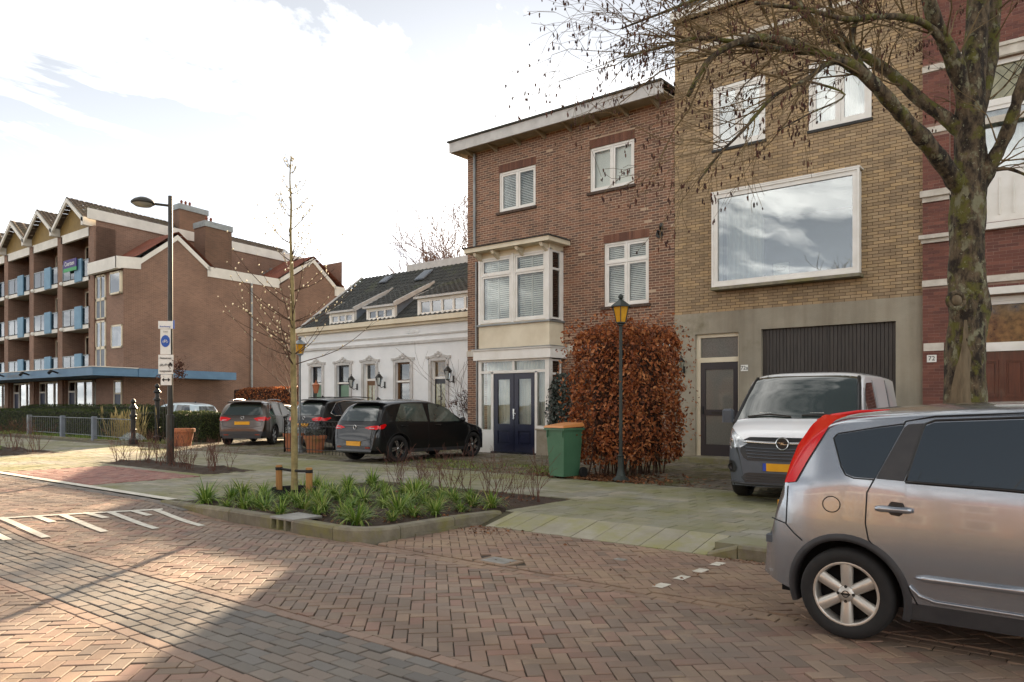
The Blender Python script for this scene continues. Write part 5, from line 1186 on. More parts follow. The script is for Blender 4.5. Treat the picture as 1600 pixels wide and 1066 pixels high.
    def shell(s, parts, smooth=True):
        """parts: list of (name, material, test(x,y,z)); first match wins"""
        S = [s.sec(x) for x in s.X]; n = len(S[0]); V = []; 
        for x, q in zip(s.X, S):
            V += [(x, y, z) for y, z in q]+[(x, -y, z) for y, z in q[:-1][::-1]]
        m = 2*n-1; F = []
        for i in range(len(S)-1):
            for j in range(m-1): F.append((i*m+j, (i+1)*m+j, (i+1)*m+j+1, i*m+j+1))
        F.append(tuple(range(m))); F.append(tuple(range((len(S)-1)*m, len(S)*m))[::-1])
        V = np.array(V); out = [[] for p in parts]
        for f in F:
            c = V[list(f)].mean(0)
            for k, (nm, mt, test) in enumerate(parts):
                if test(*c): out[k].append(f); break
        res = {}
        for k_, (nm, mt, test) in enumerate(parts):
            fs = out[k_]
            if not fs: continue
            used = sorted({i for f in fs for i in f}); mp = {a: k for k, a in enumerate(used)}; b = MB(); b.add([V[i] for i in used], [tuple(mp[i] for i in f) for f in fs]); res[nm] = b.build(nm, mt, s.root, smooth=smooth)
        # dark floor and wheel housings
        b = MB(); x0, x1 = s.X[0]+.15, s.X[-1]-.2; w = s.hw(0)-.24; b.box(x0, x1, -w, w, s.sill+.02, s.wr+.3); b.build('underbody', 'underbody', s.root); s.res = res; return res
    def patch_side(s, name, mat, poly, sides=(-1,), off=.006, nx=16, nz=8, parent=None):
        P = np.array(poly); xs = np.linspace(P[:, 0].min()+.002, P[:, 0].max()-.002, nx); outs = []
        for sg in sides:
            b = MB(); G = []
            for x in xs:
                zz = []
                for i in range(len(P)):
                    a, c = P[i], P[(i+1) % len(P)]
                    if (a[0]-x)*(c[0]-x) <= 0 and abs(a[0]-c[0]) > 1e-9: zz.append(a[1]+(c[1]-a[1])*(x-a[0])/(c[0]-a[0]))
                z0, z1 = min(zz), max(zz); G.append([s.side(x, z, off, sg) for z in np.linspace(z0, z1, nz)])
            V = [p for r in G for p in r]; b.add(V, [(i*nz+j, (i+1)*nz+j, (i+1)*nz+j+1, i*nz+j+1) for i in range(nx-1) for j in range(nz-1)])
            outs.append(b.build(name, mat, parent or s.root, smooth=True))
        return outs
    def patch_top(s, name, mat, x0, x1, w0, w1, off=.006, nx=14, ny=12, ys=None, parent=None, curve=0):
        b = MB(); V = []
        for i in range(nx):
            t = i/(nx-1); x = x0+(x1-x0)*t; w = w0+(w1-w0)*t
            ya, yb = (-w, w) if ys is None else (ys[0][0]+(ys[1][0]-ys[0][0])*t, ys[0][1]+(ys[1][1]-ys[0][1])*t)
            sl = (s.zt(min(x+.03, s.X[-1]))-s.zt(max(x-.03, s.X[0])))/.06; nn = math.sqrt(1+sl*sl)
            for j in range(ny):
                y = ya+(yb-ya)*j/(ny-1); xx = x+curve*(y/(abs(yb)+1e-6))**2
                V.append((xx-off*sl/nn, y, s.topz(xx, y)+off/nn))
        b.add(V, [(i*ny+j, (i+1)*ny+j, (i+1)*ny+j+1, i*ny+j+1) for i in range(nx-1) for j in range(ny-1)]); return b.build(name, mat, parent or s.root, smooth=True)
    def seam(s, pts, sides=(-1,), r=.0045, name='panel_gap', mat='seam', parent=None, dens=.05):
        for sg in sides:
            L_ = []
            for a, c in zip(pts[:-1], pts[1:]):
                n = max(2, int(math.dist(a, c)/dens)); L_ += [s.side(a[0]+(c[0]-a[0])*k/n, a[1]+(c[1]-a[1])*k/n, .001, sg) for k in range(n)]
            L_.append(s.side(*pts[-1], .001, sg)); b = MB(); b.tube(L_, r, 5); b.build(name, mat, parent or s.root, smooth=True)
    def arches(s, mat='plastic_dark', w=.05, out=.012, sides=(-1, 1)):
        for xw in s.wh:
            for sg in sides:
                b = MB(); V = []; n = 28
                a0 = math.asin(max(-1, min(1, (s.sill-.01-s.wr)/s.ar)))
                for i in range(n+1):
                    t = a0+(math.pi-2*a0)*i/n
                    for rr, of in ((s.ar-.012, -.09), (s.ar-.012, out), (s.ar+.012, out+.004), (s.ar+w, .001)):
                        x = xw+rr*math.cos(t); z = s.wr+rr*math.sin(t); V.append(s.side(x, z, of, sg))
                b.add(V, [(i*4+j, (i+1)*4+j, (i+1)*4+j+1, i*4+j+1) for i in range(n) for j in range(3)]); b.build('wheel_arch', mat, s.root, smooth=True)
    def wheel(s, xw, sg, y, spokes='six', rim='alloy', tyre_w=.2, rr=None):
        r = s.wr; rr = rr or r*.70; c = (xw, sg*(y-tyre_w/2), r); b = MB(); h = tyre_w/2
        b.lathe([(rr*.98, -h+.02), (rr*1.03, -h+.004), (r*.93, -h), (r*.985, -h+.025), (r, -h+.05), (r, h-.05), (r*.985, h-.025), (r*.93, h), (rr*1.03, h-.004), (rr*.98, h-.02)], c, 40, 'y'); w = b.build('wheel', 'tyre', s.root, smooth=True)
        o = sg
        def yy(d): return c[1]+o*(h-d)
        b = MB()
        b.lathe([(rr*.99, o*(h-.012)), (rr*.93, o*(h-.008)), (rr*.90, o*(h-.02)), (rr*.88, o*(h-.09)), (rr*.9, -o*h*.8)], c, 40, 'y')
        b.build('rim_lip', rim if spokes != 'turbine' else 'alloy_dark', w, smooth=True)
        b = MB(); b.lathe([(.001, o*(h-.10)), (rr*.9, o*(h-.11))], c, 24, 'y'); b.build('brake', 'underbody', w)
        b = MB()
        if spokes == 'six':
            for k in range(6):
                a = math.pi/2+math.pi/3*k+.0; ca, sa = math.cos(a), math.sin(a); pv = []
                st = [(.0, .046, .026), (.25, .047, .02), (.5, .049, .014), (.75, .052, .012), (.97, .056, .014)]
                for f, hwid, dep in st:
                    q = f*rr
                    for (e, dd) in ((-hwid, dep+.03), (-hwid*.8, dep+.006), (0, dep-.004), (hwid*.8, dep+.006), (hwid, dep+.03)): pv.append((c[0]+q*ca-e*.8*sa, yy(dd), c[2]+q*sa+e*.8*ca))
                b.add(pv, [(i*5+j, (i+1)*5+j, (i+1)*5+j+1, i*5+j+1) for i in range(4) for j in range(4)])
            b.lathe([(.001, o*(h-.012)), (.05, o*(h-.013)), (.055, o*(h-.03))], c, 20, 'y')
        elif spokes == 'turbine':
            for k in range(5):
                a = 2*math.pi/5*k+.3
                for (da, tw) in ((0, .35), (.5, -.0)):
                    P = []
                    for f, hwid in ((.1, .03), (.5, .035), (.95, .05)):
                        aa = a+da+tw*f; q = f*rr
                        P += [(c[0]+q*math.cos(aa)-hwid*.6*math.sin(aa), yy(.02), c[2]+q*math.sin(aa)+hwid*.6*math.cos(aa)), (c[0]+q*math.cos(aa)+hwid*.6*math.sin(aa), yy(.02), c[2]+q*math.sin(aa)-hwid*.6*math.cos(aa))]
                    b.add(P, [(0,1,3,2), (2,3,5,4)])
            b.lathe([(.001, o*(h-.012)), (.04, o*(h-.015)), (.045, o*(h-.03))], c, 16, 'y')
        else:
            for k in range(5):
                a = 2*math.pi/5*k+.2
                for da in (-.13, .13):
                    P = []
                    for f, hwid in ((.1, .035), (.5, .028), (.95, .034)):
                        aa = a+da*f; q = f*rr; P += [(c[0]+q*math.cos(aa)-hwid*.6*math.sin(aa), yy(.02), c[2]+q*math.sin(aa)+hwid*.6*math.cos(aa)), (c[0]+q*math.cos(aa)+hwid*.6*math.sin(aa), yy(.02), c[2]+q*math.sin(aa)-hwid*.6*math.cos(aa))]
                    b.add(P, [(0,1,3,2), (2,3,5,4)])
            b.lathe([(.001, o*(h-.012)), (.05, o*(h-.015)), (.055, o*(h-.03))], c, 16, 'y')
        b.build('rim', rim if spokes != 'turbine' else 'alloy_cut', w, smooth=True)
        if spokes == 'six':
            b = MB()
            for k in range(4): a = math.pi/2*k; p = (c[0]+.048*math.cos(a), yy(.02), c[2]+.048*math.sin(a)); b.lathe([(.011, o*.006), (.009, o*.008), (.001, o*.008)], p, 8, 'y')
            b.build('wheel_bolt', 'iron', w)
            b = MB(); b.lathe([(.018, o*(h-.009)), (.022, o*(h-.007)), (.024, o*(h-.010))], c, 16, 'y'); b.box(c[0]-.03, c[0]+.03, yy(.008)-.002, yy(.008)+.002, c[2]-.006, c[2]+.006); b.build('emblem', 'iron', w)
        return w
    def wheels(s, inset=.02, **k):
        for xw in s.wh:
            for sg in (-1, 1): s.wheel(xw, sg, s.hw(xw)-inset, **k)
def ring(b, c, r, t, axis, n=24):
    pr = [(r+t*math.cos(a), t*math.sin(a)) for a in np.linspace(0, 2*math.pi, 9)]; b.lathe(pr, c, n, axis)
# ----------------------------------------------------------------- silver car in the foreground
rt_ = thing('silver_car', 'silver grey hatchback with tall red tail lamp parked at the right edge', 'car', (0, 6.12, 0), 0, local=True)
sv = Car(rt_, [(-2.12, .36), (-2.112, .52), (-2.09, .64), (-2.02, .76), (-1.965, .95), (-1.89, 1.15), (-1.78, 1.36), (-1.6, 1.495), (-1.2, 1.545), (-.5, 1.575), (.2, 1.56), (.75, 1.44), (1.15, 1.16), (1.4, 1.0), (1.75, .93), (1.93, .78), (1.98, .55), (2.0, .4)],
  [(-2.2, .95), (-1.5, 1.06), (-1.1, 1.055), (0, 1.02), (1.1, .99), (2, .9)], [(-2.12, .52), (-2.1, .58), (-2.04, .66), (-1.92, .74), (-1.7, .805), (-1.4, .842), (0, .846), (1.4, .83), (1.8, .72), (2.02, .5)],
  sill=.2, tumble=.2, rc=.1, wheels=(-1.48, 1.12), wr=.3, ar=.365, bot=[(-2.2, .34), (-1.85, .26), (-1.2, .2), (1.2, .2), (2.1, .25)])
sv.shell([('rear_bumper', 'silver_paint', lambda x, y, z: x < -1.72-.18*(z-.3) and z < .74), ('sill_skirt', 'plastic_dark', lambda x, y, z: z < .3 and -1.2 < x < .8 and y < 0), ('sill_skirt', 'plastic_dark', lambda x, y, z: z < .3 and -1.2 < x < .8), ('body', 'silver_paint', lambda x, y, z: True)])
sv.arches('plastic_dark', .035, .01); sv.wheels(spokes='six', rr=.212, inset=.015)
for sg in (-1, 1):
    lamp = sv.patch_side('tail_lamp', 'red_lens', [(-1.915, 1.0), (-1.83, 1.015), (-1.76, 1.16), (-1.70, 1.27), (-1.63, 1.40), (-1.58, 1.445), (-1.5, 1.475), (-1.66, 1.48), (-1.74, 1.41), (-1.83, 1.27), (-1.88, 1.13)], (sg,), off=.012, nx=26)[0]
    b = MB()
    pts = [(-1.72, 1.43), (-1.62, 1.47), (-1.45, 1.50), (-1.26, 1.515)]
    L_ = [(x, sg*(sv.sidey(x, 1.44)-.012-.05*(z-1.43)/.08), z) for x, z in pts]; b.tube(L_, [.02, .018, .013, .003], 6); b.build('lamp_tip', 'red_lens', lamp, smooth=True)
    for z in (1.12, 1.25): sv.seam([(-1.88+(z-1.12)*.42, z), (-1.775+(z-1.12)*.45, z+.005)], (sg,), .004, 'lamp_rib', 'red_lens_dark', lamp)
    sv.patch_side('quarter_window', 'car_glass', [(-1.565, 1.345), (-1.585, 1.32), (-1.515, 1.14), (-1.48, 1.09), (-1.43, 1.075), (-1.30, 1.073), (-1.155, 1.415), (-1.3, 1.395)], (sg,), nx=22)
    sv.patch_side('pillar_trim', 'plastic_dark', [(-1.295, 1.073), (-1.13, 1.066), (-1.035, 1.43), (-1.145, 1.42)], (sg,), off=.004, nx=12)
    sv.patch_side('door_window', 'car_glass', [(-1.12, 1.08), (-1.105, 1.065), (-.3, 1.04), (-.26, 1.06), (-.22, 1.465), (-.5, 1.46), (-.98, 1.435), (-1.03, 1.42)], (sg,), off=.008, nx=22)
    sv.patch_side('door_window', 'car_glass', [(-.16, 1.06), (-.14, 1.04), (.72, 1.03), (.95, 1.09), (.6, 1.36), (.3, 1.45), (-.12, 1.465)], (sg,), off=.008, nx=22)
    sv.seam([(-1.12, 1.062), (-.6, 1.048), (-.3, 1.036)], (sg,), .011, 'window_trim', 'plastic_black'); sv.seam([(-1.12, 1.06), (-1.035, 1.425), (-.98, 1.448), (-.5, 1.472), (-.2, 1.478)], (sg,), .009, 'window_trim', 'plastic_black')
    sv.seam([(-1.565, 1.352), (-1.3, 1.402), (-1.15, 1.425)], (sg,), .005, 'window_trim', 'plastic_black'); sv.seam([(-1.57, 1.35), (-1.592, 1.32), (-1.52, 1.135), (-1.485, 1.083), (-1.43, 1.066), (-1.30, 1.064)], (sg,), .005, 'window_trim', 'plastic_black')
    sv.seam([(-1.15, 1.44), (-1.31, 1.055), (-1.345, .98), (-1.35, .78), (-1.33, .68), (-1.25, .585), (-1.13, .46), (-1.08, .36), (-1.05, .3)], (sg,)); sv.seam([(-1.15, 1.44), (-.98, 1.475), (-.5, 1.5), (0, 1.5)], (sg,))
    sv.seam([(-.2, 1.47), (-.22, 1.04), (-.24, .6), (-.3, .3)], (sg,)); sv.seam([(-2.02, .74), (-1.9, .72), (-1.83, .66), (-1.77, .62)], (sg,))
    sv.seam([(-1.895, .72), (-1.89, .98)], (sg,)); sv.seam([(-1.57+.058*math.cos(t), .885+.052*math.sin(t)) for t in np.linspace(0, 2*math.pi, 25)], (sg,), .0035)
    b = MB(); b.tube([sv.side(x, .888, .032, sg) for x in (-1.285, -1.26, -1.1, -1.075)], [.014, .02, .02, .014], 8); hd = b.build('door_handle', 'silver_paint', rt_, smooth=True)
    sv.patch_side('handle_cup', 'plastic_black', [(-1.23, .885), (-1.2, .85), (-1.15, .845), (-1.11, .88), (-1.13, .93), (-1.2, .935)], (sg,), off=.004, parent=hd)
    b = MB(); b.tube([sv.side(x, .475, .012, sg) for x in (-1.06, -1.0, -.6, -.3)], [.006, .02, .021, .021], 8); b.build('side_moulding', 'silver_paint', rt_, smooth=True); b = MB(); b.tube([sv.side(x, .47, .012, sg) for x in (-.2, .3, .6)], .02, 8); b.build('side_moulding', 'silver_paint', rt_, smooth=True)
    b = MB(); b.tube([sv.side(x, z, .004, sg) for x, z in ((-1.09, .42), (-1.04, .36), (-.95, .335), (-.3, .325), (.6, .32))], .012, 6); b.build('sill_edge', 'silver_paint', rt_, smooth=True)
    b = MB(); b.bbox(-2.07, -1.98, sg*.6-.06, sg*.6+.06, .56, .62, .01); b.build('bumper_strip', 'plastic_grey', rt_)
    b = MB(); b.ball((.72, sg*.95, 1.06), .1, 10, (.5, 1, .75)); b.build('mirror', 'silver_paint', rt_, smooth=True)
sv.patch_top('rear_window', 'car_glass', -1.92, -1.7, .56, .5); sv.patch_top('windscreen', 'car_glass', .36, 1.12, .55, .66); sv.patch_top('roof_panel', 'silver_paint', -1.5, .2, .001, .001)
b = MB(); b.box(-2.125, -2.11, -.27, .27, .7, .82); b.build('number_plate', 'plate_yellow', rt_)
for sg in (-1, 1): sv.patch_top('headlamp', 'white_lens', 1.55, 1.88, .1, .1, ys=((sg*.5, sg*.66), (sg*.42, sg*.6)))
# ----------------------------------------------------------------- white van
rt_ = thing('white_van', 'white panel van with dark grey bumper parked nose-out before the garage', 'van', (-4.12, 13.35, PV), R(-84.5), local=True)
vn = Car(rt_, [(-2.52, .42), (-2.51, .6), (-2.485, 1.4), (-2.42, 1.88), (-2.2, 1.945), (-1, 1.965), (.4, 1.955), (.95, 1.9), (1.25, 1.7), (1.72, 1.28), (1.84, 1.2), (2.12, 1.12), (2.36, 1.0), (2.46, .82), (2.505, .6), (2.515, .42), (2.52, .3)],
  [(-2.6, 1.2), (.6, 1.17), (1.6, 1.13), (2.5, .98)], [(-2.52, .9), (-2.4, .95), (-1, .975), (1.3, .97), (1.9, .93), (2.25, .84), (2.45, .68), (2.54, .5)], sill=.22, tumble=.13, rc=.09, wheels=(-1.55, 1.6), wr=.33, ar=.385, bot=[(-2.6, .4), (-2, .25), (1, .22), (2.2, .22), (2.6, .26)], nexp=3.2)
vn.shell([('front_bumper', 'plastic_grey', lambda x, y, z: x > 1.95 and z < .86-.06*abs(y)), ('sill_skirt', 'plastic_dark', lambda x, y, z: z < .34), ('body', 'van_white', lambda x, y, z: True)]); vn.arches('plastic_dark', .03, .006); vn.wheels(spokes='five', rim='alloy_dark', inset=.03, tyre_w=.22)
ws = vn.patch_top('windscreen', 'car_glass_green', 1.02, 1.8, .735, .87, curve=-.04, nx=20, ny=20)
for sg in (-1, 1):
    b = MB(); b.tube([(x, sg*(w+.03), vn.topz(x, w+.03)+.006) for x, w in ((.98, .73), (1.2, .77), (1.5, .82), (1.8, .87))], .03, 6); b.build('pillar_trim', 'plastic_black', rt_, smooth=True)
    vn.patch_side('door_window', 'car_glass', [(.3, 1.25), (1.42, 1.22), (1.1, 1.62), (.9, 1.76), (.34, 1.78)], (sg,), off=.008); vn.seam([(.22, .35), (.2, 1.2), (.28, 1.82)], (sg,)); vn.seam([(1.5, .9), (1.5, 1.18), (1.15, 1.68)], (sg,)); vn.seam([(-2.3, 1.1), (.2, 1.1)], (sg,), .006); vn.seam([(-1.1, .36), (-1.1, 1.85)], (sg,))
    vn.patch_side('side_panel_press', 'van_white', [(-2.2, 1.25), (-1.2, 1.25), (-1.2, 1.75), (-2.2, 1.75)], (sg,), off=.006); vn.patch_side('side_panel_press', 'van_white', [(-1.0, 1.25), (.1, 1.25), (.1, 1.75), (-1.0, 1.75)], (sg,), off=.006)
    b = MB(); b.tube([(1.42, sg*.93, 1.2), (1.44, sg*1.08, 1.22)], .025, 6); mr_ = b.build('mirror', 'plastic_dark', rt_); b = MB(); b.bbox(1.38, 1.5, min(sg*1.02, sg*1.2), max(sg*1.02, sg*1.2), 1.14, 1.36, .03); b.build('mirror_housing', 'plastic_grey', mr_)
    hl = vn.patch_end('headlamp', 'white_lens', [(.50, .86), (.60, .80), (.80, .80), (.90, .86), (.915, 1.0), (.90, 1.10), (.80, 1.06), (.62, .95)] if sg > 0 else [(.50, .86), (.60, .80), (.80, .80), (.90, .86), (.915, 1.0), (.90, 1.10), (.80, 1.06), (.62, .95)], 1, off=.014, ny=18)[0]
    if sg < 0: hl.data.transform(Matrix.Scale(-1, 4, (0, 1, 0)))
    b = MB(); b.ball((2.33, sg*.74, .9), .045, 8, (.5, 1, 1)); b.build('headlamp_bulb', 'chrome', hl)
    b = MB(); b.lathe([(.06, .0), (.055, .015), (.04, .0), (.001, -.01)], (vn.endx(.76, .5, 1)+.016, sg*.76, .51), 16, 'x'); b.build('fog_lamp', 'plastic_black', rt_)
def fbar(name, mat, z, y0, y1, r, off, parent, n=19, sag=0.):
    b = MB(); b.tube([(vn.endx(abs(y), z+sag*(abs(y)/.6)**2, 1)+off, y, z+sag*(abs(y)/.6)**2) for y in np.linspace(y0, y1, n)], r, 6); return b.build(name, mat, parent, smooth=True)
grl = vn.patch_end('grille', 'plastic_black', [(-.60, .74), (-.52, .62), (.52, .62), (.60, .74), (.60, .90), (.48, .955), (-.48, .955), (-.60, .90)], 1, .01, 22, 8)[0]
for z in (.655, .70, .745, .79): fbar('grille_slat', 'plastic_grey', z, -.53+(.79-z)*.3, .53-(.79-z)*.3, .010, .012, grl, sag=.02)
fbar('chrome_bar', 'chrome', .87, -.56, .56, .022, .008, grl, sag=.02)
b = MB(); EX = vn.endx(0, .87, 1)+.05; ring(b, (EX, 0, .87), .085, .011, 'x'); b.prism([(EX, -.08, .885), (EX, .03, .885), (EX, -.01, .87), (EX, .08, .855), (EX, -.03, .855), (EX, .01, .87)], (.012, 0, 0)); b.build('emblem', 'chrome', grl); b = MB(); b.lathe([(.001, 0), (.08, 0)], (EX-.004, 0, .87), 20, 'x'); b.build('emblem_disc', 'plastic_black', grl)
b = MB(); b.box(2.515, 2.53, -.26, .26, .475, .585); pl_ = b.build('number_plate', 'plate_yellow', rt_); b = MB(); b.box(2.513, 2.533, -.262, -.215, .475, .585); b.build('plate_band', 'plate_blue', pl_)
lg = vn.patch_end('lower_grille', 'plastic_black', [(-.58, .37), (-.52, .31), (.52, .31), (.58, .37), (.50, .445), (-.50, .445)], 1, .012, 20, 6)[0]
for z in (.335, .37, .405): fbar('grille_slat', 'plastic_dark', z, -.5, .5, .006, .014, lg)
fbar('bumper_lip', 'plastic_dark', .285, -.8, .8, .02, .012, rt_)
for sg in (-1, 1):
    o = vn.patch_end('fog_recess', 'plastic_black', [(.66, .50), (.70, .43), (.82, .42), (.86, .50), (.84, .60), (.72, .60)], 1, .010)[0]
    if sg < 0: o.data.transform(Matrix.Scale(-1, 4, (0, 1, 0)))
for y0, y1 in ((.75, .1), (-.05, -.7)): b = MB(); b.tube([(1.79, y0, vn.topz(1.79, y0)+.03), (1.76, (y0+y1)/2, vn.topz(1.76, .2)+.035), (1.77, y1, vn.topz(1.77, y1)+.03)], .012, 5); b.build('wiper', 'plastic_black', rt_)
b = MB(); b.tube([(1.0, -.6, 1.88), (.9, -.62, 2.05)], .006, 5); b.build('aerial', 'plastic_black', rt_)
for dy, m in ((.3, 'sign_white'), (-.45, 'sign_white')): b = MB(); b.box(1.66, 1.7, dy-.1, dy+.1, vn.topz(1.7, dy)-.02, vn.topz(1.7, dy)+.012); b.build('dash_paper', m, rt_)
# ----------------------------------------------------------------- hatchback and SUVs seen from behind
def hatch(name, label, loc, rz, paint_, L_=4.26, W=1.8, H=1.57, wb=2.77, suv=False, roofc=None, spoke='turbine', lampstyle='bar', ro=.72, wr=.34, plate=True, small=False, glass='car_glass', sideonly=False):
    rt = thing(name, label, 'car', loc, rz, local=True); h = W/2; x0 = -ro-wb/2; xf = x0+L_
    belt = H*.63 if not suv else H*.64
    top = [(x0, .30), (x0+.005, .42), (x0+.012, .62), (x0+.045, .74), (x0+.07, .86), (x0+.13, belt), (x0+.34, H*.86), (x0+.52, H*.945), (x0+.95, H*.985), (x0+1.6, H), (x0+2.1, H*.975), (x0+2.55, H*.88), (x0+3.1, belt+.1), (x0+3.5, belt-.03), (xf-.2, .84), (xf-.045, .62), (xf-.01, .45), (xf, .3)]
    if small: top = [(x0, .30), (x0+.005, .42), (x0+.012, .62), (x0+.035, .8), (x0+.06, belt), (x0+.2, H*.84), (x0+.36, H*.95), (x0+.9, H), (x0+1.6, H), (x0+2.1, H*.95), (x0+2.6, belt+.08), (x0+3.0, belt-.06), (xf-.18, .8), (xf-.04, .6), (xf-.01, .45), (xf, .3)]
    c = Car(rt, top, [(x0-.1, belt-.02), (x0+1, belt), (x0+3, belt-.04), (xf+.1, belt-.2)], [(x0-.03, h*.70), (x0+.02, h*.80), (x0+.12, h*.90), (x0+.35, h*.965), (x0+.9, h), (xf-1, h*.985), (xf-.5, h*.9), (xf-.15, h*.7), (xf+.02, h*.5)], sill=.2 if not suv else .24, tumble=.2, rc=.12, wheels=(-wb/2, wb/2), wr=wr, ar=wr+.05, bot=[(x0-.1, .36), (x0+.4, .24), (xf-.4, .22), (xf+.1, .26)])
    roofx = x0+.34
    parts = [('rear_bumper', 'plastic_dark' if suv else paint_, lambda x, y, z: x < x0+.36 and z < (.5 if suv else .40))]
    if suv: parts.append(('cladding', 'plastic_dark', lambda x, y, z: z < .34))
    else: parts.append(('diffuser', 'plastic_dark', lambda x, y, z: z < .3))
    if roofc: parts.append(('roof', roofc, lambda x, y, z: z > H*.93 and x > x0+.3))
    c.shell(parts+[('body', paint_, lambda x, y, z: True)]); c.arches('plastic_dark' if suv else 'plastic_black', .045 if suv else .012, .012 if suv else .004); c.wheels(spokes=spoke, rim='alloy_cut', inset=.02)
    b0, r0 = x0+.14, x0+.42
    c.patch_end('rear_window', 'car_glass_green', [(-h*.76, belt+.05), (-h*.5, belt+.03), (h*.5, belt+.03), (h*.76, belt+.05), (h*.60, H*.885), (-h*.60, H*.885)], -1, .009, 20, 8)
    zl = belt-.12
    c.end_line([(-h*.78, zl-.03), (-h*.72, .60 if not suv else .68), (-h*.3, .53 if not suv else .62), (h*.3, .53 if not suv else .62), (h*.72, .60 if not suv else .68), (h*.78, zl-.03)], -1)
    c.patch_end('lower_valance', 'plastic_black', [(-h*.72, .33), (h*.72, .33), (h*.66, .42), (-h*.66, .42)], -1, .008)
    if not small: b = MB(); ys = np.linspace(-h*.66, h*.66, 11); V = []
    if not small:
        for y in ys: z = H*.955-.03*(abs(y)/h)**2; V += [(x0+.36, y, z-.03), (x0+.27, y, z-.02), (x0+.27, y, z), (x0+.6, y, z+.028)]
        b.add(V, [(i*4+j, (i+1)*4+j, (i+1)*4+j+1, i*4+j+1) for i in range(10) for j in range(3)]); b.build('spoiler', roofc or paint_, rt, smooth=True)
    bl = belt
    for sg in (-1, 1):
        if lampstyle == 'bar':
            lp_ = [(h*.40, zl-.01), (h*.60, zl-.045), (h*.86, zl-.05), (h*.90, zl+.0), (h*.88, zl+.05), (h*.6, zl+.035)]
        else:
            lp_ = [(h*.42, zl+.04), (h*.56, zl-.05), (h*.86, zl-.04), (h*.91, zl+.05), (h*.86, zl+.10), (h*.6, zl+.085)]
        lm = c.patch_end('tail_lamp', 'red_lens', lp_, -1, .013)[0]
        if sg < 0: lm.data.transform(Matrix.Scale(-1, 4, (0, 1, 0)))
        ls = c.patch_side('lamp_wrap', 'red_lens', [(x0+.14, zl-.04), (x0+.26, zl-.03), (x0+(.46 if suv else .34), zl+.06), (x0+(.42 if suv else .3), zl+.09), (x0+.16, zl+.05)], (sg,), off=.012, nx=10, parent=lm)
        c.patch_end('lamp_gleam', 'white_lens', [(h*.6, zl-.02), (h*.78, zl-.03), (h*.79, zl-.012), (h*.6, zl-.005)], -1, .017, 8, 3, lm)[0].data.transform(Matrix.Scale(-1 if sg < 0 else 1, 4, (0, 1, 0)))  # lamp_gleam: white strip laid on the red lens as a built-in highlight
        wx = [(x0+.62, bl+.03), (x0+1.72, bl+.005), (x0+1.70, H*.925), (x0+1.2, H*.93), (x0+.9, H*.915)]
        if suv: wx = [(x0+.5, bl+.1), (x0+.62, bl+.04), (x0+1.62, bl+.01), (x0+1.6, H*.92), (x0+1.1, H*.92), (x0+.75, H*.88)]
        if small: wx = [(x0+.5, bl+.03), (x0+1.3, bl+.01), (x0+1.28, H*.93), (x0+.62, H*.93)]
        e1 = wx[-3][0] if not small else x0+1.28
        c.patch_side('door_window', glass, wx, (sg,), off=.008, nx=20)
        xs_ = x0+1.80 if not small else x0+1.36
        xe = xs_+1.15 if not small else xs_+.9
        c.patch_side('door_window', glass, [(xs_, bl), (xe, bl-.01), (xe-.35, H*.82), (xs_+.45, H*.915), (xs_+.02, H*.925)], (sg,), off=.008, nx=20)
        if suv: c.seam([(x0+.48, bl+.1), (x0+.62, bl+.02), (xe, bl-.01)], (sg,), .012, 'chrome_trim', 'chrome'); c.seam([(x0+.48, bl+.1), (x0+.75, H*.895), (x0+1.1, H*.935), (xs_+.45, H*.93)], (sg,), .010, 'chrome_trim', 'chrome'); b = MB(); b.tube([(x, sg*(h*.71), H*.985+.035*math.sin(math.pi*t)) for x, t in zip(np.linspace(x0+.75, x0+2.3, 9), np.linspace(0, 1, 9))], .018, 6); b.build('roof_rail', 'alloy_cut' if paint_ == 'brown_paint' else 'plastic_black', rt, smooth=True)
        c.seam([(xs_-.05, H*.92), (xs_-.06, bl), (xs_-.08, .55), (xs_-.1, .3)], (sg,)); c.seam([(x0+.62, bl), (x0+.68, .85), (x0+.92, .6)], (sg,))
        for hx in (x0+.78, xs_+.15): b = MB(); b.tube([c.side(x, bl-.09, .028, sg) for x in (hx, hx+.03, hx+.18, hx+.21)], [.01, .016, .016, .01], 6); b.build('door_handle', paint_, rt, smooth=True)
        b = MB(); b.ball((xe-.05, sg*(h+.08), bl+.04), .1, 8, (.6, 1, .7)); b.build('mirror', paint_, rt, smooth=True)
        b = MB(); b.box(x0+.0, x0+.06, min(sg*h*.5, sg*h*.68), max(sg*h*.5, sg*h*.68), .36, .4); b.build('reflector', 'red_lens_dark', rt)
    c.patch_top('windscreen', glass, x0+2.3 if not small else x0+2.12, x0+3.05 if not small else x0+2.56, h*.62, h*.78)
    if plate: pz = .47 if not suv else .78; b = MB(); px_ = c.endx(0, pz, -1)-.02; b.box(px_, px_+.04, -.26, .26, pz-.055, pz+.055); b.build('number_plate', 'plate_yellow', rt)
    ez = zl+.0 if not suv else zl+.06; xx = c.endx(0, ez, -1); b = MB(); ring(b, (xx-.012, 0, ez), .05, .008, 'x', 18); b.build('emblem', 'chrome', rt)
    if not small: b = MB(); b.tube([(x0+.2, -.02, bl+.1), (x0+.17, .25, bl+.06)], .012, 5); b.build('wiper', 'plastic_black', rt)
    b = MB(); b.prism([(x0+.75, -.012, H*.985), (x0+.9, -.012, H*.99), (x0+.8, -.012, H+.05)], (0, .024, 0)); b.build('aerial', 'plastic_black', rt)
    b = MB(); c.seam([(x0+.36, .42), (x0+.3, .62), (x0+.26, .8)], (-1, 1)); return c
hatch('dark_hatchback', 'black hatchback with grey tailgate parked facing the blue double doors', (-14.9, 14.28, PV), R(90), 'black_paint', W=1.81, glass='car_glass_light', sideonly=True)
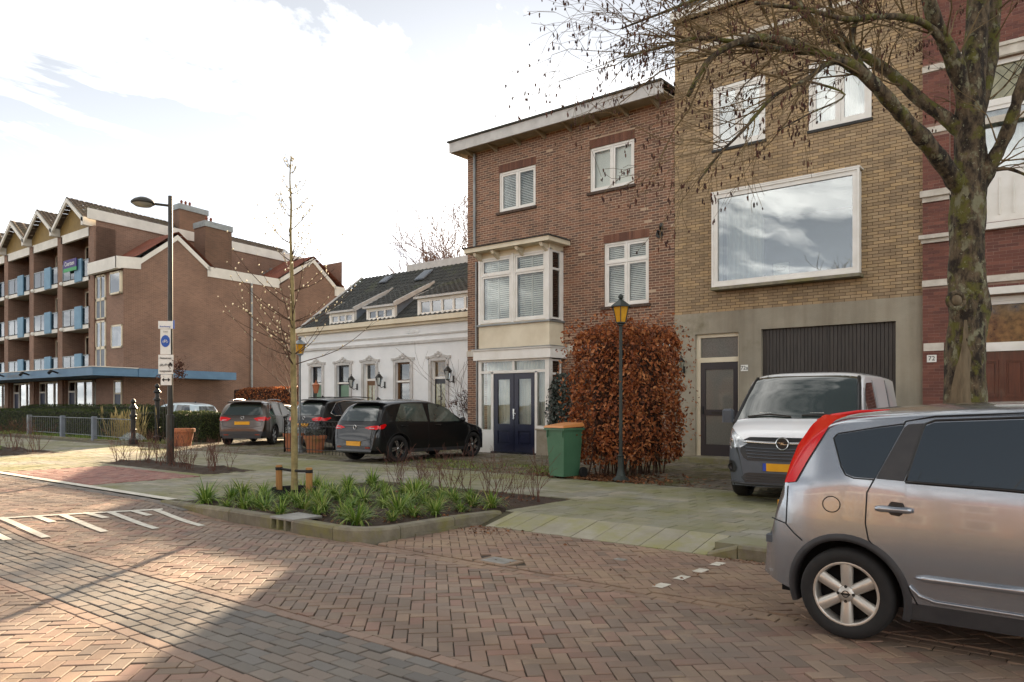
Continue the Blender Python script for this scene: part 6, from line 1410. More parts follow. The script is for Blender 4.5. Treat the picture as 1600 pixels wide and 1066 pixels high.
hatch('black_suv', 'black SUV with red tail lamps standing behind the low iron fence', (-20.15, 16.7, PV), R(90), 'black_paint', L_=4.5, W=1.87, H=1.66, wb=2.68, suv=True, spoke='five', lampstyle='wide', ro=.92, wr=.36)
q = FW*1.33
hatch('brown_suv', 'dark brown SUV with chrome window line parked in front of the beech hedge', (-24.45+q[0], 15.35+q[1], PV), R(129), 'brown_paint', L_=4.38, W=1.82, H=1.6, wb=2.65, suv=True, spoke='turbine', lampstyle='wide', ro=.85, wr=.35)
hatch('pale_blue_hatchback', 'pale blue hatchback half hidden behind the clipped green hedge', (-33.6, 17.4, PV), R(203), 'iceblue_paint', L_=3.75, W=1.66, H=1.52, wb=2.45, small=True, spoke='five', ro=.6, wr=.29)
hatch('navy_hatchback', 'dark hatchback of which only a roof sliver shows behind the brown SUV', (-31.9, 20.4, PV), R(203), 'navy_paint', L_=3.8, W=1.68, H=1.5, wb=2.45, small=True, spoke='five', ro=.6, wr=.29)
# ================================================================= vegetation
def leaves(P, N, size, aspect=.55, fold=.25, jitter=.35):
    """P: n x 3 centres, N: n x 3 facing; folded diamond leaves, 2 tris each as one quad"""
    n = len(P); N = N+RNG.normal(0, jitter*1.6, N.shape); N /= np.linalg.norm(N, axis=1)[:, None]
    a = RNG.normal(0, 1, (n, 3)); U = np.cross(N, a); U /= np.linalg.norm(U, axis=1)[:, None]; Vv = np.cross(N, U); s = (size*RNG.uniform(.6, 1.35, n))[:, None]
    V = np.stack([P-U*s*.5, P+Vv*s*aspect*.5+N*s*fold*.4, P+U*s*.5, P-Vv*s*aspect*.5+N*s*fold*.4], 1)
    F = np.arange(4*n).reshape(n, 4); return V.reshape(-1, 3), F
def boxshell(n, x0, x1, y0, y1, z0, z1, depth=.12, bulge=.05, sides='xyXYZ', seed=0, rnd=.25):
    """points scattered through the outer skin of a box with a lumpy rounded outline"""
    w, d, h = x1-x0, y1-y0, z1-z0; ar = {'x': d*h, 'X': d*h, 'y': w*h, 'Y': w*h, 'Z': w*d}; ks = list(sides); pr = np.array([ar[k] for k in ks]); pr = pr/pr.sum(); pick = RNG.choice(len(ks), n, p=pr); u, v = RNG.random(n), RNG.random(n); dep = np.abs(RNG.normal(0, depth, n))
    P = np.zeros((n, 3)); N = np.zeros((n, 3))
    for i, k in enumerate(ks):
        m = pick == i
        if k in 'xX': P[m] = np.stack([np.where(k == 'x', x0+dep[m], x1-dep[m]), y0+u[m]*d, z0+v[m]*h], -1); N[m] = (-1 if k == 'x' else 1, 0, .25)
        elif k in 'yY': P[m] = np.stack([x0+u[m]*w, np.where(k == 'y', y0+dep[m], y1-dep[m]), z0+v[m]*h], -1); N[m] = (0, -1 if k == 'y' else 1, .25)
        else: P[m] = np.stack([x0+u[m]*w, y0+v[m]*d, z1-dep[m]], -1); N[m] = (0, 0, 1)
    c = np.array([(x0+x1)/2, (y0+y1)/2, (z0+z1)/2]); hf = np.array([w/2, d/2, h/2])
    Q = (P-c)/hf; r4 = (np.abs(Q)**6).sum(1)**(1/6); Q = Q/np.maximum(1, r4*(1-0))[:, None]
    P = c+Q*hf; P += N*(bulge*np.sin(P[:, [0]]*4.3+P[:, [2]]*3.1+seed)*np.cos(P[:, [1]]*3.7+P[:, [2]]*4.9)+RNG.normal(0, bulge*.5, (n, 1))); return P, N
def leafobj(name, P, N, size, mat, parent=None, origin=None, aspect=.55, fold=.25, jitter=.35, kind=None):
    V, F = leaves(P, N, size, aspect, fold, jitter); o = raw(name, V, F, mat, parent, origin, tint=RNG.random(len(F))); return tag(o, kind=kind) if kind else o
# --- tall brown beech hedge block
bh = thing('beech_hedge', 'tall clipped beech hedge with copper brown leaves beside the green bin', 'hedge', (-8.1, 13.7, PV))
P, N = boxshell(15500, -8.85, -7.32, 12.65, 14.85, .28, 3.12, .17, .11, 'xyXYZ', 1); cz = (P[:, 2]-.28)/2.84; cut = RNG.random(len(P)) < np.clip(.35+cz*3.2, 0, 1); P, N = P[cut], N[cut]
leafobj('leaves', P, N, .086, 'beech_leaf', bh, kind='stuff')
P, N = boxshell(1500, -9.05, -7.12, 12.45, 15.05, .5, 3.32, .1, .14, 'xyXYZ', 2); leafobj('shoot_leaves', P, N, .075, 'beech_leaf', bh, kind='stuff')
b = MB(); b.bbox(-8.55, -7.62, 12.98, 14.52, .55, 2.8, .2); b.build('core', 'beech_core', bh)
b = MB()
for i in range(46):
    x, y = RNG.uniform(-8.6, -7.5), RNG.uniform(12.8, 14.6); p = [(x, y, PV-.03)]
    for k in range(4): p.append((p[-1][0]+RNG.normal(0, .05), p[-1][1]+RNG.normal(0, .05), p[-1][2]+.35))
    b.tube(p, [.018, .016, .013, .01, .006], 5)
tag(b.build('stems', 'twig', bh), kind='stuff')
# --- ivy shrub by the bay
iv = thing('ivy_shrub', 'dark glossy evergreen shrub climbing beside the bay entrance', 'shrub', (-12.0, 17.5, PV))
n = 4200; t = RNG.random((n, 3)); a = t[:, 0]*2*math.pi; zz_ = .5+t[:, 1]*1.9; rr_ = (.34+.24*np.sin(math.pi*t[:, 1]))*np.sqrt(.25+.75*t[:, 2]); P = np.stack([-12.05+1.35*rr_*np.cos(a), 17.42+.95*rr_*np.sin(a), zz_], -1); N = np.stack([np.cos(a), np.sin(a), np.full(n, .4)], -1); leafobj('leaves', P, N, .075, 'ivy_leaf', iv, aspect=.7, kind='stuff')
b = MB(); b.lathe([(.2, 0), (.26, .42), (.28, .44), (.24, .44)], (-12.05, 17.45, PV), 18); b.build('planter', 'plastic_dark', iv)
b = MB()
for i in range(9): b.tube([(-12.05, 17.45, .4), (-12.05+RNG.normal(0, .2), 17.45+RNG.normal(0, .12), 1.2), (-12.05+RNG.normal(0, .35), 17.45+RNG.normal(0, .2), 2.1)], [.015, .01, .005], 5)
tag(b.build('stems', 'twig', iv), kind='stuff')
# --- green hedges on the left
def hedge(name, label, x0, x1, y0, y1, z1, n, mat='hedge_leaf', core='hedge_core', size=.05, sides='yXxZ', z0=PV, rz=None):
    h = thing(name, label, 'hedge', ((x0+x1)/2, (y0+y1)/2, PV)); P, N = boxshell(n, x0, x1, y0, y1, z0+.04, z1, .05, .03, sides, 3); leafobj('leaves', P, N, size, mat, h, kind='stuff'); b = MB(); b.bbox(x0+.1, x1-.1, y0+.1, y1-.1, PV-.02, z1-.1, .06); b.build('core', core, h); return h
hedge('clipped_hedge', 'long low clipped green hedge behind the low railing on the left', -52, -30.6, 14.5, 15.5, 1.32, 13000, size=.075)
hedge('clipped_hedge', 'clipped green hedge between the iron gate post and the brown SUV', -29.7, -26.9, 14.9, 15.9, 1.28, 6500, size=.06)
hedge('clipped_hedge', 'second clipped hedge further back beneath the blue canopy', -50, -33, 16.4, 17.1, 1.55, 6000, size=.08)
hedge('brown_hedge', 'low brown beech hedge along the foot of the apartment side wall', -40.5, -31.5, 24.2, 25.4, 2.5, 7000, 'beech_leaf', 'beech_core', .11)
# --- tree builders
def grow(b, p, d, L_, r, lev, maxlev, spread=.6, up=.1, nseg=4, kids=3, ends=None, shrink=.62, rmin=.003, wob=.12, sides=(7, 6, 5, 4, 3), droop=0):
    p = np.array(p, float); d = np.array(d, float); d /= np.linalg.norm(d); pts = [p]; rad = [r]; q = d
    for i in range(nseg):
        q = q+RNG.normal(0, wob, 3)+np.array((0, 0, up-droop*lev)); q /= np.linalg.norm(q); pts.append(pts[-1]+q*L_/nseg); rad.append(max(rmin, r*(1-.55*(i+1)/nseg)))
    b.tube(pts, rad, sides[min(lev, len(sides)-1)], caps=lev == 0)
    if lev >= maxlev:
        if ends is not None: ends.append((pts[-1], q)); ends.append((pts[-2], q))
        return
    for k in range(kids):
        f = RNG.uniform(.3, 1.0) if k < kids-1 else 1.0; i = min(nseg-1, int(f*nseg)); t = f*nseg-i; s = pts[i]+(pts[i+1]-pts[i])*t
        a = RNG.normal(0, 1, 3); a -= q*np.dot(a, q); a /= np.linalg.norm(a); nd = q*math.cos(spread)+a*math.sin(spread)*RNG.uniform(.6, 1.2)
        grow(b, s, nd, L_*shrink*RNG.uniform(.75, 1.2), max(rmin, rad[i]*.62), lev+1, maxlev, spread, up, max(2, nseg-1), kids, ends, shrink, rmin, wob, sides, droop)
# --- big old street tree
bt = thing('street_tree', 'large old tree with mossy trunk and catkin-hung branches beside the white van', 'tree', (-1.46, 9.9, PV))
TD = 8.6; O3 = np.array((0, 0, 1.55))
def tp(px, py, dd=0.):   # limb nodes laid out in a vertical plane through the trunk, 8.6 m out
    d = TD+dd; l = (px-800)/1200*d; return np.array((FW[0]*d+RT[0]*l, FW[1]*d+RT[1]*l, 1.55+(632-py)/1200*d))
def limb(b, nodes, r0, r1, n=5, s=10, w=.02):
    C = catmull([tp(*q) for q in nodes], n); k = len(C); rad = [(r0+(r1-r0)*(i/(k-1))**.8)*(1+RNG.normal(0, .06))*(1+.10*math.exp(-((i % 7)-3)**2)) for i in range(k)]; b.tube(list(C), rad, s); return C, rad
b = MB()
tr = [(1500, 842, 0), (1503, 760, 0), (1507, 640, 0), (1510, 560, 0), (1512, 505, 0), (1513, 470, 0), (1511, 430, 0), (1511, 380, 0), (1513, 320, 0), (1514, 270, 0), (1516, 215, 0), (1517, 165, 0), (1521, 100, .03), (1527, 20, .08), (1532, -130, .2)]
rr0 = [.29, .245, .215, .196, .194, .207, .178, .17, .176, .168, .152, .138, .122, .11, .09]
C = catmull([tp(*q) for q in tr], 5); rad = np.interp(np.linspace(0, len(tr)-1, len(C)), range(len(tr)), rr0)
# lumpy trunk surface
V = []; m = 28
for i, (c, r) in enumerate(zip(C, rad)):
    for j in range(m):
        a = 2*math.pi*j/m; q = r*(1+.06*math.sin(3*a+i*.31)+.05*math.sin(5*a-i*.53)+.035*math.sin(9*a+i*1.1)+RNG.normal(0, .012)); V.append((c[0]+q*math.cos(a), c[1]+q*math.sin(a), c[2]))
b.add(V, [(i*m+j, i*m+(j+1) % m, (i+1)*m+(j+1) % m, (i+1)*m+j) for i in range(len(C)-1) for j in range(m)])
trunk = b.build('trunk', 'bark_old', bt, smooth=True)
# knot ring and bare heartwood streak on the camera side
b = MB(); kc = tp(1492, 470, -.25); vdir = np.array((-FW[0], -FW[1], 0)); rgt = np.array((RT[0], RT[1], 0)); upv = np.array((0, 0, 1.))
pts = [kc+rgt*.085*math.cos(t)+upv*.085*math.sin(t)+vdir*.02 for t in np.linspace(0, 2*math.pi, 17)]; b.tube(pts, .028, 7); b.build('knot', 'bark_old', trunk, smooth=True)
b = MB(); b.ball(tuple(kc), .07, 8); b.build('knot_heart', 'bark_heart', trunk, smooth=True)
b = MB(); V = []
for i, (py, w0, w1) in enumerate(((500, 3, 5), (515, -2, 6), (535, 0, 8), (556, -5, 6), (580, -10, 9), (605, -16, 8), (640, -20, 12), (720, -24, 14))):
    for k in range(5):
        px = 1505+w0*1.2+(w1-w0)*1.2*k/4+(RNG.normal(0, 3.5) if k in (0, 4) else 0); rl__ = float(np.interp(py, [q[1] for q in tr[::-1]], rr0[::-1])); lat_ = (px-1509)/1200*TD; V.append(tp(px, py, -math.sqrt(max(.01, (rl__*1.07)**2-lat_**2))))
b.add(V, [(i*5+j, i*5+j+1, (i+1)*5+j+1, (i+1)*5+j) for i in range(7) for j in range(4)]); b.build('bare_wood', 'bark_heart', trunk, smooth=True)
LIMBS = [([(1508, 305, 0), (1478, 262, -.12), (1440, 214, -.3), (1400, 170, -.45), (1362, 128, -.6), (1322, 98, -.7), (1270, 80, -.8), (1215, 62, -.9), (1165, 62, -1.0), (1110, 92, -1.1), (1075, 150, -1.15)], .1, .02),
 ([(1510, 215, 0), (1478, 185, .1), (1440, 158, .2), (1395, 118, .3), (1345, 84, .4), (1298, 58, .45), (1250, 12, .5), (1210, -60, .5)], .082, .04),
 ([(1515, 205, 0), (1506, 150, -.04), (1490, 95, -.1), (1466, 45, -.2), (1448, -10, -.3), (1425, -110, -.4)], .1, .06),
 ([(1518, 225, 0), (1528, 180, .05), (1548, 90, .2), (1556, 0, .3), (1575, -130, .5)], .09, .06),
 ([(1525, 300, 0), (1552, 250, -.15), (1574, 205, -.25), (1592, 150, -.35), (1620, 70, -.4), (1660, -60, -.5)], .088, .045),
 ([(1540, 268, -.1), (1575, 264, -.2), (1610, 276, -.3), (1660, 290, -.4)], .022, .012),
 ([(1480, 75, -.15), (1452, 42, -.3), (1415, 28, -.45), (1370, 26, -.6), (1320, 30, -.7), (1260, 15, -.8), (1180, 5, -.9)], .045, .018),
 ([(1330, 100, -.7), (1296, 98, -.8), (1255, 128, -.95), (1210, 150, -1.05), (1160, 205, -1.15), (1125, 240, -1.2), (1090, 285, -1.25)], .032, .009),
 ([(1270, 80, -.8), (1220, 78, -.7), (1160, 68, -.75), (1090, 60, -.8), (1030, 75, -.9), (975, 90, -1.0)], .04, .009),
 ([(1240, 0, .5), (1170, -20, .5), (1100, -5, .5), (1030, 22, .4), (970, 45, .3)], .035, .008),
 ([(1345, 84, .4), (1320, 60, .3), (1300, 20, .25), (1295, -40, .2)], .03, .012),
 ([(1360, 120, -.6), (1345, 100, -.5), (1330, 60, -.4), (1345, 10, -.35), (1350, -50, -.3)], .035, .015),
 ([(1255, 125, -.95), (1320, 148, -1.2), (1260, 180, -1.4), (1215, 205, -1.5)], .012, .006)]
brm = MB(); TW = []
for nodes, r0, r1 in LIMBS:
    C, rd = limb(brm, nodes, r0, r1); TW.append((C, rd))
brs = brm.build('limbs', 'bark_old', bt, smooth=True)
ends = []; tw = MB()
for li, (C, rd) in enumerate(TW):
    k = len(C); cnt = {0: 24, 1: 18, 2: 9, 3: 8, 4: 8, 5: 4, 6: 20, 7: 25, 8: 30, 9: 30, 10: 9, 11: 10, 12: 5}[li]
    lo = .35 if li in (0, 1) else .12
    for j in range(cnt):
        i = int(RNG.uniform(lo, 1)*(k-2)); tdir = C[min(k-1, i+1)]-C[i]; tdir /= np.linalg.norm(tdir); a = RNG.normal(0, 1, 3); a[2] += .0; a /= np.linalg.norm(a); d = tdir*.7+a*.8
        d += np.array((-RT[0], -RT[1], 0))*(.35 if li in (0, 6, 7, 8, 9, 12) else .05)+np.array((0, 0, .1 if li in (7, 12) else .2))
        grow(tw, C[i], d, RNG.uniform(.45, 1.0)*(1.0 if li not in (5, 12) else .5), min(.0105, rd[i]*.4), 1, 3, .55, .02, 4, 3, ends, .62, .0019, .16, (6, 6, 5, 4, 3), .035)
tag(tw.build('twigs', 'twig_olive', bt), kind='stuff')
# hanging catkins and cones
V = []; F = []; T = []; E = [e for e in ends]; RNG.shuffle(E)
def spindle(c, r, h, n=5):
    base = len(V); V.append((c[0], c[1], c[2])); 
    for hh, rr in ((.3, 1.), (.72, .85)):
        for j in range(n): a = 2*math.pi*j/n; V.append((c[0]+r*rr*math.cos(a), c[1]+r*rr*math.sin(a), c[2]-h*hh))
    V.append((c[0], c[1], c[2]-h)); t = random.random()
    for j in range(n): k = (j+1) % n; F.append((base, base+1+j, base+1+k, base)); F.append((base+1+j, base+1+n+j, base+1+n+k, base+1+k)); F.append((base+1+n+j, base+1+2*n, base+1+2*n, base+1+n+k))
    T.extend([t]*(3*n))
cat_ = MB(); bodies = 0
for e, q in E:
    if RNG.random() < .5:
        for k in range(RNG.integers(1, 3)):
            c = np.array(e)+RNG.normal(0, .012, 3); h = RNG.uniform(.025, .06); r = RNG.uniform(.006, .0105); c[2] -= .012
            cat_.tint = random.random(); cat_.tube([c, c-(0, 0, h*.3), c-(RNG.normal(0, .004), RNG.normal(0, .004), h*.75), c-(0, 0, h)], [.002, r, r*.9, .002], 5, caps=False)
tag(cat_.build('catkins', 'catkin', bt), kind='stuff')
print('catkins', len(E), 'twig faces', len(tw.f))
# --- young tree with stakes
yt = thing('young_tree', 'slim young tree with pale buds tied between two wooden stakes', 'tree', (-10.2, 7.18, .1))
TD2 = 12.0
def tp2(px, py, dd=0.):
    d = TD2+dd; l = (px-800)/1200*d; return np.array((FW[0]*d+RT[0]*l, FW[1]*d+RT[1]*l, 1.55+(632-py)/1200*d))
b = MB(); C = catmull([tp2(*q) for q in ((460, 778, 0), (460, 700, 0), (459, 620, 0), (458, 540, 0), (457, 480, 0), (456, 420, 0), (454, 370, 0), (455, 320, 0), (453, 280, 0), (455, 240, 0))], 5); k = len(C)
b.tube(list(C), [np.interp(i/(k-1), (0, .35, .6, 1), (.054, .042, .024, .005))*(1+.06*math.sin(i*1.7)) for i in range(k)], 10); b.build('trunk', 'bark_young', yt, smooth=True)
b = MB(); buds = []
for j in range(58):
    f = .30+.67*RNG.random()**1.35; i = int(f*(k-1)); a = RNG.uniform(0, 2*math.pi); up_ = RNG.uniform(.15, .9); out = ((1.0-f)*2.15 if f < .62 else (1.0-f)*1.5)+.12; d = np.array((math.cos(a), math.sin(a), up_*(.45 if f < .62 else .8))); L_ = out*RNG.uniform(.5, 1.1); p = C[i]; pts = [p]; q = d/np.linalg.norm(d)
    n = 6
    for s in range(n): q = q+np.array((0, 0, .13 if f < .6 else .22))+RNG.normal(0, .05, 3); q /= np.linalg.norm(q); pts.append(pts[-1]+q*L_/n)
    b.tube(pts, [np.interp(s/n, (0, 1), (.0085 if f < .7 else .006, .0022)) for s in range(n+1)], 4)
    for s in range(2, n+1):
        if RNG.random() < .85: buds.append(pts[s]+RNG.normal(0, .012, 3))
        if RNG.random() < .5:
            e = RNG.normal(0, 1, 3); e[2] = abs(e[2]); e = q+e*.6; e /= np.linalg.norm(e); ee = pts[s]+e*RNG.uniform(.06, .2)*out; b.tube([pts[s], ee], [.003, .0018], 3, caps=False); buds.append(ee)
tag(b.build('branches', 'twig', yt), kind='stuff')
b = MB()
for p in buds: b.tint = random.random(); b.ball(tuple(p), RNG.uniform(.007, .013), 5, (1, 1, 1.5))
tag(b.build('buds', 'bud', yt), kind='stuff')
st = thing('tree_stakes', 'two wooden stakes with black rubber strap holding the young tree', 'tree stake', (-10.2, 7.18, .1))
S_ = [tp2(436, 760, .15), tp2(483, 778, -.35)]
for i, p in enumerate(S_): b = MB(); b.tube([(p[0], p[1], .08), (p[0], p[1], .575), (p[0], p[1], .59)], [.05, .05, .045], 12); b.build('stake', 'wood_stake', st)
c0 = C[2]; b = MB(); z = .535
for p in S_:
    v = np.array(p[:2])-np.array((-10.2, 7.18)); b.tube([(p[0]+v[0]*.1, p[1]+v[1]*.1, z), (-10.2+v[0]*.15, 7.18+v[1]*.15, z-.02), (-10.2-v[0]*.1, 7.18-v[1]*.1, z-.02)], .022, 6)
    b.lathe([(.056, -.025), (.056, .025)], (p[0], p[1], z), 12)
b.build('strap', 'strap', st)
rg = MB(); rg.lathe([(.34, -.02), (.345, .14), (.35, .15), (.335, .14), (.33, -.02)], (-10.2, 7.18, .1), 28); tag(rg.build('root_ring', 'strap', origin=(-10.2, 7.18, .1)), 'black plastic ring in the soil round the young tree', 'tree ring')
# --- grassy tufts
def tuft_mesh(n=70, h=.34, seed=0):
    b = MB(); rg_ = np.random.default_rng(seed)
    for i in range(n):
        a = rg_.uniform(0, 2*math.pi); L_ = h*rg_.uniform(.6, 1.25); lean = rg_.uniform(.35, 1.6); w = rg_.uniform(.006, .011); p = np.array((math.cos(a), math.sin(a), 0))*rg_.uniform(0, .05); sd = np.array((-math.sin(a), math.cos(a), 0)); V = []; m = 5; ang = .15*lean
        for s in range(m+1):
            t = s/m; ww = w*(1-t**2)*1.0+.0006; V += [p-sd*ww, p+sd*ww]; ang += lean*.30; p = p+np.array((math.cos(a)*math.sin(ang), math.sin(a)*math.sin(ang), math.cos(ang)))*L_/m
        b.tint = rg_.random(); b.add(V, [(2*s, 2*s+1, 2*s+3, 2*s+2) for s in range(m)])
    me = bpy.data.meshes.new('grass_tuft'); me.from_pydata(b.v, [], b.f); at = me.attributes.new('tint', 'FLOAT', 'FACE'); at.data.foreach_set('value', np.array(b.t, np.float32)); me.materials.append(MATS['grass_blade']); return me
TM = [tuft_mesh(100, .29, s) for s in range(5)]
def tuft(x, y, z, s, label, group):
    o = bpy.data.objects.new('grass_tuft', TM[int(RNG.integers(5))]); COL.objects.link(o); o.location = (x, y, z); o.rotation_euler = (0, 0, RNG.uniform(0, 6.28)); o.scale = (s*RNG.uniform(.8, 1.2), s, s*RNG.uniform(.7, 1.15)); o.rotation_euler = (RNG.normal(0, .08), RNG.normal(0, .08), RNG.uniform(0, 6.28)); tag(o, label, 'grass tuft', group)
pts = []
tries = 0
while len(pts) < 74 and tries < 6000:
    tries += 1; x, y = RNG.uniform(-10.85, -6.85), RNG.uniform(5.8, 8.9)
    if x > -7.1 and y < 6.2: continue
    if math.hypot(x+10.2, y-7.18) < .42 or (x < -7.7 and x > -8.6 and y < 6.1) or (x > -7.35 and y > 6.8 and RNG.random() < .6) or (y > 8.2 and x > -7.9): continue
    if x > -9.6 and y < 6.0 and RNG.random() < .3: continue
    if all(math.hypot(x-a, y-c) > .30 for a, c in pts): pts.append((x, y))
for x, y in pts: tuft(x, y, .11, RNG.uniform(.6, 1.2), 'arching green grassy tuft in the kerbed front planting bed', 'grass tufts in the front bed')
for i in range(46): tuft(RNG.uniform(-40, -26.5), RNG.uniform(7.75, 8.5), .13, RNG.uniform(.8, 1.2), 'green grassy tuft in the planting bed at the far left', 'grass tufts in the far left bed')
# --- bare shrubs
def shrub_mesh(seed, h=.6, n=4):
    b = MB(); 
    global RNG
    keep = RNG; RNG = np.random.default_rng(seed)
    for i in range(n):
        d = np.array((RNG.normal(0, .3), RNG.normal(0, .3), 1)); grow(b, (RNG.normal(0, .03), RNG.normal(0, .03), -.03), d, h*RNG.uniform(.6, 1), .007, 1, 3, .5, .08, 4, 3, None, .5, .0022, .14, (5, 5, 4, 4, 3))
    RNG = keep; me = bpy.data.meshes.new('bare_shrub'); me.from_pydata(b.v, [], b.f); me.materials.append(MATS['twig_red']); return me
SM = [shrub_mesh(s, .62, 4) for s in range(6)]
def shrub(x, y, z, s, label, group):
    o = bpy.data.objects.new('bare_shrub', SM[int(RNG.integers(6))]); COL.objects.link(o); o.location = (x, y, z); o.rotation_euler = (0, 0, RNG.uniform(0, 6.28)); o.scale = (s, s, s); tag(o, label, 'shrub', group)
for i in range(20): t = i/19; shrub(-10.3+3.4*t+RNG.normal(0, .05), 9.25+RNG.normal(0, .12)-.25*max(0, t-.7), .1, RNG.uniform(.6, 1.0), 'leafless twiggy shrub along the back of the front planting bed', 'bare shrubs in the front bed')
for i in range(26): t = i/25; shrub(-19.6+4.7*t+RNG.normal(0, .08), RNG.uniform(8.45, 9.2), .13, RNG.uniform(.65, 1.1), 'leafless twiggy shrub in the bed around the lamp post', 'bare shrubs around the lamp post')
for i in range(30): t = i/29; shrub(-40+15.2*t+RNG.normal(0, .1), RNG.uniform(8.5, 9.2), .13, RNG.uniform(.9, 1.4), 'leafless twiggy shrub in the far left bed', 'bare shrubs in the far left bed')
# --- leaf litter and moss tufts
n = 1700; P = np.stack([RNG.normal(-8.0, .75, n), 12.55+np.abs(RNG.normal(0, .7, n))-.45, np.full(n, PV+.008)], -1); P = P[(P[:, 0] < -5.6)]; P[:, 2] += RNG.random(len(P))*.02; tag(leafobj('leaf_litter', P, np.tile((0, 0, 1.), (len(P), 1)), .075, 'litter_leaf', jitter=.22), 'fallen brown beech leaves strewn round the foot of the hedge', 'leaf litter', kind='stuff')
n = 1000; P = np.stack([RNG.uniform(-10.8, -6.8, n), RNG.uniform(5.75, 9.5, n), np.full(n, .135)], -1); w_ = RNG.random(n) < np.clip(.12+(P[:, 0]+10)*.3, .12, 1); P = P[w_]; m_ = ~((P[:, 0] > -7.0) & (P[:, 1] < 6.2)); tag(leafobj('leaf_litter', P[m_], np.tile((0, 0, 1.), (m_.sum(), 1)), .05, 'litter_leaf', jitter=.3), 'dry brown leaves lying on the soil of the front planting bed', 'leaf litter', kind='stuff')
n = 900; P = np.concatenate([np.stack([RNG.uniform(-13.2, -9, 500), RNG.normal(13.4, .8, 500), np.full(500, PV+.008)], -1), np.stack([RNG.normal(-6.2, .3, 160), RNG.normal(7.2, .25, 160), np.full(160, .008)], -1), np.stack([RNG.uniform(-3.3, -.5, 160), RNG.normal(7.3, .05, 160), np.full(160, .008)], -1), np.stack([RNG.uniform(-6, -3, 40), RNG.uniform(5.8, 7.3, 40), np.full(40, .008)], -1)]); P = P[~((P[:, 0] < -6.55) & (P[:, 1] < 7.4))]
tag(leafobj('leaf_litter', P, np.tile((0, 0, 1.), (len(P), 1)), .042, 'litter_leaf', jitter=.25), 'scattered dead leaves on the driveway and along the kerbs', 'leaf litter', kind='stuff')
# grass fringe on the forecourt edge
def grass_mass(name, label, xs, ys, z, n, h=.07):
    x = RNG.uniform(*xs, n); y = RNG.uniform(*ys, n); msk = (np.sin(x*2.3+1)*np.cos(y*3.1+.5)+RNG.normal(0, .5, n)) > .15; x, y = x[msk], y[msk]; n = len(x); a = RNG.uniform(0, 6.28, n); hh = h*RNG.uniform(.5, 1.3, n); w = .006; lx, ly = np.cos(a), np.sin(a); le = RNG.uniform(.2, .8, n)*hh
    V = np.stack([np.stack([x-ly*w, y+lx*w, np.full(n, z)], -1), np.stack([x+ly*w, y-lx*w, np.full(n, z)], -1), np.stack([x+lx*le+ly*w*.3, y+ly*le-lx*w*.3, z+hh], -1), np.stack([x+lx*le-ly*w*.3, y+ly*le+lx*w*.3, z+hh], -1)], 1)
    return tag(raw(name, V.reshape(-1, 3), np.arange(4*n).reshape(n, 4), 'grass_blade', tint=RNG.random(n)), label, 'grass', kind='stuff')
grass_mass('moss_grass', 'patchy grass and moss growing through the old driveway paving', (-14.2, -9.2), (12.5, 14.2), PV-.005, 5200, .045); grass_mass('verge_grass', 'strip of rough grass along the foot of the low railing', (-44, -26.5), (13.3, 14.4), PV-.01, 7000, .14)
# --- other plants
def bare_tree(label, loc, h, r, kids=4, lev=4, mat='far_twig', seed=1, spread=.55, cat=None, rmin=.012):
    global RNG
    keep = RNG; RNG = np.random.default_rng(seed); t = thing('bare_tree', label, 'tree', loc); b = MB(); top_ = np.array(loc)+(0, 0, h*.3)
    b.tube([loc, top_], [r, r*.8], 8); b.build('trunk', mat, t); b = MB()
    for k in range(kids+1): a = 2*math.pi*k/(kids+1); grow(b, top_-(0, 0, h*.05*RNG.random()), (math.cos(a)*.6, math.sin(a)*.6, 1), h*.34, r*.5, 1, lev, spread, .12, 4, kids, None, .66, rmin, .12, (6, 6, 5, 4, 3))
    tag(b.build('crown', mat, t), kind='stuff'); RNG = keep; return t
bare_tree('leafless tree with pinkish twigs behind the cottage roof, next to the brick house', (-33.5, 37, PV), 14.5, .22, 4, 5, seed=4, rmin=.014); bare_tree('leafless tree behind the cottage roof, left of the other bare tree', (-38, 40, PV), 13.0, .2, 4, 5, seed=9, rmin=.014)
bare_tree('bare shrubby tree against the apartment side wall left of the cottage', (-30.4, 21.5, PV), 5.6, .07, 4, 4, 'twig', 21, .5, rmin=.005)
cl = thing('wall_climber', 'bare climber with brown flower heads at the right end of the cottage wall', 'shrub', (-17.6, 19.5, PV)); b = MB()
for i in range(9): grow(b, (-17.6+RNG.normal(0, .25), 19.55, PV), (RNG.normal(-.1, .25), RNG.normal(0, .08), 1), RNG.uniform(1.4, 2.4), .016, 1, 3, .6, .05, 5, 3, None, .55, .004, .12)
tag(b.build('branches', 'twig', cl), kind='stuff'); n = 700; cc = RNG.normal(0, 1, (26, 3))*(.42, .12, .38)+(-17.9, 19.3, 1.35); P = cc[RNG.integers(0, 26, n)]+RNG.normal(0, .06, (n, 3)); leafobj('flower_heads', P, RNG.normal(0, 1, (n, 3)), .06, 'catkin', cl, kind='stuff')
og = thing('ornamental_grass', 'straw coloured ornamental grass clump behind the low railing', 'grass clump', (-31.2, 14.1, PV)); b = MB()
for i in range(200):
    a = RNG.uniform(0, 6.28); p = np.array((-31.3+RNG.normal(0, .7), 14.15+RNG.normal(0, .12), PV)); h = RNG.uniform(.6, 1.25); d = np.array((math.cos(a)*.25, math.sin(a)*.25, 1)); b.tint = random.random(); b.tube([p, p+d*h*.6, p+d*h+np.array((math.cos(a), math.sin(a), -.4))*.08*h], [.006, .006, .002], 3, caps=False)
    if i % 3 == 0: b.tube([p+d*h*.85, p+d*h*1.0, p+d*h*1.12], [.008, .022, .004], 5, caps=False)
tag(b.build('stalks', 'straw', og), kind='stuff')
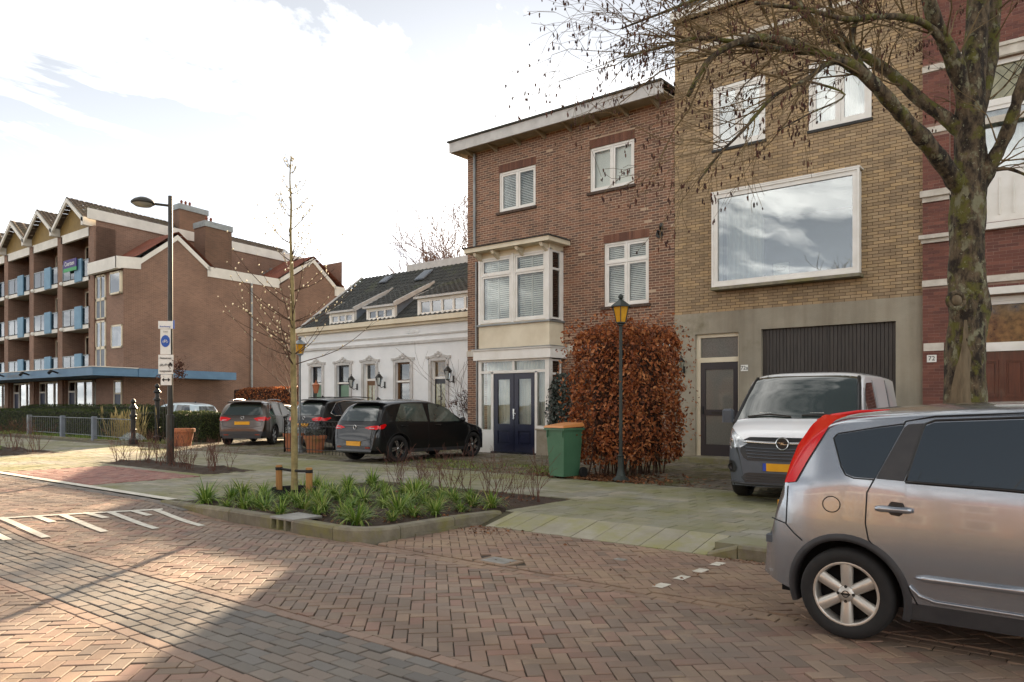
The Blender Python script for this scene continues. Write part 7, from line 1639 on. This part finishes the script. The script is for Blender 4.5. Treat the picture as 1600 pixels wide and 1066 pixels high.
sl_ = thing('silver_plant', 'low silvery leaved plant in the grass by the railing', 'plant', (-29.6, 13.6, PV)); n = 700; a = RNG.uniform(0, 6.28, n); r_ = RNG.random(n)**.5; P = np.stack([-29.6+r_*np.cos(a)*.8, 13.6+r_*np.sin(a)*.35, PV+.1+.3*(1-r_**2)*RNG.random(n)], -1); leafobj('leaves', P, np.stack([np.cos(a), np.sin(a), np.full(n, .8)], -1), .1, 'silver_leaf', sl_, kind='stuff')
# ================================================================= street furniture
lp = thing('street_lamp', 'tall dark street lamp with arm and disc lantern in the bed', 'street lamp', (-17.62, 8.97, .13))
x, y = -17.62, 8.97
b = MB(); b.tube([(x, y, .1), (x, y, 1.3), (x, y, 1.32), (x, y, 6.45)], [.085, .085, .062, .05], 12); b.build('pole', 'lamp_post', lp, smooth=False)
u = np.array((-RT[0], -RT[1], 0)); p0 = np.array((x, y, 6.22))
b = MB(); b.tube([p0, p0+u*.42+(0, 0, .05)], .03, 8); b.build('arm', 'lamp_post', lp)
c = p0+u*.64+np.array((0, 0, .06)); b = MB(); b.lathe([(.001, .14), (.1, .135), (.2, .09), (.26, .035), (.27, 0.), (.245, -.02)], tuple(c), 20); hd = b.build('lantern', 'lamp_post', lp, smooth=True)
b = MB(); b.lathe([(.245, -.015), (.18, -.065), (.001, -.09)], tuple(c), 20); b.build('bowl', 'clear_lantern', hd, smooth=True)
ts = thing('traffic_sign', 'cluster of white bicycle street signs strapped to the street lamp', 'sign', (x, y, 1.9))
vd = np.array((-FW[0], -FW[1], 0)); rg3 = np.array((RT[0], RT[1], 0)); base = np.array((x, y, 0))+vd*.1
SR = (R(90), 0, YAW)
def plate(b, cx, z0, z1, w, off=0., t=.02):
    o = base+rg3*cx+vd*off; P = [o-rg3*w/2+(0, 0, z0), o+rg3*w/2+(0, 0, z0), o+rg3*w/2+(0, 0, z1), o-rg3*w/2+(0, 0, z1)]; b.prism([tuple(q) for q in P], tuple(-vd*t))
def sp(cx, z, off=.004): o = base+rg3*cx+vd*off; return (o[0], o[1], z)
b = MB(); plate(b, -.06, 3.32, 3.50, .36); s1 = b.build('street_name_plate', 'sign_white', ts); text('street_name', 'Boscheweg', 'sign_blue', sp(-.08, 3.37), .055, s1, SR); b = MB(); plate(b, .125, 3.32, 3.52, .03, .004); b.build('plate_edge', 'sign_blue', s1)
b = MB(); plate(b, -.07, 2.72, 3.31, .24); s2 = b.build('zone_plate', 'sign_white', ts)
b = MB(); o = base-rg3*.07+vd*.006; pts = [tuple(o+rg3*.105*math.cos(t)+np.array((0, 0, 3.03+.14*math.sin(t)))) for t in np.linspace(0, 2*math.pi, 28)[:-1]]; b.prism(pts, tuple(-vd*.006)); ds = b.build('blue_disc', 'sign_blue', s2)
def bike(b, cx, cz, s, off):
    def q(a, c): o = base+rg3*(cx+a*s)+vd*off; return (o[0], o[1], cz+c*s)
    for wx in (-.5, .5): b.tube([q(wx+.32*math.cos(t), -.2+.32*math.sin(t)) for t in np.linspace(0, 2*math.pi, 15)], .05*s, 4)
    for pl in (((-.5, -.2), (-.15, .3), (.35, .3), (-.05, -.2), (-.5, -.2)), ((-.05, -.2), (-.2, .42)), ((.5, -.2), (.32, .45), (.15, .5)), ((-.32, .43), (-.08, .43))): b.tube([q(*k) for k in pl], .05*s, 4)
b = MB(); bike(b, -.07, 3.03, .075, .012); b.build('bicycle_symbol', 'sign_white', s2); text('zone_text', 'Zone', 'sign_grey', sp(-.07, 3.25), .05, s2, SR)
b = MB(); plate(b, -.06, 2.26, 2.71, .35, .004); s3 = b.build('info_plate', 'sign_white', ts); text('info_text', 'Fietsstraat', 'sign_black', sp(-.06, 2.63, .01), .065, s3, SR); text('info_text', 'toegestaan', 'sign_black', sp(-.06, 2.33, .01), .065, s3, SR)
b = MB(); bike(b, -.155, 2.47, .055, .012); b.build('bicycle_symbol', 'sign_black', s3)
b = MB(); bike(b, -.05, 2.48, .05, .012); b.build('moped_symbol', 'sign_black', s3)
b = MB()
def qq(a, c): o = base+rg3*(.05+a)+vd*.012; return (o[0], o[1], 2.48+c)
b.poly([qq(-.05, -.03), qq(.05, -.03), qq(.05, .01), qq(.03, .02), qq(.02, .05), qq(-.02, .05), qq(-.03, .02), qq(-.05, .01)]); b.poly([qq(-.045, -.05), qq(-.025, -.05), qq(-.025, -.03), qq(-.045, -.03)]); b.poly([qq(.025, -.05), qq(.045, -.05), qq(.045, -.03), qq(.025, -.03)]); b.build('car_symbol', 'sign_black', s3)
b = MB(); plate(b, -.055, 2.0, 2.25, .25); s4 = b.build('arrow_plate', 'sign_white', ts); b = MB()
def q4(a, c): o = base+rg3*(-.055+a)+vd*.006; return (o[0], o[1], 2.125+c)
b.poly([q4(-.06, -.012), q4(.06, -.012), q4(.06, .012), q4(-.06, .012)]); b.poly([q4(-.1, 0), q4(-.045, -.05), q4(-.045, .05)]); b.poly([q4(.1, 0), q4(.045, .05), q4(.045, -.05)]); b.build('double_arrow', 'sign_black', s4)
hp_ = thing('hanging_planter', 'withered brown hanging plant tied behind the street lamp signs', 'planter', (-17.5, 9.0, 2.1)); n = 420; cc = np.array([(-17.45, 9.05, 2.35), (-17.4, 9.1, 2.25), (-17.78, 8.9, 2.2), (-17.42, 9.1, 2.5)]); P = cc[RNG.integers(0, 4, n)]+RNG.normal(0, .07, (n, 3)); leafobj('leaves', P, RNG.normal(0, 1, (n, 3)), .06, 'catkin', hp_, kind='stuff')
# --- garden lantern posts with amber glass
def garden_lantern(label, x, y, h, mat='post_green', base_h=.45):
    t = thing('garden_lantern', label, 'lamp post', (x, y, PV)); b = MB()
    b.lathe([(.18, 0), (.18, .02), (.09, .1), (.06, .22), (.055, base_h), (.07, base_h+.02), (.035, base_h+.05), (.03, h-.42), (.05, h-.4), (.05, h-.38)], (x, y, PV), 12); b.build('post', mat, t, smooth=False)
    b = MB(); c = (x, y, PV+h); b.lathe([(.06, -.38), (.10, -.36), (.10, -.34)], c, 6); b.lathe([(.21, -.06), (.20, -.04), (.05, .07), (.03, .08)], c, 6); b.ball((x, y, PV+h+.13), .05, 8)
    for k in range(6): a = math.pi/3*k; b.tube([(x+.1*math.cos(a), y+.1*math.sin(a), PV+h-.34), (x+.165*math.cos(a), y+.165*math.sin(a), PV+h-.06)], .009, 4)
    ln = b.build('lantern', mat, t); b = MB(); b.lathe([(.095, -.34), (.155, -.06)], c, 6); b.build('glass', 'amber_glass', ln); return t
garden_lantern('green lantern post with amber glass in front of the beech hedge', -7.43, 12.38, 3.3, 'post_green')
garden_lantern('tall lantern post with amber glass behind the young tree', -19.33, 13.8, 3.28, 'galv')
rl = thing('red_lantern', 'small rust red lantern on a post before the cottage windows', 'lamp post', (-24.6, 18.3, PV)); b = MB(); b.tube([(-24.6, 18.3, PV), (-24.6, 18.3, 2.0)], .03, 8); b.build('post', 'iron', rl); b = MB(); b.lathe([(.07, 0), (.14, .3), (.16, .32), (.1, .36), (.03, .42), (.015, .52)], (-24.6, 18.3, 1.98), 8); b.build('lantern', 'terracotta', rl)
# --- wheeled bin
wb_ = thing('wheelie_bin', 'green wheeled bin with orange lid beside the beech hedge', 'bin', (-8.64, 12.28, PV), R(-8), local=True); b = MB()
def taper(b, x0, x1, y0, y1, z0, z1, g): b.add([(x0+g, y0+g, z0), (x1-g, y0+g, z0), (x1-g, y1-g, z0), (x0+g, y1-g, z0), (x0, y0, z1), (x1, y0, z1), (x1, y1, z1), (x0, y1, z1)], [(0,3,2,1),(4,5,6,7),(0,1,5,4),(1,2,6,5),(2,3,7,6),(3,0,4,7)])
taper(b, -.235, .235, -.27, .27, .04, .96, .05); b.box(-.26, .26, -.30, .30, .93, .975); b.build('body', 'bin_green', wb_)
for xx in (-.2, .2): b = MB(); b.box(xx-.01, xx+.01, -.29, -.27, .8, .93); b.build('rib', 'bin_green', wb_)
b = MB(); b.add([(-.265, -.32, .98), (.265, -.32, .98), (.265, .31, 1.0), (-.265, .31, 1.0), (-.245, -.29, 1.02), (.245, -.29, 1.02), (.245, .27, 1.075), (-.245, .27, 1.075)], [(0,3,2,1),(4,5,6,7),(0,1,5,4),(1,2,6,5),(2,3,7,6),(3,0,4,7)]); ld = b.build('lid', 'bin_lid', wb_); b = MB(); b.tube([(-.22, .33, 1.0), (.22, .33, 1.0)], .018, 8); b.build('handle', 'bin_green', ld)
for sg in (-1, 1): b = MB(); b.lathe([(.001, -.03), (.1, -.03), (.11, 0), (.1, .03), (.001, .03)], (sg*.28, .24, .11), 18, 'x'); b.build('wheel', 'rubber', wb_)
# --- iron fence round the parking place
fr2 = thing('iron_fence', 'low black iron fence with ring frieze in front of the black SUV', 'fence', (-18.2, 13.2, PV)); fa, fb = np.array((-19.75, 13.55)), np.array((-16.7, 13.55)); 
fc_ = np.array((-20.6, 14.2))
def fence_run(a, c, n, parent, h=.95):
    d = c-a; L_ = np.linalg.norm(d); b = MB()
    for z in (h, h-.16, .12): b.tube([(*a, PV+z), (*c, PV+z)], .012, 6)
    b.build('rail', 'iron', parent)
    for i in range(n+1): p = a+d*i/n; b = MB(); b.tube([(*p, PV), (*p, PV+h-.16)], .009, 5); b.build('bar', 'iron', parent)
    for i in range(n):
        p = a+d*(i+.5)/n; u = d/L_; b = MB(); r_ = min(.065, L_/n*.42); b.tube([(p[0]+u[0]*r_*math.cos(t), p[1]+u[1]*r_*math.cos(t), PV+h-.08+r_*math.sin(t)) for t in np.linspace(0, 2*math.pi, 13)], .008, 4); b.build('ring', 'iron', parent)
    for p in (a, c): b = MB(); b.tube([(*p, PV), (*p, PV+h+.06)], .02, 6); b.ball((*p, PV+h+.09), .035, 6); b.build('post', 'iron', parent)
fence_run(fa, fb, 20, fr2); fence_run(fc_, fa, 6, fr2)
def pot(label, x, y, r, h, plant=None, name='flower_pot', group=None):
    t = thing(name, label, 'plant pot', (x, y, PV)); b = MB(); b.lathe([(.001, 0), (r*.72, 0), (r*.95, h*.8), (r*1.04, h*.8), (r*1.06, h), (r*.95, h), (r*.9, h*.9), (.001, h*.88)], (x, y, PV), 22); b.build('pot', 'terracotta', t)
    if plant: n = 260; a = RNG.uniform(0, 6.28, n); rr = r*np.sqrt(RNG.random(n)); P = np.stack([x+rr*np.cos(a), y+rr*np.sin(a), PV+h+RNG.random(n)*.18], -1); leafobj('plant', P, np.stack([np.cos(a), np.sin(a), np.full(n, .8)], -1), .06, plant, t, kind='stuff')
    return t
pot('large terracotta pot standing at the foot of the street lamp side hedge', -25.45, 13.35, .42, .6, name='flower_pot'); pot('terracotta pot with pale plant inside the iron fence, left one', -20.0, 14.05, .3, .55, 'silver_leaf'); pot('terracotta pot inside the iron fence, next to the lantern post', -19.0, 14.1, .32, .5, 'ivy_leaf')
# --- ornate gate posts and railing on the left
def gatepost(label, x, y, h):
    t = thing('gate_post', label, 'gate post', (x, y, PV)); b = MB(); b.lathe([(.16, 0), (.16, .18), (.1, .22), (.085, .28), (.085, h-.5), (.13, h-.46), (.13, h-.4), (.08, h-.36), (.07, h-.2), (.14, h-.15), (.1, h-.08), (.05, h), (.09, h+.07), (.07, h+.13), (.001, h+.2)], (x, y, PV), 12); b.build('column', 'iron', t)
    for z in (.5, .9): b = MB(); b.lathe([(.09, 0), (.105, .03), (.09, .06)], (x, y, PV+z), 12); b.build('collar', 'iron', t)
    return t
gatepost('shorter ornate black iron gate post at the end of the railing', -27.7, 12.75, 1.45); gatepost('taller ornate black iron gate post nearer the street lamp', -29.2, 14.35, 2.05)
gt = thing('gate_leaf', 'black iron gate with curved brace standing open beside the tall gate post', 'gate', (-29.0, 14.5, PV)); b = MB(); 
for k in range(6): b.tube([(-28.95+k*.11, 14.45+k*.05, PV+.1), (-28.95+k*.11, 14.45+k*.05, PV+1.5-.16*k)], .01, 5)
b.build('bars', 'iron', gt); b = MB(); b.tube([(-28.95, 14.45, PV+1.6), (-28.75, 14.55, PV+1.15), (-28.4, 14.7, PV+.9)], .014, 6); b.tube([(-28.95, 14.45, PV+.1), (-28.4, 14.7, PV+.1)], .014, 6); b.build('frame', 'iron', gt)
rl_ = thing('low_railing', 'low galvanised railing with square posts before the long hedge', 'fence', (-34, 13.3, PV)); xs = [-39.9, -35.6, -32.0, -28.0]; ys = [13.6, 13.4, 13.2, 12.85]
for i in range(4):
    b = MB(); b.bbox(xs[i]-.09, xs[i]+.09, ys[i]-.09, ys[i]+.09, PV-.02, PV+.95, .02); 
    if i < 3: b.build('post', 'galv' if i == 0 else 'lead_cheek', rl_)
for i in range(3):
    b = MB(); a, c = (xs[i], ys[i]), (xs[i+1], ys[i+1]); b.tube([(*a, PV+.88), (*c, PV+.88)], .016, 6); b.tube([(*a, PV+.2), (*c, PV+.2)], .014, 6); b.build('rail', 'galv', rl_)
    n = 16
    for k in range(1, n): p = (a[0]+(c[0]-a[0])*k/n, a[1]+(c[1]-a[1])*k/n); b = MB(); b.tube([(*p, PV+.2), (*p, PV+.88)], .006, 4); b.build('bar', 'galv', rl_)
b = MB(); b.bbox(-41, -27.4, 13.15, 13.3, PV-.02, PV+.06, .01); tag(b.build('garden_edging', 'kerb', origin=(-34, 13.2, PV)), 'concrete edging strip under the low railing', 'edging')
# ================================================================= street behind the camera (seen only in reflections)
def terrace(x0, x1, mat, label, h=5.4):
    t = thing('terraced_house', label, 'house', ((x0+x1)/2, -27, 0)); b = MB(); b.box(x0, x1, -36, -27, 0, h); b.build('wall', mat, t)
    b = MB(); b.prism([(x0, -26.6, h), (x0, -31.5, h+3.0), (x0, -36.4, h)], (x1-x0, 0, 0)); b.build('roof', 'roof_red', t); b = MB(); b.box(x0, x1, -26.75, -26.5, h-.2, h); b.build('gutter', 'white_paint', t)
    n = int((x1-x0)/2.4)
    for i in range(n):
        for z in (.9, 3.7):
            x = x0+(i+.5)*(x1-x0)/n; b = MB(); frame_box(b, x-.6, x+.6, z, z+1.6, -27.0, -26.95, .09); w = b.build('window', 'white_paint', t); b = MB(); b.box(x-.55, x+.55, -26.99, -26.98, z+.05, z+1.55); b.build('pane', 'dark_room', w)
terrace(-44, -26, 'far_brown', 'brown brick terrace across the street, mirrored in windows, leftmost'); terrace(-26, -9, 'far_yellow', 'yellow brick terrace across the street, mirrored in windows'); terrace(-9, 9, 'far_brown', 'brown brick terrace across the street, mirrored in windows, behind the silver car'); terrace(9, 26, 'far_yellow', 'yellow brick terrace across the street, mirrored in windows, rightmost')
bare_tree('bare street tree across the road mirrored in the picture window', (-4.0, -12.5, 0), 12.5, .24, 4, 4, 'bark_branch', 31, .5, rmin=.01); bare_tree('bare street tree across the road mirrored in the upper windows', (-13.5, -15, 0), 11.0, .24, 4, 4, 'bark_branch', 37, .5, rmin=.01); bare_tree('bare street tree across the road mirrored in the bay window', (-23, -15, 0), 10.0, .22, 4, 4, 'bark_branch', 41, .5, rmin=.01)
